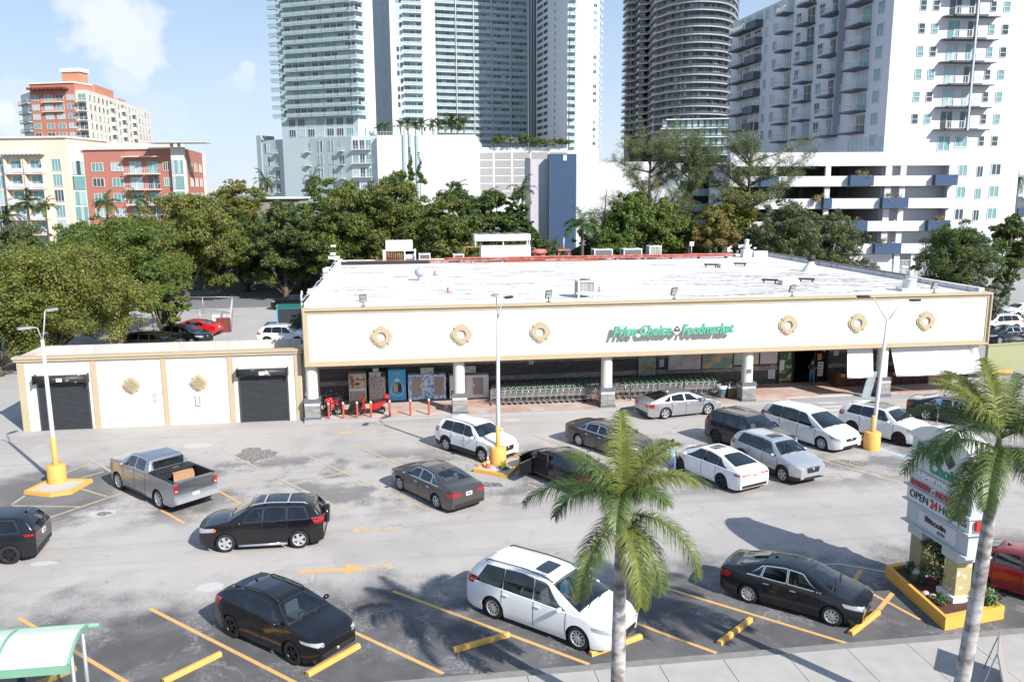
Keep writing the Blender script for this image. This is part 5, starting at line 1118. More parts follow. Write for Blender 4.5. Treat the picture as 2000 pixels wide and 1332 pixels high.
for i, (y, peel) in enumerate(((YF - .55, False), (YN + .75, True))):
    b = MB(); b.box(.06, W_ - .04, y - .30, y + .30, .0, 2.05, M_PEEL if peel else M_OLIVE); b.build('support_pillar', PT); b = MB(); b.box(-.06, W_ + .08, y - .42, y + .42, .0, .48, M_PYLW); b.build('pillar_plinth', PT); b = MB(); b.box(-.02, W_ + .04, y - .38, y + .38, 1.62, 2.0, M_PYL); b.build('pillar_collar', PT)
b = MB()
def band(z0, z1, m, o=0.): b.box(-o, W_ + o, YN - o, YF + o, z0, z1, m)
band(2.0, 2.75, M_PYL, .0); band(2.755, 3.27, M_PYLW, .03); band(3.275, 3.55, M_PYL, 0); band(3.555, 5.0, M_PYL, 0.0)
for z in (1.96, 2.72, 3.24): band(z, z + .05, M_PYL, .13)
b.build('board', PT)
b = MB(); n = 14; yc = (YF + YN) / 2; hw = (YF - YN) / 2
pts = [(YN - .02, 4.98), (YN - .02, 5.12)] + [(yc + hw * t_, 5.12 + .50 * (1 - t_ * t_) ) for t_ in np.linspace(-1, 1, n)] + [(YF + .02, 5.12), (YF + .02, 4.98)]
b.prism([(p[0], p[1]) for p in pts], -.10, W_ + .10, M_PYLW, Matrix(((0, 0, 1, 0), (1, 0, 0, 0), (0, 1, 0, 0), (0, 0, 0, 1)))); b.build('arched_top', PT)
M_REDL = mat('sign_red', (.55, .03, .03), .5); M_BLKL = mat('sign_black', (.03, .03, .035), .5); M_GRNL = mat('sign_deep_green', (.015, .26, .15), .5)
def ptxt(s_, z, h, m, ys=None, w=None, x=-.02, **k):
    y = yc if ys is None else ys; return text('lettering', s_, h, m, (x, y, z), (0, -1, 0), (0, 0, 1), PT, width=w, depth=.02, **k)
FW = (YF - YN)
b = MB(); b.box(-.012, -.002, YN + .05, YF - .05, 3.60, 4.93, mat('sign_face', (.60, .63, .62), .5)); b.build('sign_face', PT)
ptxt('Price', 4.62, .56, M_GRNL, YF - FW * .30, FW * .46, -.03, bold=.02, shear=.2); ptxt('Choice', 4.20, .50, M_GRNL, YN + FW * .42, FW * .52, -.03, bold=.02, shear=.2)
b = MB(); b.prism([(-.24, 0), (0, -.24), (.24, 0), (0, .24)], -.02, .02, M_BLKL, Matrix(((0, 0, 1, -.03), (1, 0, 0, YN + FW * .36), (0, 1, 0, 4.66), (0, 0, 0, 1)))); b.build('emblem', PT)
ptxt('Supermarket', 3.83, .30, M_PYLW, yc, FW * .84, -.03, bold=.012)
b = MB(); b.box(-.028, -.014, YN + .15, YF - .15, 3.70, 3.96, mat('sign_face_shade', (.34, .38, .38), .5)); b.build('name_band', PT)
ptxt('BAKERY - HOT FOOD', 3.42, .24, M_REDL, yc, FW * .92, -.03, bold=.010)
X_ = -.045
ptxt('OPEN', 3.01, .36, M_BLKL, YF - FW * .205, FW * .31, X_); ptxt('24', 3.01, .40, M_REDL, YF - FW * .455, FW * .12, X_, bold=.01); ptxt('HOURS', 3.01, .36, M_BLKL, YN + FW * .245, FW * .42, X_)
b = MB(); b.box(-.025, -.001, YN + FW * .17, YF - FW * .22, 2.12, 2.62, mat('banner_white', (.66, .65, .66), .6, c2=(.58, .56, .57), scale=7)); b.build('banner', PT); ptxt('Bitcoin', 2.42, .26, M_BLKL, yc, FW * .34, -.035, bold=.008); ptxt('ATM', 2.20, .14, M_BLKL, yc - FW * .1, FW * .12, -.035)
b = MB(); b.box(W_ * .2, W_ * .8, YN - .14, YN - .06, 2.86, 3.16, M_REDL); b.build('end_panel', PT)
# planter
cs = [G(1728, 1125), G(1845, 1231), G(1960, 1208)]; c4 = cs[0] + (cs[2] - cs[1]) * .85; cs.append(c4)
PLC = sum(cs, Vector()) / 4; PLC.z = 0
PLT = thing('planter', 'low yellow walled planter round the feet of the pylon sign', 'planter', tuple(PLC)); b = MB(); o = [p - PLC for p in cs]; q = [p * (1 - .22 / p.length) for p in o]
for i in range(4):
    j = (i + 1) % 4; b.add([(p.x, p.y, z) for z in (0, .42) for p in (o[i], o[j], q[j], q[i])], [(4, 5, 6, 7), (0, 1, 5, 4), (3, 2, 6, 7)], mat('planter_yellow', (.76, .40, .06), .7, c2=(.66, .36, .08), scale=2, detail=8))
b.build('planter_wall', PLT); b = MB(); b.add([(p.x, p.y, .30) for p in q], [(0, 1, 2, 3)], mat('mulch', (.12, .045, .03), .95, c2=(.05, .025, .018), scale=14, detail=8, bump=1.)); b.build('mulch_bed', PLT)
random.seed(11)
M_BUSH = mat('bush_leaf', (.055, .11, .02), .6, c2=(.03, .065, .015), scale=6)
r = thing('clipped_bush', 'dark green bush growing between the pylon pillars', 'bush', (17.35, 23.25, .3)); b = MB()
for k in range(16): leaf_clump(b, (random.uniform(-.25, .25), random.uniform(-.42, .42), random.uniform(.1, 1.35)), .34, 170, M_BUSH, .065, .9)
b.build('foliage', r, kind='stuff'); b = MB(); [b.tube([(0, 0, 0), (random.uniform(-.2, .2), random.uniform(-.3, .3), 1.2)], .02, M_WOOD, 5) for k in range(4)]; b.build('stems', r)
M_FLW = mat('pink_petal', (.55, .05, .22), .6)
r = thing('flowering_plant', 'low plant with pink flowers at the right corner of the planter', 'flowering plant', (17.95, 21.75, .3)); b = MB(); leaf_clump(b, (0, 0, .1), .42, 420, mat('fresh_leaf', (.08, .17, .03), .6), .08, .9); b.build('foliage', r, kind='stuff'); b = MB(); leaf_clump(b, (0, .05, .22), .42, 60, M_FLW, .045, .9); b.build('blossoms', r, kind='stuff')
for k, (x, y, l) in enumerate(((16.55, 22.0, 'small bushy herb in the planter before the near pillar'), (16.75, 23.4, 'small dark plant in the planter between the pillars'), (16.95, 24.2, 'small plant in the far left corner of the planter'))):
    r = thing('small_plant', l, 'plant', (x, y, .3), group='small plants in the planter'); b = MB(); leaf_clump(b, (0, 0, .05), .26, 200, M_BUSH, .07, .9); b.build('foliage', r, kind='stuff'); b = MB(); b.tube([(0, 0, 0), (0, 0, .2)], .015, M_WOOD, 5); b.build('stem', r)
M_ROCK = mat('pale_rock', (.50, .43, .36), .9, scale=8)
for k, (x, y, l) in enumerate(((16.45, 22.62, 'pale rock in the planter mulch, the left one of two'), (16.55, 22.40, 'pale rock in the planter mulch, the right one of two'))):
    r = thing('rock', l, 'rock', (x, y, .32), group='pale rocks in the planter'); b = MB(); b.ell((0, 0, .03), (.13, .10, .09), M_ROCK, 7, 5); b.build('stone', r); 
# ------------------------------------------------------------------ bus shelter, bin, A-frame board
SH = thing('bus_shelter', 'bus shelter with a curved milky roof and green frame at the bottom left', 'bus shelter', (-7.85, 19.45, .02))
M_SHG = mat('shelter_green', (.19, .38, .27), .5); M_SHR = mat('milky_roof', (.58, .60, .53), .5, var=.03); M_PCLEAR = None
m_, t_, bb = nodes('shelter_glass'); gl = t_.nodes.new('ShaderNodeBsdfTransparent'); gl.inputs[0].default_value = (.72, .78, .78, 1); gg = t_.nodes.new('ShaderNodeBsdfGlossy'); gg.inputs['Roughness'].default_value = .05
mxs = t_.nodes.new('ShaderNodeMixShader'); mxs.inputs[0].default_value = .07; t_.links.new(gl.outputs[0], mxs.inputs[1]); t_.links.new(gg.outputs[0], mxs.inputs[2]); t_.links.new(mxs.outputs[0], t_.nodes['Material Output'].inputs[0]); M_PCLEAR = m_
L_ = 4.6
prof = [(.78 * math.cos(a), 2.22 + .45 * math.sin(a)) for a in np.linspace(R(8), R(172), 13)]  # y,z across
prof = [(.80, 2.52)] + [(.80 - 1.32 * t_, 2.52 + .12 * math.sin(t_ * math.pi * .9) - .30 * t_ ** 2.2) for t_ in np.linspace(.05, 1, 12)]
def strip(x0, x1, th, m, nm, p=None, y_off=0):
    p = p or prof; b = MB(); n = len(p); vs = [(x, q[0], q[1] + dz) for x in (x0, x1) for dz in (0, th) for q in p]; fs = []
    for i in range(n - 1): fs += [(i, i + 1, 2 * n + i + 1, 2 * n + i), (n + i, n + i + 1, 3 * n + i + 1, 3 * n + i), (i, i + 1, n + i + 1, n + i), (2 * n + i, 2 * n + i + 1, 3 * n + i + 1, 3 * n + i)]
    fs += [(0, 2 * n, 3 * n, n), (n - 1, 3 * n - 1, 4 * n - 1, 2 * n - 1)]; b.add(vs, fs, m); return b.build(nm, SH)
strip(-L_, 0, .03, M_SHR, 'roof_panel')
for x in (-.0, -1.62, -3.24): strip(x - .035, x + .035, .05, M_SHG, 'roof_rib')
b = MB(); b.box(-L_, .06, -.60, -.52, 2.10, 2.27, M_SHG); b.build('front_gutter', SH); b = MB(); b.tube([(-L_, .82, 2.52), (.28, .82, 2.52)], .06, M_SHG, 8); b.build('rear_beam', SH)
for y in (.50, -.25):
    for x in (-.02, -3.2): b = MB(); b.tube([(x, y, 0), (x, y, 2.5 if y > 0 else 2.45)], .045, M_STEEL, 10); b.build('post', SH)
b = MB(); b.box(-3.15, -.1, .52, .535, .3, 2.2, M_PCLEAR); b.build('rear_glass', SH)
b = MB(); b.box(-2.9, -.9, .05, .42, .43, .47, M_STEEL); b.box(-2.8, -2.74, .1, .4, 0, .43, M_STEEL); b.box(-1.1, -1.04, .1, .4, 0, .43, M_STEEL); b.build('bench', SH)
r = thing('litter_bin', 'dark round street bin with a white lid insert beside the bus shelter', 'litter bin', (-6.85, 18.9, .1)); b = MB(); b.lathe([(.26, 0), (.28, .85), (.28, .95)], M_BLACKPL, 20); b.build('bin_body', r); b = MB(); b.lathe([(.29, .95), (.27, 1.05), (.12, 1.12)], M_BLACKPL, 20); b.build('lid', r); b = MB(); b.lathe([(.12, 1.125), (.11, 1.14), (.001, 1.145)], M_WPAINT, 16); b.build('lid_insert', r)
r = thing('sidewalk_board', 'grey A-frame board with an orange edge standing at the bottom right corner', 'A-frame sign', (15.75, 18.1, .1), R(50)); b = MB(); b.box(-.62, .62, -.02, .02, 0, 1.15, mat('board_grey', (.22, .22, .22), .6, c2=(.32, .31, .30), scale=3), Matrix.Rotation(R(-14), 4, 'X')); b.build('front_panel', r)
b = MB(); b.box(.60, .63, -.024, .024, 0, 1.16, mat('board_orange', (.72, .12, .04), .5), Matrix.Rotation(R(-14), 4, 'X')); b.build('orange_edge', r); b = MB(); [b.tube([(x, .55, 0), (x, .27, 1.12)], .015, M_STEEL, 6) for x in (-.55, .55)]; b.build('rear_legs', r)

# ------------------------------------------------------------------ roof equipment
RZ = 6.48
M_ACW = mat('ac_cabinet', (.62, .63, .64), .5, c2=(.52, .53, .54), scale=3); M_RPIPE = mat('red_coated_pipe', (.38, .08, .065), .8, c2=(.42, .25, .22), scale=2, detail=8, thr=(.4, .8)); M_GRILL = mat('condenser_fins', (.08, .08, .085), .5, c2=(.16, .16, .16), scale=30, stretch=(1, 1, .1))
def rx(px, py, Y, z=None):
    p = PY(px, py, Y); return p.x
ROW = 79.0
def acbox(x, y, w, d, h, lab, grp='condensers on the store roof', fins=True, z=RZ):
    r = thing('air_conditioner', lab, 'air conditioner', (x, y, z), group=grp); b = MB(); b.box(-w / 2, w / 2, -d / 2, d / 2, .35, .35 + h, M_GRILL if fins else mat('louvre_beige', (.36, .35, .33), .6, c2=(.22, .21, .20), scale=11, stretch=(1, 1, .05), thr=(.42, .58))); b.build('core', r)
    b = MB()
    for sx in (-1, 1):
        for sy in (-1, 1): b.box(sx * w / 2 - .05, sx * w / 2 + .05, sy * d / 2 - .05, sy * d / 2 + .05, 0, .36 + h, M_ACW)
    b.box(-w / 2 - .06, w / 2 + .06, -d / 2 - .06, d / 2 + .06, .36 + h, .46 + h, M_ACW); b.box(-w / 2 + .05, w / 2 - .05, -d / 2 - .04, d / 2 + .04, .28, .38, M_ACW); b.build('frame', r)
    b = MB(); b.lathe([(min(w, d) * .38, .46 + h), (min(w, d) * .36, .52 + h), (.001, .52 + h)], M_GRILL, 16); b.build('fan', r); return r
for px0, px1, ytop, ybot, l in ((1157, 1193, 487, 509, 'white framed condenser on the roof edge, left of two twins'), (1214, 1250, 486, 508, 'white framed condenser on the roof edge, right of two twins'), (818, 840, 497, 516, 'small condenser beside the pipe rack on the roof'), (885, 905, 501, 515, 'smallest condenser left of the big white unit')):
    p, q = PY(px0, ybot, 78.5), PY(px1, ytop, 78.5); acbox((p.x + q.x) / 2, 78.4, q.x - p.x - .1, 1.2, max(.3, q.z - p.z - .5), l)
p, q = PY(1265, 506, 78.5), PY(1287, 488, 78.5); acbox((p.x + q.x) / 2, 78.4, q.x - p.x, 1.0, .8, 'closed grey condenser right of the two twins', fins=False)
acbox(11.65, 50.6, 1.0, .9, .62, 'grey louvred air conditioner near the front edge of the roof', fins=False)
# big white unit
p, q = PY(938, 512, 78.8), PY(1033, 478, 78.8)
r = thing('rooftop_unit', 'large white two storey refrigeration unit on the back of the roof', 'rooftop unit', ((p.x + q.x) / 2, 78.6, RZ)); w = (q.x - p.x) / 2
b = MB(); b.box(-w, w, -.9, .9, 0, q.z - RZ, M_WPAINT); b.build('cabinet', r); zz = q.z - RZ; b = MB(); [b.box(-w + k * 2 * w / 3 - .02, -w + k * 2 * w / 3 + .02, -.915, -.9, .02, zz - .05, M_STEEL) for k in (1, 2)]; b.build('panel_joints', r)
b = MB()
for x in (-w - .5, -w * .1, w - .1): b.box(x - .05, x + .05, -.7, -.6, zz, zz + .45, M_WPAINT)
for x in (-w - .5, w - .1): b.box(x - .05, x + .05, .6, .7, zz, zz + .45, M_WPAINT)
b.build('legs', r); b = MB(); b.box(-w - .6, w, -.85, .85, zz + .45, zz + 1.05, M_ACW); b.build('condenser_bank', r)
for k in range(4):
    b = MB(); b.lathe([(.55, 0), (.5, .12), (.001, .12)], M_GRILL, 14, Matrix.Translation((-w + .3 + k * (2 * w) / 4, 0, zz + 1.05))); b.build('fan', r)
b = MB(); b.tube([(-w - .05, -.6, zz - .1), (-w - 1.6, -.6, zz - .1), (-w - 1.6, -.6, 0)], .06, mat('copper_pipe', (.42, .16, .10), .5), 6); b.build('pipe', r)
# pipe rack
p, q = PY(750, 517, 78.8), PY(812, 495, 78.8); r = thing('compressor_rack', 'white framed compressor rack with copper pipes at the left back of the roof', 'compressor rack', ((p.x + q.x) / 2, 78.4, RZ)); w = (q.x - p.x) / 2
b = MB(); b.box(-w * .85, w * .8, -.6, .6, 1.25, 2.1, M_WPAINT); b.build('condenser_box', r); b = MB()
for x in (-w, -w * .9, w * .3, w * .95): b.box(x - .06, x + .06, -.75, -.63, 0, 1.25, M_WPAINT); b.box(x - .06, x + .06, .63, .75, 0, 1.25, M_WPAINT)
b.box(-w, w, -.76, -.62, 1.15, 1.27, M_WPAINT); b.build('frame', r); b = MB(); [b.tube([(x, -.55, .1), (x, -.55, 1.1)], .04, MATS['copper_pipe'], 5) for x in np.linspace(-w * .8, w * .25, 9)]; [b.tube([(-w * .85, -.5, z), (w * .3, -.5, z)], .03, M_BLACKPL, 5) for z in (.3, .6, .9)]; b.build('pipework', r)
b = MB(); b.lathe([(.28, -.5), (.3, 0), (.28, .5)], M_WPAINT, 14, Matrix.Translation((w * .62, -.2, .55)) @ Matrix.Rotation(math.pi / 2, 4, 'Y')); b.build('receiver_tank', r)
r = thing('roof_pipes', 'bundle of red coated pipes along the back edge of the roof', 'pipes', (14, 77.4, RZ))
xs_ = np.linspace(-18.5, 18.5, 30)
for k, (dy, z) in enumerate(((0, .22), (.22, .24), (.45, .26), (.1, .40))):
    b = MB(); x0 = -18.5 if k < 2 else -10; b.tube([(x, dy + random.uniform(-.03, .03), z + random.uniform(-.03, .03)) for x in xs_ if x >= x0], .085, M_RPIPE if k != 0 else M_RPIPE, 7); b.build('pipe', r)
b = MB(); [b.box(x - .08, x + .08, -.2, .7, 0, .13, M_CURB) for x in np.linspace(-18, 18, 14)]; b.build('pipe_supports', r)
b = MB(); b.box(-4, 5, -.75, -.35, .0, .12, mat('rusty_tray', (.40, .12, .06), .8)); b.box(-19, -11, -.4, -.15, 0, .3, M_BLACKPL); b.build('cable_tray', r)
for px, l in ((1053, 'red coated roof fan right of the big white unit'), (1101, 'small red table frame on the roof right of the fan')):
    p = PY(px, 510, 78.6); r = thing('roof_fan' if px < 1100 else 'pipe_stand', l, 'roof fan' if px < 1100 else 'stand', (p.x, 78.6, RZ))
    if px < 1100: b = MB(); b.box(-.5, .5, -.5, .5, 0, .7, M_RPIPE); b.build('base', r); b = MB(); b.lathe([(.75, .7), (.8, .85), (.6, 1.05), (.001, 1.1)], M_RPIPE, 14); b.build('hood', r)
    else: b = MB(); [b.box(sx * .5 - .06, sx * .5 + .06, -.06, .06, 0, .9, M_RPIPE) for sx in (-1, 1)]; b.build('legs', r); b = MB(); b.box(-.62, .62, -.3, .3, .9, 1.02, M_RPIPE); b.tube([(0, 0, 1.0), (0, 0, 2.1)], .04, M_WPAINT, 6); b.build('table_top', r)
p = PY(1457, 508, 78); r = thing('roof_duct', 'white stack of ducts at the right back corner of the roof', 'duct', (p.x, 78, RZ)); b = MB(); b.box(-.45, .45, -.4, .4, 0, .8, M_ACW); b.box(.6, 2.0, -.5, .5, 0, .6, M_ACW); b.build('duct_box', r); b = MB(); b.lathe([(.32, .8), (.36, 1.1), (.22, 1.2), (.20, 1.6), (.32, 1.7), (.001, 1.8)], M_ACW, 14); b.build('cowl', r)
p = PY(1500, 512, 78); r = thing('goose_neck_vent', 'thin white antenna mast on the back of the roof', 'mast', (PY(1350, 505, 78).x, 78, RZ)); b = MB(); b.tube([(0, 0, 0), (0, 0, 1.6)], .035, M_WPAINT, 6); b.build('mast', r); b = MB(); b.box(-.2, .2, -.1, .1, 1.2, 1.6, M_WPAINT); b.build('head', r)
# small vents over the roof
p = G(820, 548, RZ); r = thing('turbine_vent', 'round grey turbine vent on the left of the roof', 'roof vent', tuple(p)); b = MB(); b.lathe([(.16, 0), (.16, .35)], M_STEEL, 14); b.build('neck', r); b = MB(); b.ell((0, 0, .62), (.38, .38, .34), mat('vent_grey', (.40, .44, .50), .5), 16, 10); b.build('turbine_head', r)
p = G(1583, 530, RZ); r = thing('turbine_vent', 'black round vent head on a white cone towards the right of the roof', 'roof vent', tuple(p)); b = MB(); b.lathe([(.75, 0), (.30, .6), (.2, .8)], M_ROOF, 16); b.build('cone', r); b = MB(); b.ell((0, 0, 1.05), (.36, .36, .30), M_BLACKPL, 14, 8); b.build('turbine_head', r)
for px, py, l in ((1388, 522, 'dark flat vent left of the back pair on the right of the roof'), (1445, 520, 'dark flat vent right of the back pair on the right of the roof'), (1503, 553, 'dark flat vent, left of the front pair'), (1575, 551, 'dark flat vent, right of the front pair near the black vent head')):
    p = G(px, py, RZ); r = thing('ridge_vent', l, 'roof vent', tuple(p), R(-25), 'dark flat vents on the roof'); b = MB(); b.box(-.55, .55, -.07, .07, .16, .30, mat('vent_brown', (.07, .035, .03), .7)); b.build('cap', r); b = MB(); [b.box(x - .05, x + .05, -.05, .05, 0, .16, M_BLACKPL) for x in (-.4, .4)]; b.build('feet', r)
for px, py, l in ((1515, 556, 'white skylight box between the front pair of flat vents'), (1396, 523, 'white skylight box beside the back flat vent')):
    p = G(px + 8, py, RZ); r = thing('skylight_box', l, 'skylight', tuple(p), group='white boxes on the roof'); b = MB(); b.box(0, 1.3, -.4, .4, 0, .25, M_ROOF); b.build('curb', r); b = MB(); b.box(.03, 1.27, -.37, .37, .25, .32, M_ACW); b.build('dome', r)
p = G(1775, 568, RZ); r = thing('drum_fan', 'round white exhaust fan near the right front corner of the roof', 'roof fan', tuple(p)); b = MB(); b.box(-.7, .5, -.4, .4, 0, .2, M_ROOF); b.build('base', r); b = MB(); b.lathe([(.42, .2), (.42, .75), (.46, .8), (.001, .85)], M_ACW, 18); b.build('drum', r)
for px, py, l in ((850, 538, 'small rusty pipe vent in the back left of the roof'), (876, 572, 'small rusty vent fitting at the front left of the roof'), (1172, 570, 'small grey satellite bracket beside the louvred unit')):
    p = G(px, py, RZ); r = thing('pipe_vent', l, 'pipe vent', tuple(p), group='little pipe vents'); b = MB(); b.lathe([(.10, 0), (.10, .35), (.001, .36)], MATS['copper_pipe'] if px < 1100 else M_STEEL, 10); b.build('pipe', r); b = MB(); b.box(.05, .45, -.08, .08, .12, .34, M_ACW); b.build('fitting', r)
for x, l in ((-1.96, 'floodlight on the roof edge above the leftmost medallion'), (8.85, 'floodlight on the roof edge above the third medallion'), (16.55, 'floodlight above the emblem of the green lettering'), (24.1, 'floodlight above the fourth medallion'), (33.6, 'floodlight near the right front corner of the roof')):
    r = thing('floodlight', l, 'floodlight', (x, FY + .45, 6.58), group='floodlights along the roof edge'); b = MB(); b.tube([(0, 0, 0), (0, 0, .28)], .03, M_BLACKPL, 6); b.box(-.12, .12, -.06, .06, 0, .03, M_BLACKPL); b.build('bracket', r)
    b = MB(); T = Matrix.Translation((0, 0, .48)) @ Matrix.Rotation(R(28), 4, 'X') @ Matrix.Rotation(R(12), 4, 'Z'); b.box(-.20, .20, -.04, .05, -.25, .25, mat('flood_grey', (.12, .11, .10), .5), T); b.build('housing', r); b = MB(); b.box(-.17, .17, -.052, -.041, .02, .22, M_LAMP, T); b.box(-.17, .17, -.052, -.041, -.22, -.02, M_LAMP, T); b.build('lens', r)
# rubble and pipe along the left roof edge
r = thing('roof_edge_fittings', 'white clamps and bent flashing along the left edge of the roof', 'roof fittings', (-5.25, 52, 6.7)); b = MB(); random.seed(9)
for k in range(26): y = random.uniform(-3, 26); b.box(-.25, .2, y, y + .12, 0.16, .22 + random.uniform(.05, .3), M_ACW, Matrix.Rotation(random.uniform(-.1, .1), 4, 'X'))
b.tube([(-.1, y, .3 + random.uniform(-.06, .06)) for y in np.linspace(-4, 26, 30)], .05, M_STEEL, 5); b.build('flashing', r)
b = MB(); b.tube([(-.2, -3.6, -.6), (-.2, -3.6, .55), (-.2, -3.3, .75), (-.2, -3.0, .55)], .05, M_WPAINT, 7); b.build('goose_neck_pipe', r)
# ------------------------------------------------------------------ people
def person(lab, loc, rz, joints, zones, hair, hairlen=0., scale=1.):
    """One skinned body; joints: name -> (x, y, z, radius, parent). zones paint clothes by bone."""
    r = thing('person', lab, 'person', loc, rz); names = list(joints); me = bpy.data.meshes.new('body')
    vs = [Vector(joints[n][:3]) for n in names]; es = [(names.index(joints[n][4]), i) for i, n in enumerate(names) if joints[n][4]]
    me.from_pydata(vs, es, []); o = bpy.data.objects.new('body', me); col.objects.link(o)
    md = o.modifiers.new('s', 'SKIN'); md.use_smooth_shade = True; o.modifiers.new('d', 'SUBSURF').levels = 2
    for i, n in enumerate(names): sv = me.skin_vertices[0].data[i]; q = joints[n][3]; sv.radius = q if hasattr(q, '__len__') else (q, q); sv.use_root = (i == 0)
    bpy.context.view_layer.update(); m2 = bpy.data.meshes.new_from_object(o.evaluated_get(bpy.context.evaluated_depsgraph_get())); bpy.data.objects.remove(o)
    ms = []; 
    for z in zones.values():
        if z not in ms: ms.append(z)
    for m in ms: m2.materials.append(m)
    segs = [(joints[joints[n][4]][:3], joints[n][:3], n) for n in names if joints[n][4]]
    for p in m2.polygons:
        c = p.center; best = None
        for a, b_, n in segs:
            a, b_ = Vector(a), Vector(b_); d = b_ - a; t = max(0, min(1, (c - a).dot(d) / max(1e-6, d.dot(d)))); q = (c - a - d * t).length
            if best is None or q < best[0]: best = (q, n)
        key = next((k for k in zones if best[1].startswith(k)), 'default'); p.material_index = ms.index(zones.get(key, zones['default']))
    m2.name = 'body'; mkobj('body', m2, r)
    h = Vector(joints['head'][:3]); b = MB(); b.ell(h + Vector((-.015, 0, .035)), (.105, .088, .115), hair, 14, 10)
    if hairlen: b.ell(h + Vector((-.06, 0, -hairlen * .5)), (.07, .10, hairlen * .65), hair, 12, 8)
    b.build('hair', r)
    b = MB(); sk = zones['head']; b.ell(h + Vector((.088, 0, -.02)), (.018, .013, .022), sk, 8, 6); [b.ell(h + Vector((0, s_ * .082, -.01)), (.02, .012, .03), sk, 8, 6) for s_ in (-1, 1)]; b.build('nose_and_ears', r)
    b = MB(); [b.ell(h + Vector((.083, s_ * .032, .01)), (.008, .012, .008), M_SEAM, 8, 6) for s_ in (-1, 1)]; b.build('eyes', r)
    b = MB(); b.ell(h + Vector((.082, 0, -.062)), (.008, .026, .008), mat('lips', (.35, .12, .10), .6), 8, 6); b.build('mouth', r)
    return r
def hand(J, nm, p, d, s_, fore):
    """five short fingers rooted in the palm"""
    p, d = Vector(p), Vector(d).normalized(); side = d.cross(Vector((0, 0, 1))); side = side.normalized() if side.length > .1 else Vector((1, 0, 0))
    J[nm + '_palm'] = (*(p + d * .05), (.034, .018), fore)
    for k, (o, l) in enumerate(((-.03, .065), (-.01, .075), (.01, .07), (.03, .055))): a = p + d * .10 + side * o; J['%s_f%d' % (nm, k)] = (*a, .010, nm + '_palm'); J['%s_g%d' % (nm, k)] = (*(a + d * l * .8 + Vector((.02, 0, 0))), .008, '%s_f%d' % (nm, k))
    a = p + d * .05 - side * .045 * s_; J[nm + '_thumb'] = (*a, .011, nm + '_palm'); J[nm + '_thumb2'] = (*(a + d * .045 + Vector((.01, 0, 0))), .009, nm + '_thumb')
def standing(arms, stride=.05):
    J = {'pelvis': (0, 0, .96, (.15, .115), None), 'waist': (0, 0, 1.12, (.135, .10), 'pelvis'), 'chest': (.01, 0, 1.33, (.165, .115), 'waist'), 'neckbase': (0, 0, 1.47, (.075, .065), 'chest'), 'neck': (.01, 0, 1.54, .052, 'neckbase'), 'head': (.025, 0, 1.65, (.088, .078), 'neck'), 'headtop': (.015, 0, 1.73, (.065, .06), 'head')}
    for s_, n in ((1, 'l'), (-1, 'r')):
        st = stride * s_; J['leg_%s1' % n] = (0, .09 * s_, .88, .095, 'pelvis'); J['leg_%s2' % n] = (st * .5 + .02, .10 * s_, .50, .062, 'leg_%s1' % n); J['leg_%s3' % n] = (st, .10 * s_, .10, .042, 'leg_%s2' % n); J['foot_%s1' % n] = (st - .03, .10 * s_, .045, .04, 'leg_%s3' % n); J['foot_%s2' % n] = (st + .14, .115 * s_, .035, (.045, .03), 'foot_%s1' % n)
        e, w = arms[0 if s_ > 0 else 1]; J['arm_%s1' % n] = (0, .19 * s_, 1.42, .055, 'chest'); J['arm_%s2' % n] = (e[0], e[1] * s_, e[2], .042, 'arm_%s1' % n); J['fore_%s' % n] = (w[0], w[1] * s_, w[2], .028, 'arm_%s2' % n)
        d = Vector((w[0] - e[0], (w[1] - e[1]) * s_, w[2] - e[2])); hand(J, 'hand_' + n, (w[0], w[1] * s_, w[2]), d, s_, 'fore_%s' % n)
    return J
SKIN = mat('skin', (.46, .25, .17), .55, var=.04); SKD = mat('skin_tan', (.32, .17, .11), .55, var=.04); JEAN = mat('blue_denim', (.06, .13, .27), .85, c2=(.10, .19, .36), scale=9); DKS = mat('dark_shirt', (.02, .018, .022), .8); STR = mat('striped_shirt', (.62, .68, .76), .8, c2=(.30, .40, .55), scale=22, stretch=(1, 1, .05), thr=(.42, .55)); SHO = mat('dark_shoes', (.03, .028, .027), .6); HR = mat('dark_hair', (.012, .009, .008), .6)
p = G(1595, 755, .1)
person('person in dark shirt, cap and blue jeans standing at the store entrance looking down', (p.x, 51.35, .1), R(-120), standing((((.04, .27, 1.17), (.26, .14, 1.12)), ((.04, .27, 1.17), (.26, .14, 1.12)))), {'default': DKS, 'waist': DKS, 'leg': JEAN, 'foot': SHO, 'head': SKIN, 'neck': SKIN, 'fore': SKIN, 'hand': SKIN, 'arm': DKS}, mat('navy_cap', (.015, .018, .03), .8))
p = G(1312, 930)
person('person in striped pale shirt and blue jeans walking beside the white sedan', (p.x, p.y, 0), R(75), standing((((-.06, .24, 1.16), (.05, .25, .93)), ((.05, .24, 1.16), (.16, .24, .95))), .16), {'default': STR, 'waist': STR, 'leg': JEAN, 'foot': SHO, 'head': SKD, 'neck': SKD, 'fore': STR, 'hand': SKD, 'arm': STR}, HR)
J = standing((((.08, .24, 1.17), (.26, .12, 1.03)), ((.08, .24, 1.17), (.26, .12, 1.03))))
for n in ('l', 'r'):
    s_ = 1 if n == 'l' else -1; J['leg_%s1' % n] = (.06, .09 * s_, .90, .095, 'pelvis'); J['leg_%s2' % n] = (.46, .10 * s_, .92, .062, 'leg_%s1' % n); J['leg_%s3' % n] = (.47, .10 * s_, .50, .042, 'leg_%s2' % n); J['foot_%s1' % n] = (.44, .10 * s_, .45, .04, 'leg_%s3' % n); J['foot_%s2' % n] = (.61, .115 * s_, .435, (.045, .03), 'foot_%s1' % n)
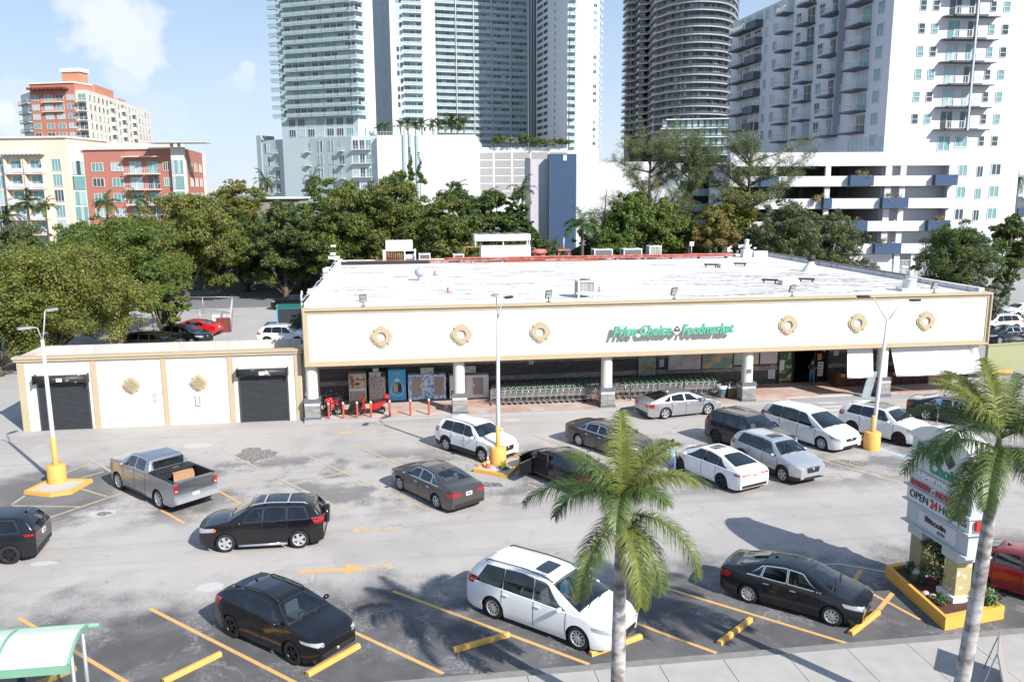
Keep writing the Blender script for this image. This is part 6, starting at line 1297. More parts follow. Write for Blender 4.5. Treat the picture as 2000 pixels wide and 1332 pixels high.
def driver(car, x, y, z, lab, zones, hair):
    a = car.rotation_euler.z; c = car.location; JJ = {k: v for k, v in J.items()}; p = Vector((x * math.cos(a) - y * math.sin(a), x * math.sin(a) + y * math.cos(a), 0)) + c; person(lab, (p.x, p.y, z - .96), a, JJ, zones, hair)
driver(VAN, .22, .37, .72, 'driver in a light blue cap at the wheel of the white minivan by the palm', {'default': mat('teal_shirt', (.05, .22, .30), .8), 'leg': JEAN, 'foot': SHO, 'head': SKIN, 'neck': SKIN, 'fore': SKIN, 'hand': SKIN}, mat('blue_cap', (.05, .28, .48), .8))
driver(RAV, .12, .37, .64, 'driver with bare forearms at the wheel of the black suv with roof bars', {'default': DKS, 'leg': JEAN, 'foot': SHO, 'head': SKD, 'neck': SKD, 'fore': SKD, 'hand': SKD}, HR)
person('person with long dark hair seated in the bus shelter', (-9.55, 19.62, -.38), R(-95), J, {'default': DKS, 'leg': mat('charcoal_trousers', (.05, .055, .07), .8), 'foot': SHO, 'head': SKIN, 'neck': SKIN, 'fore': SKIN, 'hand': SKIN, 'arm': DKS}, HR, .22)
# ------------------------------------------------------------------ buildings beyond the store
def HP(px, D, z=0.):
    """Plan position seen in column px (read at the horizon row) at forward distance D."""
    p = CC + raydir(px, 372) * D; return Vector((p.x, p.y, z))
def ZZ(py, D): return CAMH + (372 - py) * D / FPX
M_WHT = mat('tower_white', (.64, .66, .68), .75, c2=(.57, .59, .61), scale=.2, detail=6)
M_WTEAL = mat('tower_pale_teal', (.44, .51, .535), .7, c2=(.40, .47, .49), scale=.2)
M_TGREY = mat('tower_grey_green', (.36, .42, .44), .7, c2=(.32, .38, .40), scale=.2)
GLS = [mat('tower_glass_teal', (.10, .24, .25), .12, spec=.8, c2=(.20, .36, .36), scale=.4), mat('tower_glass_dark', (.025, .045, .055), .10, spec=.8, c2=(.06, .09, .10), scale=.4), mat('tower_glass_pale', (.30, .44, .45), .2, spec=.6, c2=(.42, .52, .52), scale=.4)]
M_RAILG = mat('rail_glass', (.25, .35, .38), .12, spec=.7, c2=(.38, .47, .49), scale=.6); M_RAILW = mat('rail_white_bars', (.62, .63, .65), .5)
M_NAVY = mat('navy_paint', (.035, .07, .14), .8, c2=(.048, .088, .165), scale=.6); M_SLATE = mat('slate_slab', (.09, .10, .13), .6); M_BRZ = mat('bronze_facade', (.075, .082, .095), .5, c2=(.11, .115, .125), scale=.3)
M_REDW = mat('brick_red_stucco', (.46, .185, .14), .85, c2=(.42, .165, .125), scale=.3); M_ORGW = mat('orange_stucco', (.58, .26, .16), .85); M_CRW = mat('cream_wall', (.68, .58, .49), .8, c2=(.66, .55, .43), scale=.3); M_CRW2 = mat('pale_cream_wall', (.76, .70, .62), .8)
class Bld:
    def __init__(s, name, label, cat, base):
        s.o = thing(name, label, cat, tuple(base)); s.base = Vector(base); s.items = {}
    def frame(s, A, B):
        A = Vector((A[0], A[1], 0)); B = Vector((B[0], B[1], 0)); x = (B - A).normalized(); y = Vector((x.y, -x.x, 0))
        if y.dot(-A) < 0: y = -y
        T = Matrix.Identity(4)
        for i in range(3): T[i][0] = x[i]; T[i][1] = y[i]; T[i][2] = (0, 0, 1)[i]; T[i][3] = A[i] - s.base[i]
        T[2][3] = -s.base.z
        return T, (B - A).length
    def U(s, A, B, px):
        """distance along the wall A-B where column px meets it"""
        d = raydir(px, 372); a, b = Vector((A[0], A[1])), Vector((B[0], B[1])); e = (b - a); D = Vector((d.x, d.y))
        det = D.x * (-e.y) - D.y * (-e.x); t = (a.x * (-e.y) - a.y * (-e.x)) / det; p = D * t
        return (p - a).dot(e.normalized())
    def part(s, name, T, boxes, **kw):
        b = MB(T)
        for bx in boxes: b.box(*bx)
        return b.build(name, s.o, **kw)
    def solid(s, pts, depth, ztop, mats, z0=0., name='walls', insets=None):
        """Closed block: the front faces run through pts, the back lies depth metres behind them."""
        P = [Vector((p[0], p[1], 0)) for p in pts]; bk = (P[0] + P[-1]); bk.normalize(); P = P + [P[-1] + bk * depth, P[0] + bk * depth]; n = len(P); b = MB()
        P = [p - s.base for p in P]; m = mats + [mats[-1]] * (n - len(mats))
        for i in range(n): p, q = P[i], P[(i + 1) % n]; b.quad((p.x, p.y, z0 - s.base.z), (q.x, q.y, z0 - s.base.z), (q.x, q.y, ztop), (p.x, p.y, ztop), m[i])
        b.add([(p.x, p.y, ztop) for p in P], [tuple(range(n))], mats[0]); return b.build(name, s.o)
    def item(s, name, T, boxes, size=1.): s.items.setdefault(name, []).append((size, T, boxes))
    def flush(s, cap=100):
        for name, L in s.items.items():
            L.sort(key=lambda q: -q[0])
            for sz, T, boxes in L[:cap]: s.part(name, T, boxes)
            if len(L) > cap:
                b = MB()
                for sz, T, boxes in L[cap:]:
                    b.T = T
                    for bx in boxes: b.box(*bx)
                b.T = None; b.build(name, s.o, kind='stuff')
def win(T, B, u0, u1, z0, z1, fr=None, gl=None, mull=1, sill=False, out=.0):
    fr = fr or M_WHT; gl = gl or random.choices(GLS, (5, 3, 3))[0]; t = min(.09, (u1 - u0) * .07); bx = [(u0, u1, out, out + .04, z0, z1, gl)]
    bx += [(u0 - t, u0, out, out + .10, z0 - t, z1 + t, fr), (u1, u1 + t, out, out + .10, z0 - t, z1 + t, fr), (u0, u1, out, out + .10, z0 - t, z0, fr), (u0, u1, out, out + .10, z1, z1 + t, fr)]
    for k in range(mull): u = u0 + (u1 - u0) * (k + 1) / (mull + 1); bx.append((u - t / 2, u + t / 2, out + .04, out + .08, z0, z1, fr))
    B.item('window', T, bx, (u1 - u0) * (z1 - z0))
def balc(T, B, u0, u1, z, dep=1.5, rail='glass', slab=None, door=None, slabt=.2, fh=2.9, rh=1.0, n=0):
    slab = slab or M_WHT; bx = [(u0, u1, 0.02, dep, z - slabt, z, slab)]
    if rail == 'glass': bx += [(u0 + .03, u1 - .03, dep - .06, dep - .03, z + .12, z + rh - .06, M_RAILG), (u0, u1, dep - .08, dep - .01, z + rh - .06, z + rh, M_WHT)]
    elif rail == 'bars':
        bx += [(u0, u1, dep - .07, dep - .01, z + rh - .06, z + rh, M_RAILW), (u0, u1, dep - .07, dep - .01, z + .05, z + .10, M_RAILW)]
        k = max(3, int((u1 - u0) / (.42 if n == 0 else n)))
        for i in range(k + 1): u = u0 + .03 + (u1 - u0 - .06) * i / k; bx.append((u - .035, u + .035, dep - .06, dep - .02, z + .1, z + rh - .06, M_RAILW))
        bx += [(u0 + .01, u0 + .05, .05, dep - .07, z + rh - .06, z + rh, M_RAILW), (u1 - .05, u1 - .01, .05, dep - .07, z + rh - .06, z + rh, M_RAILW)]
    else: bx += [(u0, u1, dep - .12, dep, z, z + rh, slab), (u0, u0 + .1, .02, dep - .12, z, z + rh, slab), (u1 - .1, u1, .02, dep - .12, z, z + rh, slab)]
    if door:
        for a, c in door:
            bx += [(u0 + (u1 - u0) * a, u0 + (u1 - u0) * c, .02, .07, z + .02, z + fh * .78, random.choices(GLS, (4, 4, 2))[0]), (u0 + (u1 - u0) * (a + c) / 2 - .05, u0 + (u1 - u0) * (a + c) / 2 + .05, .07, .11, z + .02, z + fh * .78, M_WHT)]
    B.item('balcony', T, bx, (u1 - u0) * 3)
random.seed(21)
# --- left main tower with wrap-round balconies, and its podium
A0, A1, A2 = HP(557, 278), HP(705, 268), HP(739, 273)
TA = Bld('apartment_tower', 'pale teal high rise with balconies wrapped across its face, left of the white towers', 'tower', A0)
T1, L1 = TA.frame(A0, A1); T2, L2 = TA.frame(A1, A2); fh = 2.83
zb_, zt_ = ZZ(228, 270), ZZ(-60, 270)
TA.solid([A0, A1, A2], 22, zt_, [M_WTEAL, M_WHT])
k = 0; z = zb_
while z < zt_ - 2:
    for i in range(5):
        u0 = L1 * (.10 + .17 * i); u1 = L1 * (.10 + .17 * (i + 1)) - .12
        balc(T1, TA, u0, u1, z, 1.6, 'glass', M_WTEAL, [(.04, .42), (.58, .93)], .22, fh)
    balc(T1, TA, L1 * .955, L1 + 1.3, z, 1.6, 'glass', M_WHT, None, .22, fh); win(T1, TA, L1 * .96, L1 * .995, z + .3, z + 2.3, mull=0)
    balc(T2, TA, 0.1, L2 * .42, z, 1.6, 'glass', M_WHT, [(.1, .8)], .22, fh)
    balc(T1, TA, -2.6, L1 * .03, z, 1.2, 'glass', M_WTEAL, None, .22, fh); win(T1, TA, L1 * .045, L1 * .085, z + .3, z + 2.3, mull=0)
    z += fh
for z in (zb_ - 3.0, zb_ - 6.3):
    for i in range(7): win(T1, TA, L1 * (.10 + .125 * i), L1 * (.10 + .125 * i) + L1 * .085, z, z + 2.2, mull=2)
    for i in range(2): win(T2, TA, L2 * (.12 + .2 * i), L2 * (.12 + .2 * i) + .7, z, z + 2.2, mull=0)
TA.flush()
P0, P1, P2 = HP(513, 285), HP(690, 266), HP(739, 264)
PA = Bld('tower_podium', 'grey white podium with tall paired windows at the foot of the pale teal tower', 'building', P0)
T1, L1 = PA.frame(P0, P1); T2, L2 = PA.frame(P1, P2); zt_ = ZZ(270, 272)
PA.solid([P0, P1, P2], 20, zt_, [M_WTEAL, M_WHT]); PA.part('end_tower', T1, [(-1.2, .8, -6, .4, 0, zt_ + 1.6, M_TGREY)])
for f in range(5):
    z = zt_ - 4.4 - f * 4.3
    for i in range(8):
        u = L1 * (.05 + .118 * i)
        if i % 3 == 1: balc(T1, PA, u - .3, u + 2.0, z, 1.1, 'bars', M_WHT, [(.1, .9)], .2, 3.6, n=.5)
        else: win(T1, PA, u, u + .85, z + .2, z + 3.3, mull=0); win(T1, PA, u + 1.4, u + 2.25, z + .2, z + 3.3, mull=0)
    balc(T2, PA, .2, L2 * .8, z + .3, 1.2, 'bars', M_WHT, [(.05, .3), (.4, .62), (.72, .95)], .2, 3.6, n=.5)
PA.flush()
# --- slim white tower, the shade on its flank painted in as grey
B0, B1, B2 = HP(739.5, 340), HP(771, 320), HP(856, 324)
TB = Bld('slim_tower', 'slim white tower with a shaded flank painted grey and a single stack of balconies', 'tower', B0); T1, L1 = TB.frame(B0, B1); T2, L2 = TB.frame(B1, B2); zt_ = ZZ(-60, 320)
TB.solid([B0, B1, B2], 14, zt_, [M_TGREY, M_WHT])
z = ZZ(245, 320); fh = 2.88
while z < zt_ - 2:
    for a in (.50, .66): win(T1, TB, L1 * a, L1 * a + .75, z + .5, z + 2.2, mull=0, gl=GLS[1])
    win(T2, TB, L2 * .13, L2 * .13 + 1.0, z + .4, z + 2.2, mull=0); win(T2, TB, L2 * .20, L2 * .20 + 1.0, z + .4, z + 2.2, mull=0)
    balc(T2, TB, L2 * .28, L2 * .72, z, 1.8, 'glass', M_WHT, [(.05, .32), (.36, .60), (.7, .95)], .25, fh)
    z += fh
TB.flush()
# --- wide concave slab tower
C0, C1 = HP(856.5, 372), HP(1032, 385)
TC = Bld('slab_tower', 'wide slab tower of white and teal balconies between the slim tower and the white wing', 'tower', C0); T1, L1 = TC.frame(C0, C1); zt_ = ZZ(-60, 375)
TC.part('wall', T1, [(0, L1, -14, 0, 0, zt_, M_WTEAL)]); z = ZZ(288, 380); fh = 2.86; bays = [(0.0, .20), (.215, .39), (.40, .585), (.595, .79), (.80, .985)]
TC.part('fins', T1, [(L1 * x - .12, L1 * x + .12, 0, 1.75, 0, zt_, M_WHT) for x in (.207, .395, .59, .795)])
while z < zt_ - 2:
    for a, c in bays: balc(T1, TC, L1 * a + .2, L1 * c - .1, z, 1.6, 'glass', M_WHT, [(.03, .25), (.30, .50), (.55, .75), (.8, .97)], .25, fh)
    z += fh
TC.flush()
# --- white wing at the right of the group
D0, D1, D2 = HP(1032.5, 388), HP(1107, 338), HP(1168, 342)
TD = Bld('white_wing_tower', 'tall white tower with a shaded ribbed flank, right of the slab tower', 'tower', D0); T1, L1 = TD.frame(D0, D1); T2, L2 = TD.frame(D1, D2); zt_ = ZZ(-260, 340)
TD.solid([D0, D1, D2], 20, zt_, [M_WHT, M_WHT]); z = ZZ(290, 342); fh = 2.80
TD.part('dark_glazing_strip', T1, [(L1 * .10, L1 * .22, 0, .05, 0, zt_, GLS[1]), (L1 * .155, L1 * .165, .05, .15, 0, zt_, M_WHT)])
while z < zt_ - 2 and z < ZZ(-60, 340):
    for a, c in ((.25, .40), (.42, .53)): win(T1, TD, L1 * a, L1 * c, z + .6, z + 2.0, mull=0, gl=GLS[1])
    win(T1, TD, L1 * .70, L1 * .72, z + .6, z + 2.0, mull=0, gl=GLS[1])
    balc(T2, TD, L2 * .02, L2 * .25, z, 1.6, 'glass', M_WHT, [(.05, .45), (.55, .95)], .25, fh); win(T2, TD, L2 * .80, L2 * .80 + 1.3, z + .6, z + 1.9, mull=1); balc(T2, TD, L2 + .05, L2 + 1.2, z, .6, 'glass', M_WHT, None, .25, fh)
    z += fh
TD.flush()
# --- white podium with faint slits, louvred garage
K0, K1 = HP(739.5, 262), HP(929, 262)
KP = Bld('white_podium', 'long plain white podium with a railing and palms on top', 'building', K0); T1, L1 = KP.frame(K0, K1); zt_ = ZZ(266, 262)
KP.part('wall', T1, [(0, L1, -60, 0, 0, zt_, M_WHT)]); KP.part('teal_fins', T1, [(KP.U(K0, K1, x) - .35, KP.U(K0, K1, x) + .35, 0, .5, 2, zt_ + (2.5 if x == 792 else .2), GLS[2]) for x in (792, 804, 817)])
KP.part('railing', T1, [(0, L1, -.3, -.25, zt_ + 1.0, zt_ + 1.08, M_RAILW)] + [(u, u + .08, -.3, -.25, zt_, zt_ + 1.0, M_RAILW) for u in np.arange(.2, L1, .9)])
M_FAINT = mat('faint_recess', (.66, .68, .71), .8)
for c in (832, 846, 856, 912):
    for r_ in range(4):
        u = KP.U(K0, K1, c); z = zt_ - 4.2 - r_ * 3.3; KP.item('recess', T1, [(u, u + 1.2, 0, .02, z, z + 1.6, M_FAINT)], 1)
KP.flush()
L0_, L1_ = HP(929.5, 300), HP(1108, 300)
LG = Bld('louvred_garage', 'parking garage with grey louvre panels and shrubs on its roof edge', 'garage', L0_); T1, L1 = LG.frame(L0_, L1_); zt_ = ZZ(290, 300)
LG.part('frame', T1, [(0, L1, -30, 0, 0, zt_, M_WHT)])
M_LOUV = mat('louvre_grey', (.34, .33, .34), .6, c2=(.26, .26, .27), scale=5, stretch=(.1, .1, 3))
for i in range(5):
    for j in range(6): u = L1 * i / 5 + .35; z = zt_ - 4.2 - 2.75 * j; LG.item('louvre_panel', T1, [(u, u + L1 / 5 - .7, 0.02, .10, z, z + 2.35, M_LOUV)], 1)
LG.flush()
# --- dark curved tower
def curve_floor(R_, z, th, m, pts, b, off):
    P_ = [(p.x + n.x * off, p.y + n.y * off) for p, n in pts]; Q_ = [(p.x + n.x * (off - R_), p.y + n.y * (off - R_)) for p, n in pts]
    n = len(P_); vs = [(x, y, zz) for zz in (z, z + th) for x, y in P_ + Q_]; fs = []
    for i in range(n - 1): fs += [(i, i + 1, 2 * n + i + 1, 2 * n + i), (2 * n + i, 2 * n + i + 1, 3 * n + i + 1, 3 * n + i), (i, i + 1, n + i + 1, n + i)]
    b.add(vs, fs, m)
ctrl = [(1217, 400), (1226, 386), (1237, 388), (1249, 374), (1262, 376), (1276, 358), (1290, 352), (1310, 346), (1345, 341), (1380, 342), (1402, 346), (1414, 354), (1420, 366), (1421, 385)]
cp = [HP(*c) for c in ctrl]; fine = []
for i in range(len(cp) - 1):
    p0, p1, p2, p3 = cp[max(i - 1, 0)], cp[i], cp[i + 1], cp[min(i + 2, len(cp) - 1)]
    for t_ in np.linspace(0, 1, 5)[:-1]: fine.append(p1 * 1.0 + ((p2 - p0) * t_ + (p0 * 2 - p1 * 5 + p2 * 4 - p3) * t_ ** 2 + (p1 * 3 - p0 - p2 * 3 + p3) * t_ ** 3) * .5)
fine.append(cp[-1]); FB = fine[0].copy()
nrm = []
for i, p in enumerate(fine):
    d = fine[min(i + 1, len(fine) - 1)] - fine[max(i - 1, 0)]; n = Vector((d.y, -d.x, 0)).normalized(); nrm.append(n)
pts = [(p - FB, n) for p, n in zip(fine, nrm)]
DT = thing('curved_tower', 'dark bronze tower with rounded rippling balconies between the white towers', 'tower', tuple(FB)); zt_ = ZZ(-60, 350)
b = MB(); curve_floor(10, 0, zt_, M_BRZ, pts, b, 0); b.build('core', DT)
fh = 3.06; z = ZZ(262, 350); nfl = 0; dwin = []; MB_FIN = MB()
while z < zt_:
    b = MB(); curve_floor(1.8, z - .25, .42, mat('bronze_slab', (.40, .41, .44), .5), pts, b, 1.7); sl = b.build('floor_slab', DT)
    b = MB(); curve_floor(.06, z + .17, .85, mat('smoke_rail_glass', (.07, .08, .09), .1, spec=.8), pts, b, 1.65); b.build('railing', sl)
    b = MB_FIN
    for i in range(2, len(pts) - 2):
        (p, n), (q, n2) = pts[i], pts[i + 1]
        if random.random() < .62:
            g = random.choice((GLS[1], GLS[1], mat('window_curtain', (.32, .33, .34), .6), GLS[0])); a = p + n * .06; c = q + n2 * .06; a2 = a + (c - a) * .12; c2_ = a + (c - a) * .88
            dwin.append(([(a2.x, a2.y, z + .3), (c2_.x, c2_.y, z + .3), (c2_.x, c2_.y, z + 2.5), (a2.x, a2.y, z + 2.5)], g))
        if i % 3 == 0: b.add([(p.x + n.x * s_ , p.y + n.y * s_, zz) for zz in (z, z + fh - .4) for s_ in (.0, 1.5)] , [(0, 1, 3, 2)], mat('party_fin', (.30, .30, .31), .6))
    z += fh; nfl += 1
MB_FIN.build('party_fins', DT, kind='stuff'); dwin.sort(key=lambda q: -(Vector(q[0][1]) - Vector(q[0][0])).length)
for v_, g in dwin[:100]: MB().add(v_, [(0, 1, 2, 3)], g).build('window', DT)
b = MB()
for v_, g in dwin[100:]: b.add(v_, [(0, 1, 2, 3)], g)
b.build('window', DT, kind='stuff')
FP0, FP1 = HP(1290, 330), HP(1455, 325)
FPd = Bld('glass_block', 'lower glass block with white slab edges at the foot of the dark curved tower', 'building', FP0); T1, L1 = FPd.frame(FP0, FP1); zt_ = ZZ(240, 330)
FPd.part('wall', T1, [(0, L1, -12, 0, 0, zt_, M_BRZ)])
for k in range(9): z = zt_ - k * 3.4; FPd.item('floor_slab', T1, [(-.5 if k % 2 else 1.5, L1, 0, 1.4, z - .3, z + .1, M_WHT)], 5)
for k in range(8):
    for i in range(14): u = L1 * i / 14; win(T1, FPd, u + .3, u + L1 / 14 - .4, zt_ - k * 3.4 - 2.9, zt_ - k * 3.4 - .6, mull=0, fr=M_BRZ)
FPd.flush()
# --- right white tower
R0, R1, R2 = HP(1418, 168), HP(1720, 117), HP(1986, 119)
def sx(x): return (x + 29.3) / 1.0279
TG = Bld('condominium_tower', 'big white condominium tower with navy edged balconies at the right', 'tower', R0); T1, L1 = TG.frame(R0, R1); T2, L2 = TG.frame(R1, R2); zt_ = ZZ(-70, 117); zb_ = ZZ(300, 117); fh = 3.0
M_WHT2 = mat('condo_white', (.64, .645, .68), .8, c2=(.57, .575, .61), scale=.3)
TG.solid([R0, R1, R2], 16, zt_, [M_WHT2, M_WHT2])
z = zb_ - .1; f = 0
uL = lambda x: TG.U(R0, R1, sx(x)); uR = lambda x: TG.U(R1, R2, sx(x))
while z < zt_ - 1:
    win(T1, TG, uL(1710), uL(1722), z + .8, z + 2.4, gl=GLS[0])
    if f == 0: 
        for k in range(8): win(T1, TG, uL(1668) + k * 1.15, uL(1668) + k * 1.15 + 1.0, z + .2, z + 2.0, mull=0, gl=GLS[2])
    else:
        for x0, x1, dr in ((1668, 1698, [(.45, .95)]), (1619, 1645, [(.1, .45), (.6, .9)]), (1571, 1589, [(.2, .9)]), (1531, 1546, [(.2, .9)]), (1440, 1466, [(.1, .4), (.6, .9)])):
            balc(T1, TG, uL(x0), uL(x1), z, 1.9, 'bars', M_SLATE, dr, .28, fh)
        balc(T1, TG, uL(1467), uL(1487), z, 1.4, 'solid', M_SLATE, [(.3, .9)], .3, fh)
        for x0, x1 in ((1597, 1606), (1554, 1561), (1509, 1515), (1493, 1498)): win(T1, TG, uL(x0), uL(x1), z + .8, z + 2.3, gl=random.choice(GLS[:2]))
    for x0, x1 in ((1790, 1801), (1815, 1826), (1926, 1936), (1952, 1963)):
        if f > 0 or x0 > 1900: win(T2, TG, uR(x0), uR(x1), z + .75, z + 2.0, gl=random.choice(GLS[:2]), mull=0); TG.item('window_bar', T2, [(uR(x0), uR(x1), .05, .10, z + 1.3, z + 1.36, M_WHT)], .1)
    if f > 0: balc(T2, TG, uR(1846), uR(1908), z, 1.7, 'bars', M_SLATE, [(.02, .36), (.64, .95)], .22, fh)
    if f > 0: TG.item('balcony_canopy', T2, [(uR(1833), uR(1846) - .02, .02, 1.2, z - .2, z - .06, M_SLATE), (uR(1908) + .02, uR(1938), .02, 1.0, z - .2, z - .06, M_SLATE)], 2)
    else: win(T2, TG, uR(1846), uR(1868), z + .1, z + 2.0, gl=GLS[0]); win(T2, TG, uR(1880), uR(1902), z + .6, z + 1.9, gl=GLS[0])
    z += fh; f += 1
TG.part('down_pipe', T2, [(uR(1884), uR(1884) + .22, 1.75, 1.95, zb_ + 2.6, zt_, mat('pipe_lilac_grey', (.50, .52, .60), .6))]); TG.part('divider_wall', T1, [(uL(1647) - .1, uL(1647) + .1, 0, 1.1, zb_ + 3, zt_, mat('divider_grey', (.33, .34, .38), .8))])
for x0, x1, ys in ((1869, 1884, (329, 371, 414)), (1905, 1915, (331, 374, 416)), (1933, 1949, (327, 370, 413))):
    for y in ys: s_ = lambda x: (x) ; zc = ZZ(y + 9, 117); win(T2, TG, TG.U(R1, R2, x0), TG.U(R1, R2, x1), zc - .75, zc + .65, gl=random.choice(GLS[:2]))
TG.flush()
# umbrella-like dark grill cover on one balcony
# --- its parking garage
Q0, Q1 = HP(1424, 116), HP(1858, 116)
GG = Bld('parking_garage', 'open white parking garage with dark blue planter boxes below the right tower', 'garage', Q0); T1, L1 = GG.frame(Q0, Q1); gu = lambda x: GG.U(Q0, Q1, x)
z_top = ZZ(303, 116); rows = [(329, 349), (370, 392), (413, 436), (457, 480)]; dep = 12
GG.part('parapet_wall', T1, [(0, L1, -.4, 0, ZZ(329, 116), z_top, M_WHT2)]); GG.part('roof_deck', T1, [(0, L1, -dep, -.4, ZZ(329, 116), ZZ(329, 116) + .3, M_WHT2)])
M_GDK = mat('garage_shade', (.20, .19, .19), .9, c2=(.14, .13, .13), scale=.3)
for i, (ya, yb) in enumerate(rows):
    zt1 = ZZ(yb, 116); zb1 = ZZ(rows[i + 1][0] if i < 3 else 500, 116)
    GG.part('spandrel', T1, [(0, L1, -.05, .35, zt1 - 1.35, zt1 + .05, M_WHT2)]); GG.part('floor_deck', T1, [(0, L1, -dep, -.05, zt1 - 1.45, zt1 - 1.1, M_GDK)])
cols_ = [(1424, 1436), (1503, 1515), (1611, 1621), (1728, 1740), (1757, 1768), (1851, 1858)]
for a, c in cols_: GG.part('column', T1, [(gu(a), gu(c), -.5, -.06, 0, ZZ(329, 116), M_WHT2)])
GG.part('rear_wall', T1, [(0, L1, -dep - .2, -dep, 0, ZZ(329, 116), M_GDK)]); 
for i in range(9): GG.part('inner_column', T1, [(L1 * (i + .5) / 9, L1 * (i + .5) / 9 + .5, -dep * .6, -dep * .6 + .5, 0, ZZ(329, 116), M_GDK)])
GG.part('end_wall', T1, [(L1 - .3, L1, -dep, -.5, 0, ZZ(329, 116), M_WHT2), (0, .3, -dep, -.5, 0, ZZ(329, 116), M_WHT2)])
GG.part('ground_wall', T1, [(0, gu(1752), -.3, 0, 0, ZZ(500, 116), M_WHT2), (gu(1790), gu(1798), -.3, 0, 0, ZZ(500, 116), M_WHT2), (gu(1840), L1, -.3, 0, 0, ZZ(500, 116), M_WHT2)])
for a, c in ((1753, 1789), (1799, 1839)):
    bx = [(gu(a), gu(c), -.2, -.12, 0, .1, M_RAILW)] + [(gu(a), gu(c), -.2, -.12, z, z + .08, M_RAILW) for z in (1.6, 3.0)] + [(u, u + .06, -.22, -.16, 0, 3.0, M_RAILW) for u in np.arange(gu(a), gu(c), .19)]
    GG.part('gate', T1, bx)
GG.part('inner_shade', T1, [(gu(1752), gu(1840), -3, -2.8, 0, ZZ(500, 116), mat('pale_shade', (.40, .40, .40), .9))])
M_TRAIL = mat('trailing_plant', (.16, .19, .05), .8, c2=(.30, .17, .07), scale=1.2, thr=(.4, .6))
for x0, x1, yy, pl in ((1653, 1698, 349, 1675), (1817, 1860, 349, None), (1480, 1515, 349, None), (1718, 1768, 392, 1745), (1604, 1620, 392, 1600), (1810, 1853, 436, 1832), (1661, 1692, 436, 1668), (1710, 1761, 480, 1735)):
    z1 = ZZ(yy, 116) + .15; GG.part('planter_box', T1, [(gu(x0), gu(x1), .352, 1.25, z1 - 1.45, z1, M_NAVY)])
    if pl:
        r = thing('trailing_plant', 'trailing plant spilling from %s planter box of the garage' % {1675: 'the top left blue', 1745: 'the middle blue', 1600: 'the half hidden second row', 1832: 'the third row right blue', 1668: 'the third row left blue', 1735: 'the lowest blue'}[pl], 'plant', tuple(GG.o.location + T1 @ Vector((gu(pl), .9, z1))), group='plants in the garage planters')
        b = MB()
        for k in range(7): leaf_clump(b, (random.uniform(-1.3, 1.3), random.uniform(-.2, .5), random.uniform(-.7, .3)), .55, 60, M_TRAIL, .16, .8)
        b.build('foliage', r, kind='stuff'); b = MB(); b.tube([(0, 0, 0), (.3, 0, .5)], .03, M_WOOD, 5); b.build('stem', r)
GG.flush()
# --- blank white block with blue stair towers
W0, W1 = HP(1124, 128), HP(1424, 128)
WB = Bld('white_block', 'blank white building with blue stair towers behind the store roof', 'building', W0); T1, L1 = WB.frame(W0, W1); wu = lambda x: WB.U(W0, W1, x)
WB.part('wall', T1, [(0, wu(1300), -20, 0, 0, ZZ(319, 128), M_WHT2), (wu(1300), L1, -21, -1, 0, ZZ(325, 128), M_TGREY)]); WB.part('stair_tower', T1, [(wu(1072), -.02, -5, 1.8, 0, ZZ(303, 126), M_NAVY)]); WB.part('stair_shaded_side', T1, [(wu(1072) - .06, wu(1072), -5.1, 1.86, 0, ZZ(303, 126) + .05, mat('dark_side_slate', (.10, .12, .16), .7))])  # thin sheet on the stair tower paints its shaded side in slate
WB.part('pier', T1, [(wu(1036), wu(1072) - .1, -5, .2, 0, ZZ(312, 126), mat('lilac_white', (.56, .55, .60), .7))]); WB.part('dark_pier', T1, [(wu(1026), wu(1036) - .02, -5, .6, 0, ZZ(310, 126), MATS['dark_side_slate'])])
WB.part('vent_plate', T1, [(wu(1098), wu(1105), 1.8, 1.9, ZZ(316, 126), ZZ(304, 126) - .1, M_WHT)]); WB.part('recessed_floor', T1, [(wu(1332), wu(1420), -1, -.9, ZZ(400 + k * 30, 128), ZZ(385 + k * 30, 128), M_DARK) for k in (-2, -1, 0, 1)])
# --- red and cream buildings at left
RA0, RA1 = HP(-120, 168), HP(137, 165)
CB = Bld('cream_apartments', 'cream apartment building with recessed balconies at the left edge', 'building', RA0); T1, L1 = CB.frame(RA0, RA1); zt_ = ZZ(268, 166); cu_ = lambda x: CB.U(RA0, RA1, x); fh = 3.0
CB.part('wall', T1, [(0, L1, -14, 0, 0, zt_, M_CRW)]); CB.part('cornice', T1, [(-.3, L1 + .3, -14, .35, zt_, zt_ + .35, M_CRW2)])
CB.part('pergola', T1, [(cu_(12), cu_(95), 0, 1.6, ZZ(299, 165), ZZ(299, 165) + .15, M_WHT)] + [(cu_(x), cu_(x) + .2, 0, 1.9, ZZ(299, 165) + .16, ZZ(299, 165) + .35, M_WHT) for x in range(14, 95, 8)])
for f in range(6):
    z = ZZ(334 + 29.4 * f, 165)
    for x0, x1 in ((22, 55), (60, 94)):
        CB.item('balcony', T1, [(cu_(x0), cu_(x1), .01, .06, z, z + 2.7, M_CRW2), (cu_(x0 + 6), cu_(x1 - 4), .07, .12, z + .1, z + 2.4, GLS[0]), (cu_(x0 + 15), cu_(x0 + 16), .13, .16, z + .1, z + 2.4, M_WHT), (cu_(x0 - 1), cu_(x0), .01, 1.3, z, z + 2.7, M_CRW), (cu_(x1), cu_(x1 + 1), .01, 1.3, z, z + 2.7, M_CRW), (cu_(x0), cu_(x1), .13, 1.3, z - .2, z, M_CRW2), (cu_(x0), cu_(x1), 1.25, 1.3, z + .1, z + 1.0, M_RAILW)], 6)
    win(T1, CB, cu_(107), cu_(124), z + .5, z + 2.7, mull=2); win(T1, CB, cu_(-8), cu_(10), z + .2, z + 2.6, mull=2); win(T1, CB, cu_(-60), cu_(-40), z + .2, z + 2.6, mull=2)
CB.flush()
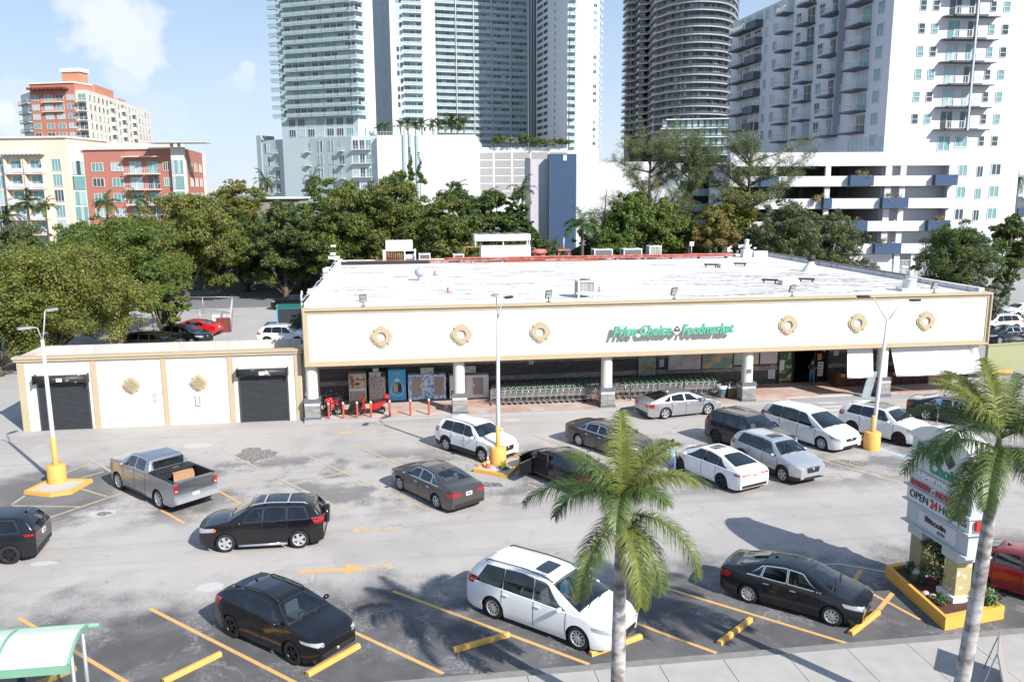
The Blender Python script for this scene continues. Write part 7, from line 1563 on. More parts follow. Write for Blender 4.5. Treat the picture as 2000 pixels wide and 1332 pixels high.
RB0, RB1, RB2, RB3, RB4 = HP(137.5, 166), HP(170, 166), HP(342, 163), HP(368, 163), HP(404, 185)
RB = Bld('red_apartments', 'brick red low apartment building with a rounded glass corner', 'building', RB1); T0, L0 = RB.frame(RB0, RB1); T1, L1 = RB.frame(RB1, RB2); T2, L2 = RB.frame(RB2, RB3); T3, L3 = RB.frame(RB3, RB4); ru = lambda x: RB.U(RB1, RB2, x); zt_ = ZZ(290, 164)
RB.part('stair_bay', T0, [(0, L0 - .1, -6, -.2, 0, ZZ(283, 165), M_CRW2)]); RB.solid([RB1, RB2, RB3, RB4], 10, zt_, [M_REDW, M_CRW2, M_REDW, M_CRW2]); RB.part('turret', T2, [(.05, L2 - .05, .01, 1.0, 0, zt_ + .3, M_CRW2)]); RB.part('end_bay', T3, [(L3 * .86, L3 * .998, .01, .4, 0, zt_ + .4, M_CRW2)])
RB.part('cornice', T1, [(-.2, L1, -1, .3, zt_ + .01, zt_ + .3, M_CRW2)]); RB.part('penthouse', T1, [(ru(188), ru(330), -7, -3, zt_ + .01, zt_ + 1.4, M_CRW2)])
RB.part('turret_canopy', T2, [(-4, L2 + 5, -1.5, 3.2, zt_ + 1.0, zt_ + 1.15, M_RAILW), (.5, .7, 1, 2.2, zt_ + .3, zt_ + 1.0, M_RAILW), (L2 - .7, L2 - .5, 1, 2.2, zt_ + .3, zt_ + 1.0, M_RAILW)])
for f in range(6):
    z = ZZ(336 + 29.6 * f, 164)
    RB.item('glazed_bay', T0, [(.15 + L0 * .9 * i / 4, .05 + L0 * .9 * (i + 1) / 4, -.19, -.10, z - .1, z + 2.6, random.choice(GLS)) for i in range(4)], 6)
    for x0, x1 in ((184, 205), (222, 243), (323, 335)): win(T1, RB, ru(x0), ru(x1), z + .55, z + 2.1, mull=2, fr=M_CRW2)
    for x0, x1 in ((252, 284), (288, 316)): balc(T1, RB, ru(x0), ru(x1), z, 1.3, 'bars', M_CRW2, [(.15, .9)], .2, 3.0, n=.5)
    RB.item('glazed_bay', T2, [(.2 + (L2 - .4) * i / 4, .1 + (L2 - .4) * (i + 1) / 4, 1.01, 1.08, z - .1, z + 2.5, random.choice(GLS[::2])) for i in range(4)], 6)
    for a in (.15, .4, .65): win(T3, RB, L3 * a, L3 * a + 2.4, z + .5, z + 2.1, fr=M_CRW2)
RB.part('balcony_canopy', T1, [(ru(250), ru(318), .01, 1.4, ZZ(305, 164), ZZ(305, 164) + .2, M_CRW2)])
RB.flush()
RC0, RC1, RC2, RC3 = HP(60, 282), HP(80, 272), HP(187, 268), HP(306, 338)
RC = Bld('red_high_rise', 'taller red apartment block with a white receding side and an orange roof box', 'building', RC1); T0, L0 = RC.frame(RC0, RC1); T1, L1 = RC.frame(RC1, RC2); T2, L2 = RC.frame(RC2, RC3); ru = lambda x: RC.U(RC1, RC2, x); fh = 2.92
z0 = ZZ(167, 270); z1 = ZZ(180, 270)
RC.solid([RC0, RC1, RC2, RC3], 6, z1, [M_CRW2, M_CRW2, M_CRW2]); RC.part('red_wall', T1, [(0, L1 * .80, -8, .35, 0, z0, M_REDW)]); RC.part('cornice', T1, [(-.3, L1 * .8 + .2, -8, .65, z0, z0 + .5, M_CRW2)])
RC.part('roof_box', T1, [(L1 * .47, L1 * .78, -7, -3, z0 + .51, ZZ(144, 270), M_ORGW)]); RC.part('roof_box_cap', T1, [(L1 * .45, L1 * .80, -7.3, -2.7, ZZ(144, 270), ZZ(137, 270), M_CRW2)]); RC.part('orange_penthouse', T2, [(L2 * .16, L2 * .42, -5, -1, z1 + .01, z1 + 3.0, M_ORGW), (L2 * .5, L2 * .60, -5, -1, z1 + .01, z1 + 1.2, M_ORGW)])
RC.part('pergola', T1, [(ru(83), ru(155), .01, 2.5, z0 - 1.9, z0 - 1.6, mat('pergola_maroon', (.22, .05, .04), .7))] + [(ru(85 + 8 * i), ru(85 + 8 * i) + .3, .01, 2.8, z0 - 1.59, z0 - 1.2, MATS['pergola_maroon']) for i in range(9)])
for f in range(12):
    z = z0 - 5.6 - fh * f
    for x0, x1 in ((83, 95), (107, 121), (129, 143), (150, 163)): win(T1, RC, ru(x0), ru(x1), z + .5, z + 2.1, fr=M_CRW2, out=.36)
    if f in (0, 1): balc(T1, RC, ru(103), ru(143), z, 1.2, 'bars', M_CRW2, None, .2, fh, n=.6)
    balc(T1, RC, L1 * .83, L1 * .99, z, 1.6, 'bars', M_CRW2, [(.1, .9)], .2, fh, n=.6); balc(T0, RC, .2, L0 - .2, z, 1.2, 'bars', M_CRW2, [(.1, .9)], .2, fh, n=.6)
    for i in range(17):
        a = .02 + .057 * i
        if i in (5, 8, 11): balc(T2, RC, L2 * a, L2 * a + 3.2, z, 1.0, 'solid', M_CRW2, [(.1, .9)], .2, fh)
        else: win(T2, RC, L2 * a, L2 * a + 1.9, z + .6, z + 2.1, fr=M_CRW2, mull=0)
RC.flush()
# small low buildings glimpsed between trees, right edge
H0, H1 = HP(1990, 150), HP(2080, 150)
RE = Bld('side_building', 'low white and blue building at the right edge behind the tower', 'building', H0); T1, L1 = RE.frame(H0, H1); RE.part('wall', T1, [(0, L1, -10, 0, 0, ZZ(352, 150), M_WHT2)]); RE.part('blue_band', T1, [(0, L1, 0, .4, ZZ(425, 150), ZZ(412, 150), M_NAVY)]); RE.part('canopy', T1, [(-.3, L1, 0, 2, ZZ(392, 150), ZZ(389, 150), M_WHT)])
H0, H1 = HP(1978, 420), HP(2060, 420)
RF_ = Bld('far_tower', 'pale distant tower at the right edge of the sky', 'tower', H0); T1, L1 = RF_.frame(H0, H1); RF_.part('wall', T1, [(0, L1, -10, 0, 0, ZZ(-60, 420), M_WHT)]); 
z = 12
while z < ZZ(120, 420): RF_.item('balcony', T1, [(-1.2, 1, 0, 1, z, z + .5, M_SLATE)], 1); z += 3
RF_.flush()
H0, H1 = HP(505, 122), HP(583, 122)
LW = Bld('low_house', 'low pale building half hidden by the trees left of centre', 'building', H0); T1, L1 = LW.frame(H0, H1); LW.part('wall', T1, [(0, L1, -6, 0, 0, ZZ(386, 122), mat('dull_wall', (.30, .275, .25), .9))]); LW.part('roof_edge', T1, [(-.3, L1 + .3, -6, .5, ZZ(386, 122), ZZ(382, 122), M_WHT)])
# green boundary wall right of the store, with yellow kerb
a_, c_ = G(1926, 727), G(2060, 716)
d_ = (c_ - a_); L_ = d_.length
r = thing('green_wall', 'pale olive boundary wall on the right of the store', 'wall', tuple(a_), math.atan2(d_.y, d_.x)); b = MB(); b.box(0, L_, 0, .25, 0, 1.9, mat('wall_olive', (.31, .32, .18), .85, c2=(.26, .27, .15), scale=1)); b.build('wall_face', r); b = MB(); b.box(-.05, L_, -.05, .3, 1.9, 2.0, MATS['wall_olive']); b.build('coping', r)
a_, c_ = G(1866, 733), G(1978, 729); d_ = c_ - a_
r = thing('yellow_kerb', 'yellow painted kerb stones before the green wall', 'kerb', tuple(a_), math.atan2(d_.y, d_.x)); b = MB(); b.box(0, d_.length * .48, 0, .3, 0, .2, M_YELB); b.build('kerb_stone', r); b = MB(); b.box(d_.length * .52, d_.length, 0, .3, 0, .2, M_YELB); b.build('kerb_stone', r)
# dumpsters and the wire fence in the back lot
p = G(540, 645); r = thing('dumpster', 'blue framed dumpster with a dark mesh side and green lid behind the store corner', 'dumpster', (p.x, p.y + 1, 0)); b = MB(); b.box(0, 3.6, 0, 2.2, 0, 2.0, mat('dumpster_dark', (.03, .035, .04), .6)); b.build('bin', r); b = MB(); b.box(-.05, 3.65, -.1, 2.25, 2.0, 2.1, mat('green_tarp', (.01, .14, .10), .5)); b.build('lid', r); b = MB(); b.box(-.06, .06, -.06, .06, 0, 2.1, mat('frame_cyan', (.05, .42, .58), .5)); b.box(.06, 3.6, -.06, 0.0, 1.92, 2.02, MATS['frame_cyan']); b.build('frame', r)
def wirefence(p0, p1, h, lab, wrap=None):
    a, c = G(*p0), G(*p1); d = c - a; L = d.length; r = thing('wire_fence', lab, 'fence', tuple(a), math.atan2(d.y, d.x), 'chain link fences')
    n = max(2, int(L / 2.6))
    for k in range(n + 1): b = MB(); b.tube([(L * k / n, 0, 0), (L * k / n, 0, h)], .04, M_STEEL, 6); b.build('post', r)
    b = MB(); b.tube([(0, 0, h), (L, 0, h)], .03, M_STEEL, 5)
    q = int(L / .28)
    for k in range(q): x = L * k / q; b.add([(x, 0, .05), (x + .015, 0, .05), (min(L, x + h * .5) , 0, h), (min(L, x + h * .5) - .015, 0, h)], [(0, 1, 2, 3)], M_STEEL); b.add([(x, 0, h), (x + .015, 0, h), (min(L, x + h * .5), 0, .05), (min(L, x + h * .5) - .015, 0, .05)], [(0, 1, 2, 3)], M_STEEL)
    b.build('mesh', r); return r
wirefence((335, 640), (452, 648), 2.0, 'chain link fence behind the red sedan'); wirefence((452, 648), (455, 612), 2.0, 'short return of the chain link fence right of the red sedan'); wirefence((250, 682), (345, 640), 2.0, 'chain link fence under the trees left of the red sedan'); wirefence((340, 612), (455, 612), 1.8, 'far run of chain link fence beyond the red sedan')
for k, (x, y, l) in enumerate(((322, 632, 'white notice on the wire fence, left of the three'), (422, 622, 'white notice on the wire fence above the crate'), (444, 622, 'small white notice on the wire fence, rightmost'))):
    p = G(x, 645); 
    p = PY(x, y, G(x, 642).y - .1); r = thing('fence_notice', l, 'notice', tuple(p), group='notices on the wire fence'); b = MB(); b.box(-.35, .35, 0, .02, -.3, .4, M_WPAINT); b.build('sheet', r); b = MB(); b.box(-.2, .2, -.005, -.001, 0, .05, M_SEAM); b.build('print', r)
p = G(438, 648); r = thing('brown_crate', 'rusty brown crate standing by the wire fence', 'crate', tuple(p)); b = MB(); b.box(-.6, .6, -.4, .4, 0, 1.3, mat('rust_brown', (.20, .05, .035), .8)); b.build('crate_box', r); b = MB(); [b.box(x - .03, x + .03, -.43, -.4, 0, 1.3, M_WOOD) for x in (-.5, 0, .5)]; b.build('battens', r)
# hedge by the side street
a_ = G(1945, 632); r = thing('hedge', 'low dark hedge beside the white car at the right edge', 'hedge', (a_.x, a_.y, 0)); b = MB(); random.seed(4)
for k in range(40): leaf_clump(b, (k * .32, random.uniform(-.4, .4), .5), .6, 50, M_BUSH, .13, .9)
b.build('foliage', r, kind='stuff')
# wall strips in the deep shade of the trees
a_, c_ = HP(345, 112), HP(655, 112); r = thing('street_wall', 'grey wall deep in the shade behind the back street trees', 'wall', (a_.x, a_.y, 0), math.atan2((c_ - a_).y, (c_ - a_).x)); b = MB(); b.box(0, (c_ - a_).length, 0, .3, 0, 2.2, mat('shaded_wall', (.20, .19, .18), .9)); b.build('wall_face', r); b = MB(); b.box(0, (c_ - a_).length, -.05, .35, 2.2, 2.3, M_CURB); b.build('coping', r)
# ------------------------------------------------------------------ palms and trees
def np_mesh(name, V, F4, mi, mats, smooth=False):
    me = bpy.data.meshes.new(name); n = len(F4)
    me.vertices.add(len(V)); me.vertices.foreach_set('co', np.asarray(V, dtype=np.float32).ravel())
    me.loops.add(n * 4); me.loops.foreach_set('vertex_index', np.asarray(F4, dtype=np.int32).ravel())
    me.polygons.add(n); me.polygons.foreach_set('loop_start', np.arange(n, dtype=np.int32) * 4); me.polygons.foreach_set('loop_total', np.full(n, 4, dtype=np.int32))
    for m in mats: me.materials.append(m)
    me.polygons.foreach_set('material_index', np.asarray(mi, dtype=np.int32)); me.update(calc_edges=True); return me
def leafmat(name, c, c2, rough=.55, tr=.38):
    m, t, b = nodes(name); n, l = t.nodes, t.links
    ge = n.new('ShaderNodeNewGeometry'); nz = n.new('ShaderNodeTexNoise'); nz.inputs['Scale'].default_value = .7; nz.inputs['Detail'].default_value = 5; l.new(ge.outputs['Position'], nz.inputs['Vector'])
    mr = n.new('ShaderNodeMapRange'); l.new(nz.outputs['Fac'], mr.inputs[0]); mr.inputs[1].default_value = .35; mr.inputs[2].default_value = .65
    mx = n.new('ShaderNodeMixRGB'); l.new(mr.outputs[0], mx.inputs[0]); mx.inputs[1].default_value = (*c, 1); mx.inputs[2].default_value = (*c2, 1); l.new(mx.outputs[0], b.inputs['Base Color']); b.inputs['Roughness'].default_value = rough
    tl = n.new('ShaderNodeBsdfTranslucent'); l.new(mx.outputs[0], tl.inputs[0]); ms = n.new('ShaderNodeMixShader'); ms.inputs[0].default_value = tr; l.new(b.outputs[0], ms.inputs[1]); l.new(tl.outputs[0], ms.inputs[2]); l.new(ms.outputs[0], n['Material Output'].inputs[0]); MATS[name] = m; return m
M_BARK = mat('bark', (.13, .105, .085), .9, c2=(.07, .055, .045), scale=3, detail=8, stretch=(1, 1, .3), bump=.5)
def crown_mesh(name, blobs, n, leaf, mats, wts, seed, sub=9, subr=.42):
    g = np.random.default_rng(seed); B = np.array(blobs, float)
    SB = []
    for c in B:
        d = g.normal(size=(sub, 3)); d /= np.linalg.norm(d, axis=1)[:, None]; d[:, 2] = np.abs(d[:, 2]) * .9 - .15 * g.random(sub)
        rr = c[3] * g.uniform(.55, .95, (sub, 1)); P_ = c[:3] + d * rr; SB += [(*p, c[3] * subr * g.uniform(.7, 1.3)) for p in P_]
    SB = np.array(SB); w = SB[:, 3] ** 2; w /= w.sum(); idx = g.choice(len(SB), n, p=w); C_ = SB[idx]
    d = g.normal(size=(n, 3)); d /= np.linalg.norm(d, axis=1)[:, None]; rad = C_[:, 3:4] * g.uniform(.55, 1.12, (n, 1)) * np.array([[1, 1, .8]])
    P_ = C_[:, :3] + d * rad; nr = d + g.normal(size=(n, 3)) * .55 + np.array([[0, 0, .25]]); nr /= np.linalg.norm(nr, axis=1)[:, None]
    t = np.cross(nr, g.normal(size=(n, 3))); t /= np.linalg.norm(t, axis=1)[:, None]; bt = np.cross(nr, t); s_ = leaf * g.uniform(.55, 1.45, (n, 1))
    V = np.stack([P_ - t * s_ * .5, P_ + bt * s_ * .30, P_ + t * s_ * .55 + nr * s_ * .12, P_ - bt * s_ * .30], 1).reshape(-1, 3)
    F = np.arange(n * 4).reshape(n, 4); mb_ = g.choice(len(mats), len(SB), p=wts)[idx]; flip = g.random(n) < .35; mi = np.where(flip, g.choice(len(mats), n, p=wts), mb_)
    return np_mesh(name, V, F, mi, mats)
def tree(px, D, ptop, pbot, hw, lab, mats, wts, seed, n=16000, leaf=.26, trunk=True, flat=1., name='broadleaf_tree', grp=None, lean=0, nb=16, tr=.32, zb=None):
    """px,ptop,pbot,hw: crown extent as it stands in the photograph at distance D."""
    p = HP(px, D); r = hw * D / FPX; zt = ZZ(ptop, D); zbt = max(.6, ZZ(pbot, D)); h = zt - zbt; g = random.Random(seed)
    o = thing(name, lab, 'tree', (p.x, p.y, 0), group=grp); blobs = []
    for k in range(int(nb * 1.9)):
        a = g.uniform(0, 2 * math.pi); q = math.sqrt(g.random()) * .78; t = g.random(); zz = zbt + h * (.12 + .72 * t); prof = math.sqrt(max(.15, 1 - ((t - .32) / .8) ** 2)); br = r * g.uniform(.19, .32)
        if h < r: br = min(br, h * .42)
        blobs.append((math.cos(a) * q * r * prof, math.sin(a) * q * r * prof * .9, min(zz, zt - br * .9), br))
    blobs.append((0, 0, zt - r * .34 if h > r else zt - h * .4, min(r * .34, h * .4))); blobs.append((-r * .70, 0, zbt + h * .45, min(r * .28, h * .35))); blobs.append((r * .70, 0, zbt + h * .45, min(r * .28, h * .35)))
    for k in range(18):
        a = g.uniform(0, 6.28); u_ = g.uniform(-.1, 1); ct = math.sqrt(max(0, 1 - u_ * u_)); blobs.append((math.cos(a) * ct * r * g.uniform(.86, 1.04), math.sin(a) * ct * r * .85, min(zt, zbt + h * (.42 + .56 * u_)), r * g.uniform(.06, .13)))
    for k in range(6): a = k * 1.05; blobs.append((math.cos(a) * r * .42, math.sin(a) * r * .4, zbt + h * (.35 + .2 * (k % 2)), min(r * .40, h * .36)))
    kf = 1.0 if D > 90 else .74; n = int(n * 2.0 / kf ** 1.6); mkobj('crown', crown_mesh('crown', blobs, n, leaf * kf, mats, wts, seed, 11, .36), o)
    b = MB(); b.tube([(0, 0, 0), (r * .02, 0, zbt * .6), (r * .04, 0, zbt + h * .35)], [tr * 1.2, tr, tr * .6], M_BARK, 9)
    for bl_ in blobs[:9]:
        b.tube([(r * .02, 0, max(.5, zbt * .55)), (bl_[0] * .45, bl_[1] * .45, zbt + (bl_[2] - zbt) * .45), (bl_[0], bl_[1], bl_[2])], [tr * .55, tr * .32, tr * .1], M_BARK, 6)
    b.build('trunk', o); return o
LG_ = leafmat('leaf_fresh', (.14, .215, .04), (.095, .165, .028)); LD = leafmat('leaf_dark', (0.052, 0.098, 0.023), (0.081, 0.132, 0.029)); LO = leafmat('leaf_olive', (0.241, 0.230, 0.052), (0.149, 0.172, 0.034)); LM = leafmat('leaf_mid', (0.115, 0.167, 0.034), (0.149, 0.184, 0.040)); LB = leafmat('leaf_bronze', (0.287, 0.196, 0.063), (0.207, 0.184, 0.052)); LY = leafmat('leaf_grey', (0.161, 0.190, 0.109), (0.115, 0.144, 0.075)); LS = leafmat('leaf_silver', (0.391, 0.414, 0.356), (0.253, 0.276, 0.218))
LX = leafmat('leaf_yellow', (0.333, 0.299, 0.057), (0.230, 0.241, 0.046))
TG_ = 'trees round the back lot'
tree(70, 63, 474, 745, 205, 'large olive leaved tree spreading over the left end of the annex', [LO, LX, LM], [.45, .15, .40], 1, 34000, .24, nb=26, grp=TG_)
tree(-45, 58, 520, 800, 120, 'olive tree at the left edge reaching down beside the annex', [LO, LM, LG_], [.4, .3, .3], 2, 14000, .24, grp=TG_)
tree(218, 76, 410, 668, 140, 'bright green broad tree behind the olive tree at the left', [LG_, LM, LO], [.40, .42, .18], 3, 34000, .25, nb=26, grp=TG_)
tree(300, 71, 500, 690, 50, 'low hanging green branches right of the bright green broad tree', [LG_, LM, LO], [.4, .4, .2], 33, 9000, .24, grp=TG_, nb=10)
tree(348, 98, 368, 560, 125, 'bronze tinted tree between the bright green tree and the red building', [LO, LB, LM], [.42, .12, .46], 4, 22000, .28, nb=20, grp=TG_)
tree(424, 101, 392, 588, 68, 'dark tree whose bare trunk stands at the far kerb of the back lot', [LO, LM, LD], [.3, .4, .3], 5, 16000, .26, grp=TG_, zb=3)
tree(455, 118, 344, 520, 70, 'brownish tree crown rising behind the dark trunked tree', [LO, LB, LM], [.5, .2, .3], 6, 12000, .30, grp=TG_)
tree(546, 100, 388, 580, 74, 'dark green tree above the black suv under the trees', [LM, LD, LY], [.4, .4, .2], 7, 20000, .26, nb=18, grp=TG_)
tree(500, 125, 362, 560, 60, 'grey green tree far behind, left of the pale teal tower podium', [LY, LM], [.5, .5], 8, 9000, .30, grp=TG_)
tree(668, 99, 348, 560, 92, 'large rounded green tree behind the left end of the store roof', [LM, LO, LD], [.45, .3, .25], 9, 26000, .27, nb=20, grp=TG_)
tree(775, 102, 334, 540, 110, 'tallest rounded green tree behind the store roof, left of the big white unit', [LO, LM, LD], [.35, .4, .25], 10, 30000, .27, nb=24, grp=TG_)
tree(868, 98, 378, 540, 75, 'green tree behind the roof just left of the big white unit', [LM, LO, LD], [.45, .3, .25], 12, 18000, .26, grp=TG_)
tree(540, 116, 405, 640, 46, 'shaded tree before the low pale building', [LM, LD], [.5, .5], 34, 9000, .30, grp=TG_)
tree(590, 112, 392, 560, 48, 'dark tree in the gap left of the large rounded trees', [LD, LM], [.7, .3], 13, 10000, .28, grp=TG_)
tree(955, 118, 368, 520, 62, 'dark leafy tree behind the big white rooftop unit', [LD, LM], [.7, .3], 14, 14000, .28, grp=TG_)
tree(1010, 116, 375, 520, 40, 'very dark tree beside the dark pier of the white block', [LD], [1], 15, 8000, .28, grp=TG_)
tree(1050, 90, 452, 520, 26, 'dark round shrub behind the roof left of the grey shrub', [LD, LG_], [.7, .3], 16, 4500, .2, grp=TG_, nb=8, name='shrub')
tree(1082, 88, 465, 520, 28, 'grey green round shrub behind the red roof fan', [LY, LM], [.7, .3], 17, 4500, .16, grp=TG_, nb=8, name='shrub')
tree(1238, 97, 374, 520, 66, 'fresh green tree behind the roof, left one of the bright pair', [LG_, LM, LO], [.6, .25, .15], 18, 16000, .26, grp=TG_)
tree(1303, 99, 388, 520, 66, 'fresh green tree behind the roof, right one of the bright pair', [LG_, LM, LO], [.6, .2, .2], 19, 16000, .26, grp=TG_)
tree(1195, 93, 455, 520, 42, 'low green tree behind the twin condensers', [LG_, LM, LD], [.4, .4, .2], 20, 8000, .22, grp=TG_)
tree(1400, 96, 404, 520, 52, 'weeping bronze leaved tree behind the white duct stack', [LB, LO, LX], [.5, .3, .2], 21, 15000, .20, grp=TG_, nb=12)
tree(1440, 104, 370, 470, 50, 'olive tree beside the weeping bronze tree', [LX, LO, LM], [.3, .4, .3], 22, 9000, .24, grp=TG_)
tree(1545, 94, 388, 545, 76, 'grey green tree before the open garage, left half of the pair', [LY, LM, LD], [.6, .2, .2], 23, 16000, .20, grp=TG_)
tree(1635, 96, 412, 550, 72, 'grey green tree before the open garage, right half of the pair', [LY, LM, LD], [.6, .2, .2], 24, 15000, .20, grp=TG_)
tree(1700, 92, 505, 550, 32, 'pale silvery shrub by the parapet at the right of the roof', [LS, LY], [.7, .3], 25, 4500, .16, grp=TG_, nb=8, name='shrub')
tree(1885, 88, 438, 590, 92, 'dark spreading tree in front of the right tower windows', [LD, LY, LM], [.5, .2, .3], 26, 22000, .22, nb=20, grp=TG_)
tree(1985, 92, 425, 580, 60, 'dark tree at the right edge of the photo behind the spreading tree', [LD, LM], [.6, .4], 27, 14000, .24, grp=TG_)
tree(1955, 74, 520, 640, 42, 'silvery leaved tree beyond the right corner of the store', [LS, LY, LD], [.5, .3, .2], 28, 11000, .16, grp=TG_, nb=12)
tree(30, 118, 430, 520, 60, 'greyish tree low before the cream apartments', [LY, LM], [.6, .4], 29, 7000, .28, grp=TG_)
tree(140, 112, 425, 540, 60, 'mid green tree before the cream apartments', [LM, LG_], [.5, .5], 30, 8000, .28, grp=TG_)
tree(620, 135, 345, 480, 40, 'dark tree top close to the foot of the pale teal tower', [LM, LD], [.5, .5], 31, 6000, .32, grp=TG_)
tree(890, 135, 352, 480, 45, 'green treetop before the plain white podium', [LG_, LM, LD], [.4, .3, .3], 32, 7000, .32, grp=TG_)
for k, (px, D, pt, hw, ms) in enumerate(((290, 110, 420, 70, [LM, LO]), (375, 113, 420, 62, [LM, LD]), (470, 109, 418, 60, [LD, LM]), (585, 107, 430, 56, [LD, LM]), (640, 112, 405, 52, [LM, LO]), (715, 114, 400, 60, [LM, LD]), (830, 112, 395, 60, [LM, LD]), (910, 108, 400, 52, [LD, LM]), (985, 109, 420, 50, [LD, LM]), (1350, 110, 430, 46, [LM, LD]), (1150, 105, 440, 36, [LD, LM]), (1480, 100, 440, 45, [LY, LM]), (1590, 101, 455, 50, [LY, LD]), (30, 84, 500, 80, [LM, LO]), (140, 92, 455, 80, [LM, LG_]))):
    tree(px, D, pt, 640, hw, 'shaded filler tree %s' % ('behind the bronze tinted tree', 'left of the dark trunked tree', 'in the shade right of the dark trunked tree', 'in the shade left of the large rounded tree', 'at the left roof corner, deep behind', 'under the large rounded tree', 'under the tallest rounded tree', 'left of the big white rooftop unit, deep behind', 'deep behind the big white rooftop unit', 'between the bright pair and the weeping tree', 'low behind the coconut palm', 'left of the grey green pair before the garage', 'between the grey green pair before the garage', 'behind the olive tree at the left edge', 'between the olive and the bright green tree')[k], ms, [.6, .4], 100 + k, 9000, .34, grp='second row of trees')
# shrubs on the louvred garage roof
for k, (px, w, ht, ms, l) in enumerate(((973, 20, 268, [LM, LD], 'dark round shrub at the left of the garage roof'), (1003, 15, 270, [LS, LY], 'silvery shrub hanging over the garage roof edge'), (1030, 16, 262, [LD, LM], 'tallest dark shrub on the garage roof'), (1055, 18, 271, [LD, LM], 'wide dark shrub on the garage roof'), (1080, 14, 270, [LS, LY], 'silvery shrub right of the wide dark shrub on the garage roof'), (1098, 12, 272, [LD, LM], 'dark shrub at the right end of the garage roof'))):
    D = 298; p = HP(px, D); z0 = ZZ(290, 300); r = w * D / FPX; h = ZZ(ht, D) - z0; o = thing('roof_shrub', l, 'shrub', (p.x, p.y + 1, z0), group='shrubs on the garage roof')
    mkobj('foliage', crown_mesh('foliage', [(random.uniform(-r, r) * .7, 0, h * random.uniform(.2, .7), r * .45) for _ in range(7)], 2500, .45, ms, [.6, .4], 60 + k), o); b = MB(); b.tube([(0, 0, 0), (0, 0, h * .5)], .15, M_BARK, 6); b.build('stem', o)

# palms ------------------------------------------------------------
PLF = leafmat('palm_leaf', (.09, .14, .035), (.13, .175, .045), .45, .25); PLY = leafmat('palm_leaf_yellow', (.23, .25, .05), (.15, .19, .045), .45, .35); PLD = leafmat('palm_leaf_dark', (.03, .06, .018), (.05, .09, .022), .4, .2)
M_SHAFT = mat('crownshaft', (.14, .19, .05), .4, c2=(.20, .21, .07), scale=3, stretch=(1, 1, .3)); M_PTR = mat('palm_trunk', (.42, .40, .39), .9, c2=(.15, .135, .13), scale=2.0, detail=11, stretch=(1.3, 1.3, 2.2), thr=(.42, .62), bump=.3); M_PTRB = mat('palm_trunk_brown', (.20, .15, .10), .9, c2=(.34, .28, .20), scale=6, detail=8)
def frond(az, e0, L, droop, nl=90, lw=.5, m=None, sid=0, wid=.022, seg=3, mr=None):
    g = random.Random(sid); b = MB(); m = m or PLF; ns = 16; p = Vector((0, 0, 0)); pts = [p.copy()]; dirs = []
    for i in range(ns):
        s_ = (i + .5) / ns; e = e0 - droop * s_ ** 1.25; a = az + g.uniform(-.02, .02); d = Vector((math.cos(a) * math.cos(e), math.sin(a) * math.cos(e), math.sin(e))); p = p + d * (L / ns); pts.append(p.copy()); dirs.append(d)
    dirs.append(dirs[-1]); b.tube(pts, [max(.004, .028 * (1 - i / ns) * (L / 2.5)) for i in range(ns + 1)], mr or PLY, 5)
    for k in range(nl):
        s_ = .10 + .90 * k / nl; f = s_ * ns; i = min(ns - 1, int(f)); q = pts[i].lerp(pts[i + 1], f - i); d = dirs[i]; side = d.cross(Vector((0, 0, 1))); 
        if side.length < .05: side = Vector((-math.sin(az), math.cos(az), 0))
        side.normalize(); up = side.cross(d).normalized(); ll = lw * (math.sin(math.pi * min(1, s_ * .82 + .16)) ** .6 * .9 + .12) * g.uniform(.85, 1.12)
        for sg in (-1, 1):
            out = (side * sg * g.uniform(.8, 1.0) + d * (.30 + .65 * s_) + up * g.uniform(-.35, .6)).normalized(); pp = q.copy(); w = wid * g.uniform(.8, 1.2); vs = []; wd = (d - out * d.dot(out)).normalized()
            dd = out.copy()
            for j in range(seg + 1):
                ww = w * (1 - (j / seg) ** 1.6) * .5 + .001; vs += [pp - wd * ww, pp + wd * ww]; dd = (dd + Vector((0, 0, -.46 - .3 * g.random()))).normalized() if j else dd; pp = pp + dd * (ll / seg)
            b.add(vs, [(2 * j, 2 * j + 1, 2 * j + 3, 2 * j + 2) for j in range(seg)], m)
    return b
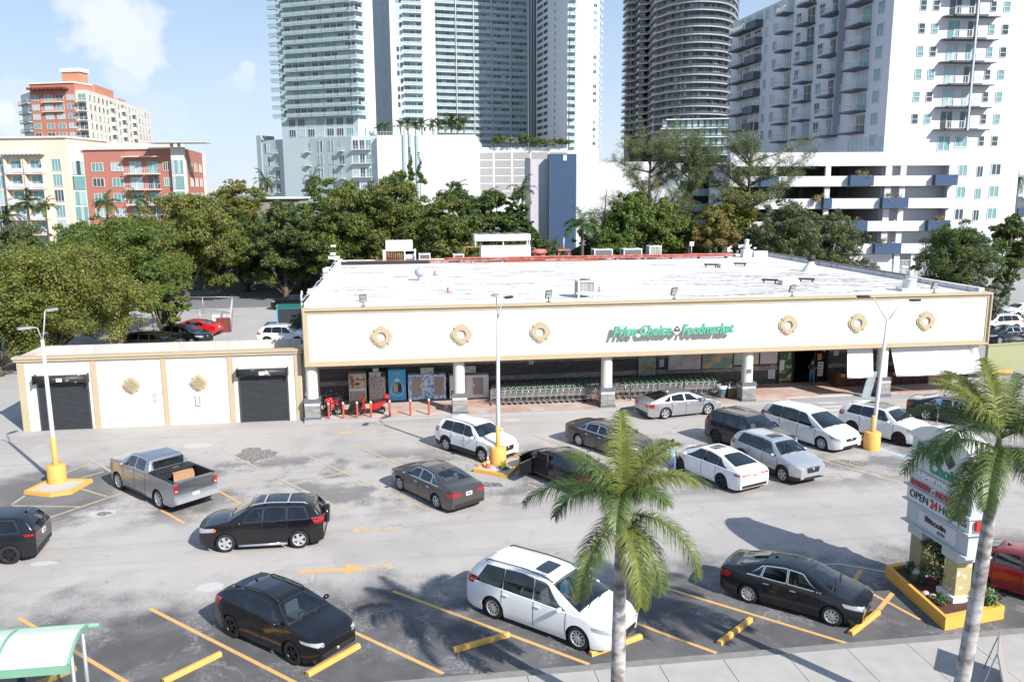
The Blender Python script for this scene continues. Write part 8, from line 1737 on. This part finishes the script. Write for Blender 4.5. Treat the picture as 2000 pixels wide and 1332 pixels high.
def palm(lab, base, h, fr, r0=.17, r1=.11, nl=95, lw=.5, shaft=.8, lean=(0, 0), name='royal_palm', grp=None, wid=.022, seg=3, fruit=False, mtr=None, curve=None):
    o = thing(name, lab, 'palm tree', (base.x, base.y, base.z), group=grp); b = MB(); n = 12
    pts = []; rs = []
    for i in range(n + 1):
        t = i / n; x = lean[0] * t + (curve or 0) * math.sin(t * math.pi); pts.append((x, lean[1] * t, (h - shaft) * t)); rs.append(r0 * (1.15 - .15 * min(1, t * 6)) + (r1 - r0) * t + .02 * math.sin(t * 3.1) * (r0 / .17))
    b.tube(pts, rs, mtr or M_PTR, 16); b.build('trunk', o)
    top = Vector(pts[-1]); b = MB(); b.tube([top, top + Vector((0, 0, shaft * .5)), top + Vector((0, 0, shaft))], [r1 * 1.02, r1 * .85, r1 * .35], M_SHAFT if shaft > .3 else M_PTRB, 12); b.build('crownshaft', o)
    for k, (az, e0, L, dr, mm) in enumerate(fr):
        f = frond(R(az), R(e0), L, R(dr), nl, lw, mm, k + int(abs(base.x) * 10), wid, seg, PLY if mm is not PLD else PLF); f_ = f.build('frond', o); f_.location = top + Vector((0, 0, shaft * (.9 if e0 > 30 else .55)))
    if fruit:
        b = MB(); g = random.Random(3); m = mat('fruit_stalk', (.36, .17, .05), .8)
        for k in range(26): a = R(-50 + g.uniform(-25, 25)); b.tube([top + Vector((.05, -.05, 0)), top + Vector((.30 * math.cos(a), .30 * math.sin(a), -.1)), top + Vector(((.38 + g.uniform(-.12, .12)) * math.cos(a), (.38 + g.uniform(-.1, .1)) * math.sin(a), -.5 - g.random() * .5))], .007, m, 4)
        b.build('fruit_stalks', o)
    return o
P1 = Vector((5.13, 18.2, .1)); 
palm('royal palm with a full crown rising before the middle of the lot', P1, 5.72, [(38, 62, 2.5, 75, PLF), (2, 48, 2.6, 95, PLF), (178, 42, 2.6, 88, PLD), (150, 66, 1.9, 60, PLF), (80, 86, 2.2, 14, PLY), (222, -5, 2.5, 85, PLF), (-88, -10, 2.4, 78, PLY), (-42, 18, 2.6, 105, PLF), (-110, 48, 1.8, 110, PLF), (62, 40, 2.2, 60, PLY), (120, 38, 2.2, 80, PLD), (-20, 62, 2.1, 95, PLY), (200, 52, 2.2, 115, PLD), (15, 70, 2.2, 70, PLY), (-60, 60, 1.7, 100, PLF), (-62, -15, 2.1, 70, PLF)], .18, .12, 200, .60, .75, (-.0, .0), fruit=True, grp='royal palms along the pavement', wid=.016)
P2 = Vector((13.05, 16.5, .1))
palm('royal palm standing right of the pylon sign, its crown cut by the photo edge', P2, 7.45, [(100, 60, 2.2, 55, PLY), (75, 72, 2.1, 45, PLY), (130, 45, 2.4, 95, PLF), (172, 30, 2.5, 100, PLF), (200, 42, 2.6, 105, PLD), (228, 25, 2.6, 95, PLF), (-100, 30, 2.5, 110, PLF), (-60, 40, 2.7, 90, PLF), (-25, 50, 2.8, 85, PLF), (5, 55, 2.7, 80, PLF), (40, 60, 2.5, 70, PLF), (-75, 0, 2.3, 70, PLD), (-40, 5, 2.4, 80, mat('dead_frond', (.23, .15, .10), .9)), (205, -5, 2.2, 80, PLF), (150, 68, 2.0, 60, PLY)], .17, .115, 200, .62, .8, (.44, 0), grp='royal palms along the pavement', wid=.017, curve=.05)
random.seed(31)
def bgpalm(seed, L=2.8, lw=.7, nf=15, m=(PLF, PLD)):
    g = random.Random(seed); return [(360 * k / nf + g.uniform(-12, 12), g.choice((75, 55, 35, 15, -5)) + g.uniform(-8, 8), L * g.uniform(.85, 1.1), g.uniform(60, 110), g.choice(m)) for k in range(nf)]
protos = []
for px, D, pt, l in ((50, 128, 388, 'palm before the cream apartments, the one with the tallest crown'), (1138, 90, 438, 'coconut palm behind the store roof beside the blue stair tower')):
    p = HP(px, D); h = ZZ(pt, D); protos.append(palm(l, p, h, bgpalm(px, 3.1 if D > 100 else 2.5, .75), .22, .16, 26, .8, .25, name='palm_tree', wid=.10, seg=2, mtr=M_BARK, grp='palms in the background'))
for px, D, pt, sc, l in ((5, 120, 418, 1.0, 'palm cut by the left edge of the photo'), (85, 140, 398, .8, 'palm just right of the tallest crown before the cream apartments'), (205, 128, 392, .9, 'palm before the foot of the red low building'), (268, 132, 385, .75, 'small palm under the balconies of the red low building'), (885, 122, 380, 1.0, 'dark palm left of the louvred garage'), (945, 120, 392, 1.1, 'dark palm in front of the louvred garage'), (1020, 118, 372, .8, 'palm against the dark pier of the white block'), (518, 170, 352, .9, 'palm by the left corner of the teal tower podium'), (612, 150, 350, .7, 'palm before the teal tower podium'), (1985, 150, 358, .7, 'small palm at the right edge by the low white building')):
    c = copy_thing(protos[0], label=l); p = HP(px, D); h = ZZ(pt, D); s_ = h / ZZ(388, 128); c.location = (p.x, p.y, 0); c.rotation_euler = (0, 0, random.uniform(0, 6)); c.scale = (sc, sc, s_ if .6 < s_ < 1.6 else sc)
roofpalm = palm('palm at the left end of the row on the white podium', HP(745, 268, ZZ(266, 262)), 3.0, bgpalm(5, 2.6, .8, 12), .2, .15, 16, .9, .2, name='palm_tree', wid=.16, seg=2, mtr=M_BARK, grp='palms on the white podium')
for k, px in enumerate((758, 786, 800, 815, 827, 848, 858, 872, 884, 896, 908)):
    c = copy_thing(roofpalm, label='palm on the white podium roof, ' + ['second from the left', 'left of the teal fins', 'behind the first teal fin', 'behind the second teal fin', 'just right of the teal fins', 'smaller one right of the gap', 'leaning out over the gap', 'in the thick clump, left part', 'in the middle of the thick clump', 'tallest of the thick clump', 'rightmost on the roof'][k]); p = HP(px, 268, ZZ(266, 262)); c.location = p; c.rotation_euler = (0, 0, k * 1.3); q = 1.0 + .12 * (k % 3) + (.25 if k > 7 else 0); c.scale = (q, q, q * 1.05)
# norfolk pines before the podium
for k, (px, D, pt, pb, l) in enumerate(((803, 235, 292, 350, 'slender norfolk pine before the white podium, the fuller one'), (821, 240, 300, 355, 'slender norfolk pine before the white podium, the thinner right one'))):
    p = HP(px, D); o = thing('norfolk_pine', l, 'tree', (p.x, p.y, 0), group='norfolk pines'); z1, z0 = ZZ(pt, D), ZZ(pb, D); r = 8 * D / FPX
    mkobj('crown', crown_mesh('crown', [(0.3 * math.sin(q), 0, z0 + (z1 - z0) * q / 12, max(.3, r * .9 * (1 - q / 13))) for q in range(13)], 2600 if k == 0 else 1500, .42, [LD, LM], [.8, .2], 80 + k), o); b = MB(); b.tube([(0, 0, 0), (0, 0, z1)], [.25, .04], M_BARK, 6); b.build('trunk', o)
# feathery casuarinas
M_NEED = leafmat('needle_green', (.17, .20, .08), (.12, .155, .06), .7, .2)
def casuarina(px, D, ptop, lab, limbs, seed):
    p = HP(px, D); o = thing('feathery_pine', lab, 'tree', (p.x, p.y, 0), group='feathery pines'); g = random.Random(seed); b = MB(); nd = []
    zt = ZZ(ptop, D); b.tube([(0, 0, 0), (.2, 0, zt * .3), (0, 0, zt * .65), (.3, 0, zt)], [.35, .28, .16, .04], M_BARK, 7)
    for (lx, ly, z0, z1) in limbs:
        A = Vector((0, 0, z0)); E = Vector((lx, ly, z1)); M_ = A.lerp(E, .5) + Vector((0, 0, -.3)); b.tube([A, M_, E], [.12, .07, .02], M_BARK, 5)
        for k in range(16):
            t = .25 + .75 * k / 15; q = A.lerp(M_, t * 2) if t < .5 else M_.lerp(E, t * 2 - 1); d = Vector((g.uniform(-1, 1), g.uniform(-1, 1), g.uniform(-.1, .8))).normalized(); l2 = g.uniform(.7, 1.7); e2 = q + (E - A).normalized() * l2 * .6 + d * l2; b.tube([q, e2], [.02, .006], M_BARK, 3, cap=False)
            for j in range(46):
                s_ = g.random() ** .7; c = q.lerp(e2, s_) + Vector((g.gauss(0, .2), g.gauss(0, .2), g.gauss(0, .16))); dv = (d * .5 + Vector((g.uniform(-.6, .6), g.uniform(-.6, .6), g.uniform(-.9, .3)))).normalized(); w = dv.cross(Vector((g.uniform(-1, 1), g.uniform(-1, 1), .3))).normalized() * .022; ln = g.uniform(.2, .55); nd.append([c - w, c + w, c + dv * ln + w * .4, c + dv * ln - w * .4])
    V = np.array([[tuple(v) for v in q] for q in nd]).reshape(-1, 3); n = len(nd); mkobj('crown', np_mesh('crown', V, np.arange(4 * n).reshape(n, 4), np.zeros(n), [M_NEED]), o); b.build('trunk', o)
g = random.Random(77)
def limbs(n, spread, z0, z1, left=1., right=1.):
    L = []
    for k in range(n): a = g.uniform(0, 2 * math.pi); q = g.uniform(.4, 1) * spread; x = math.cos(a) * q; x *= right if x > 0 else left; zz = g.uniform(z0, z1 - 3); L.append((x, math.sin(a) * q * .7, zz, min(z1, zz + g.uniform(1.5, 4.5))))
    return L
casuarina(1268, 108, 236, 'tall feathery pine left, against the dark curved tower', limbs(24, 4.6, 7, 21, 1.2), 1)
casuarina(1345, 106, 232, 'tall feathery pine in the middle of the group', limbs(26, 4.2, 6, 21), 2)
casuarina(1462, 104, 228, 'bare trunked feathery pine with wide arms before the garage', limbs(30, 7.5, 6, 20, .8, 1.5), 3)
casuarina(1180, 100, 372, 'thin wispy bare branched tree before the white block', limbs(12, 3.4, 4, 12.5), 4)
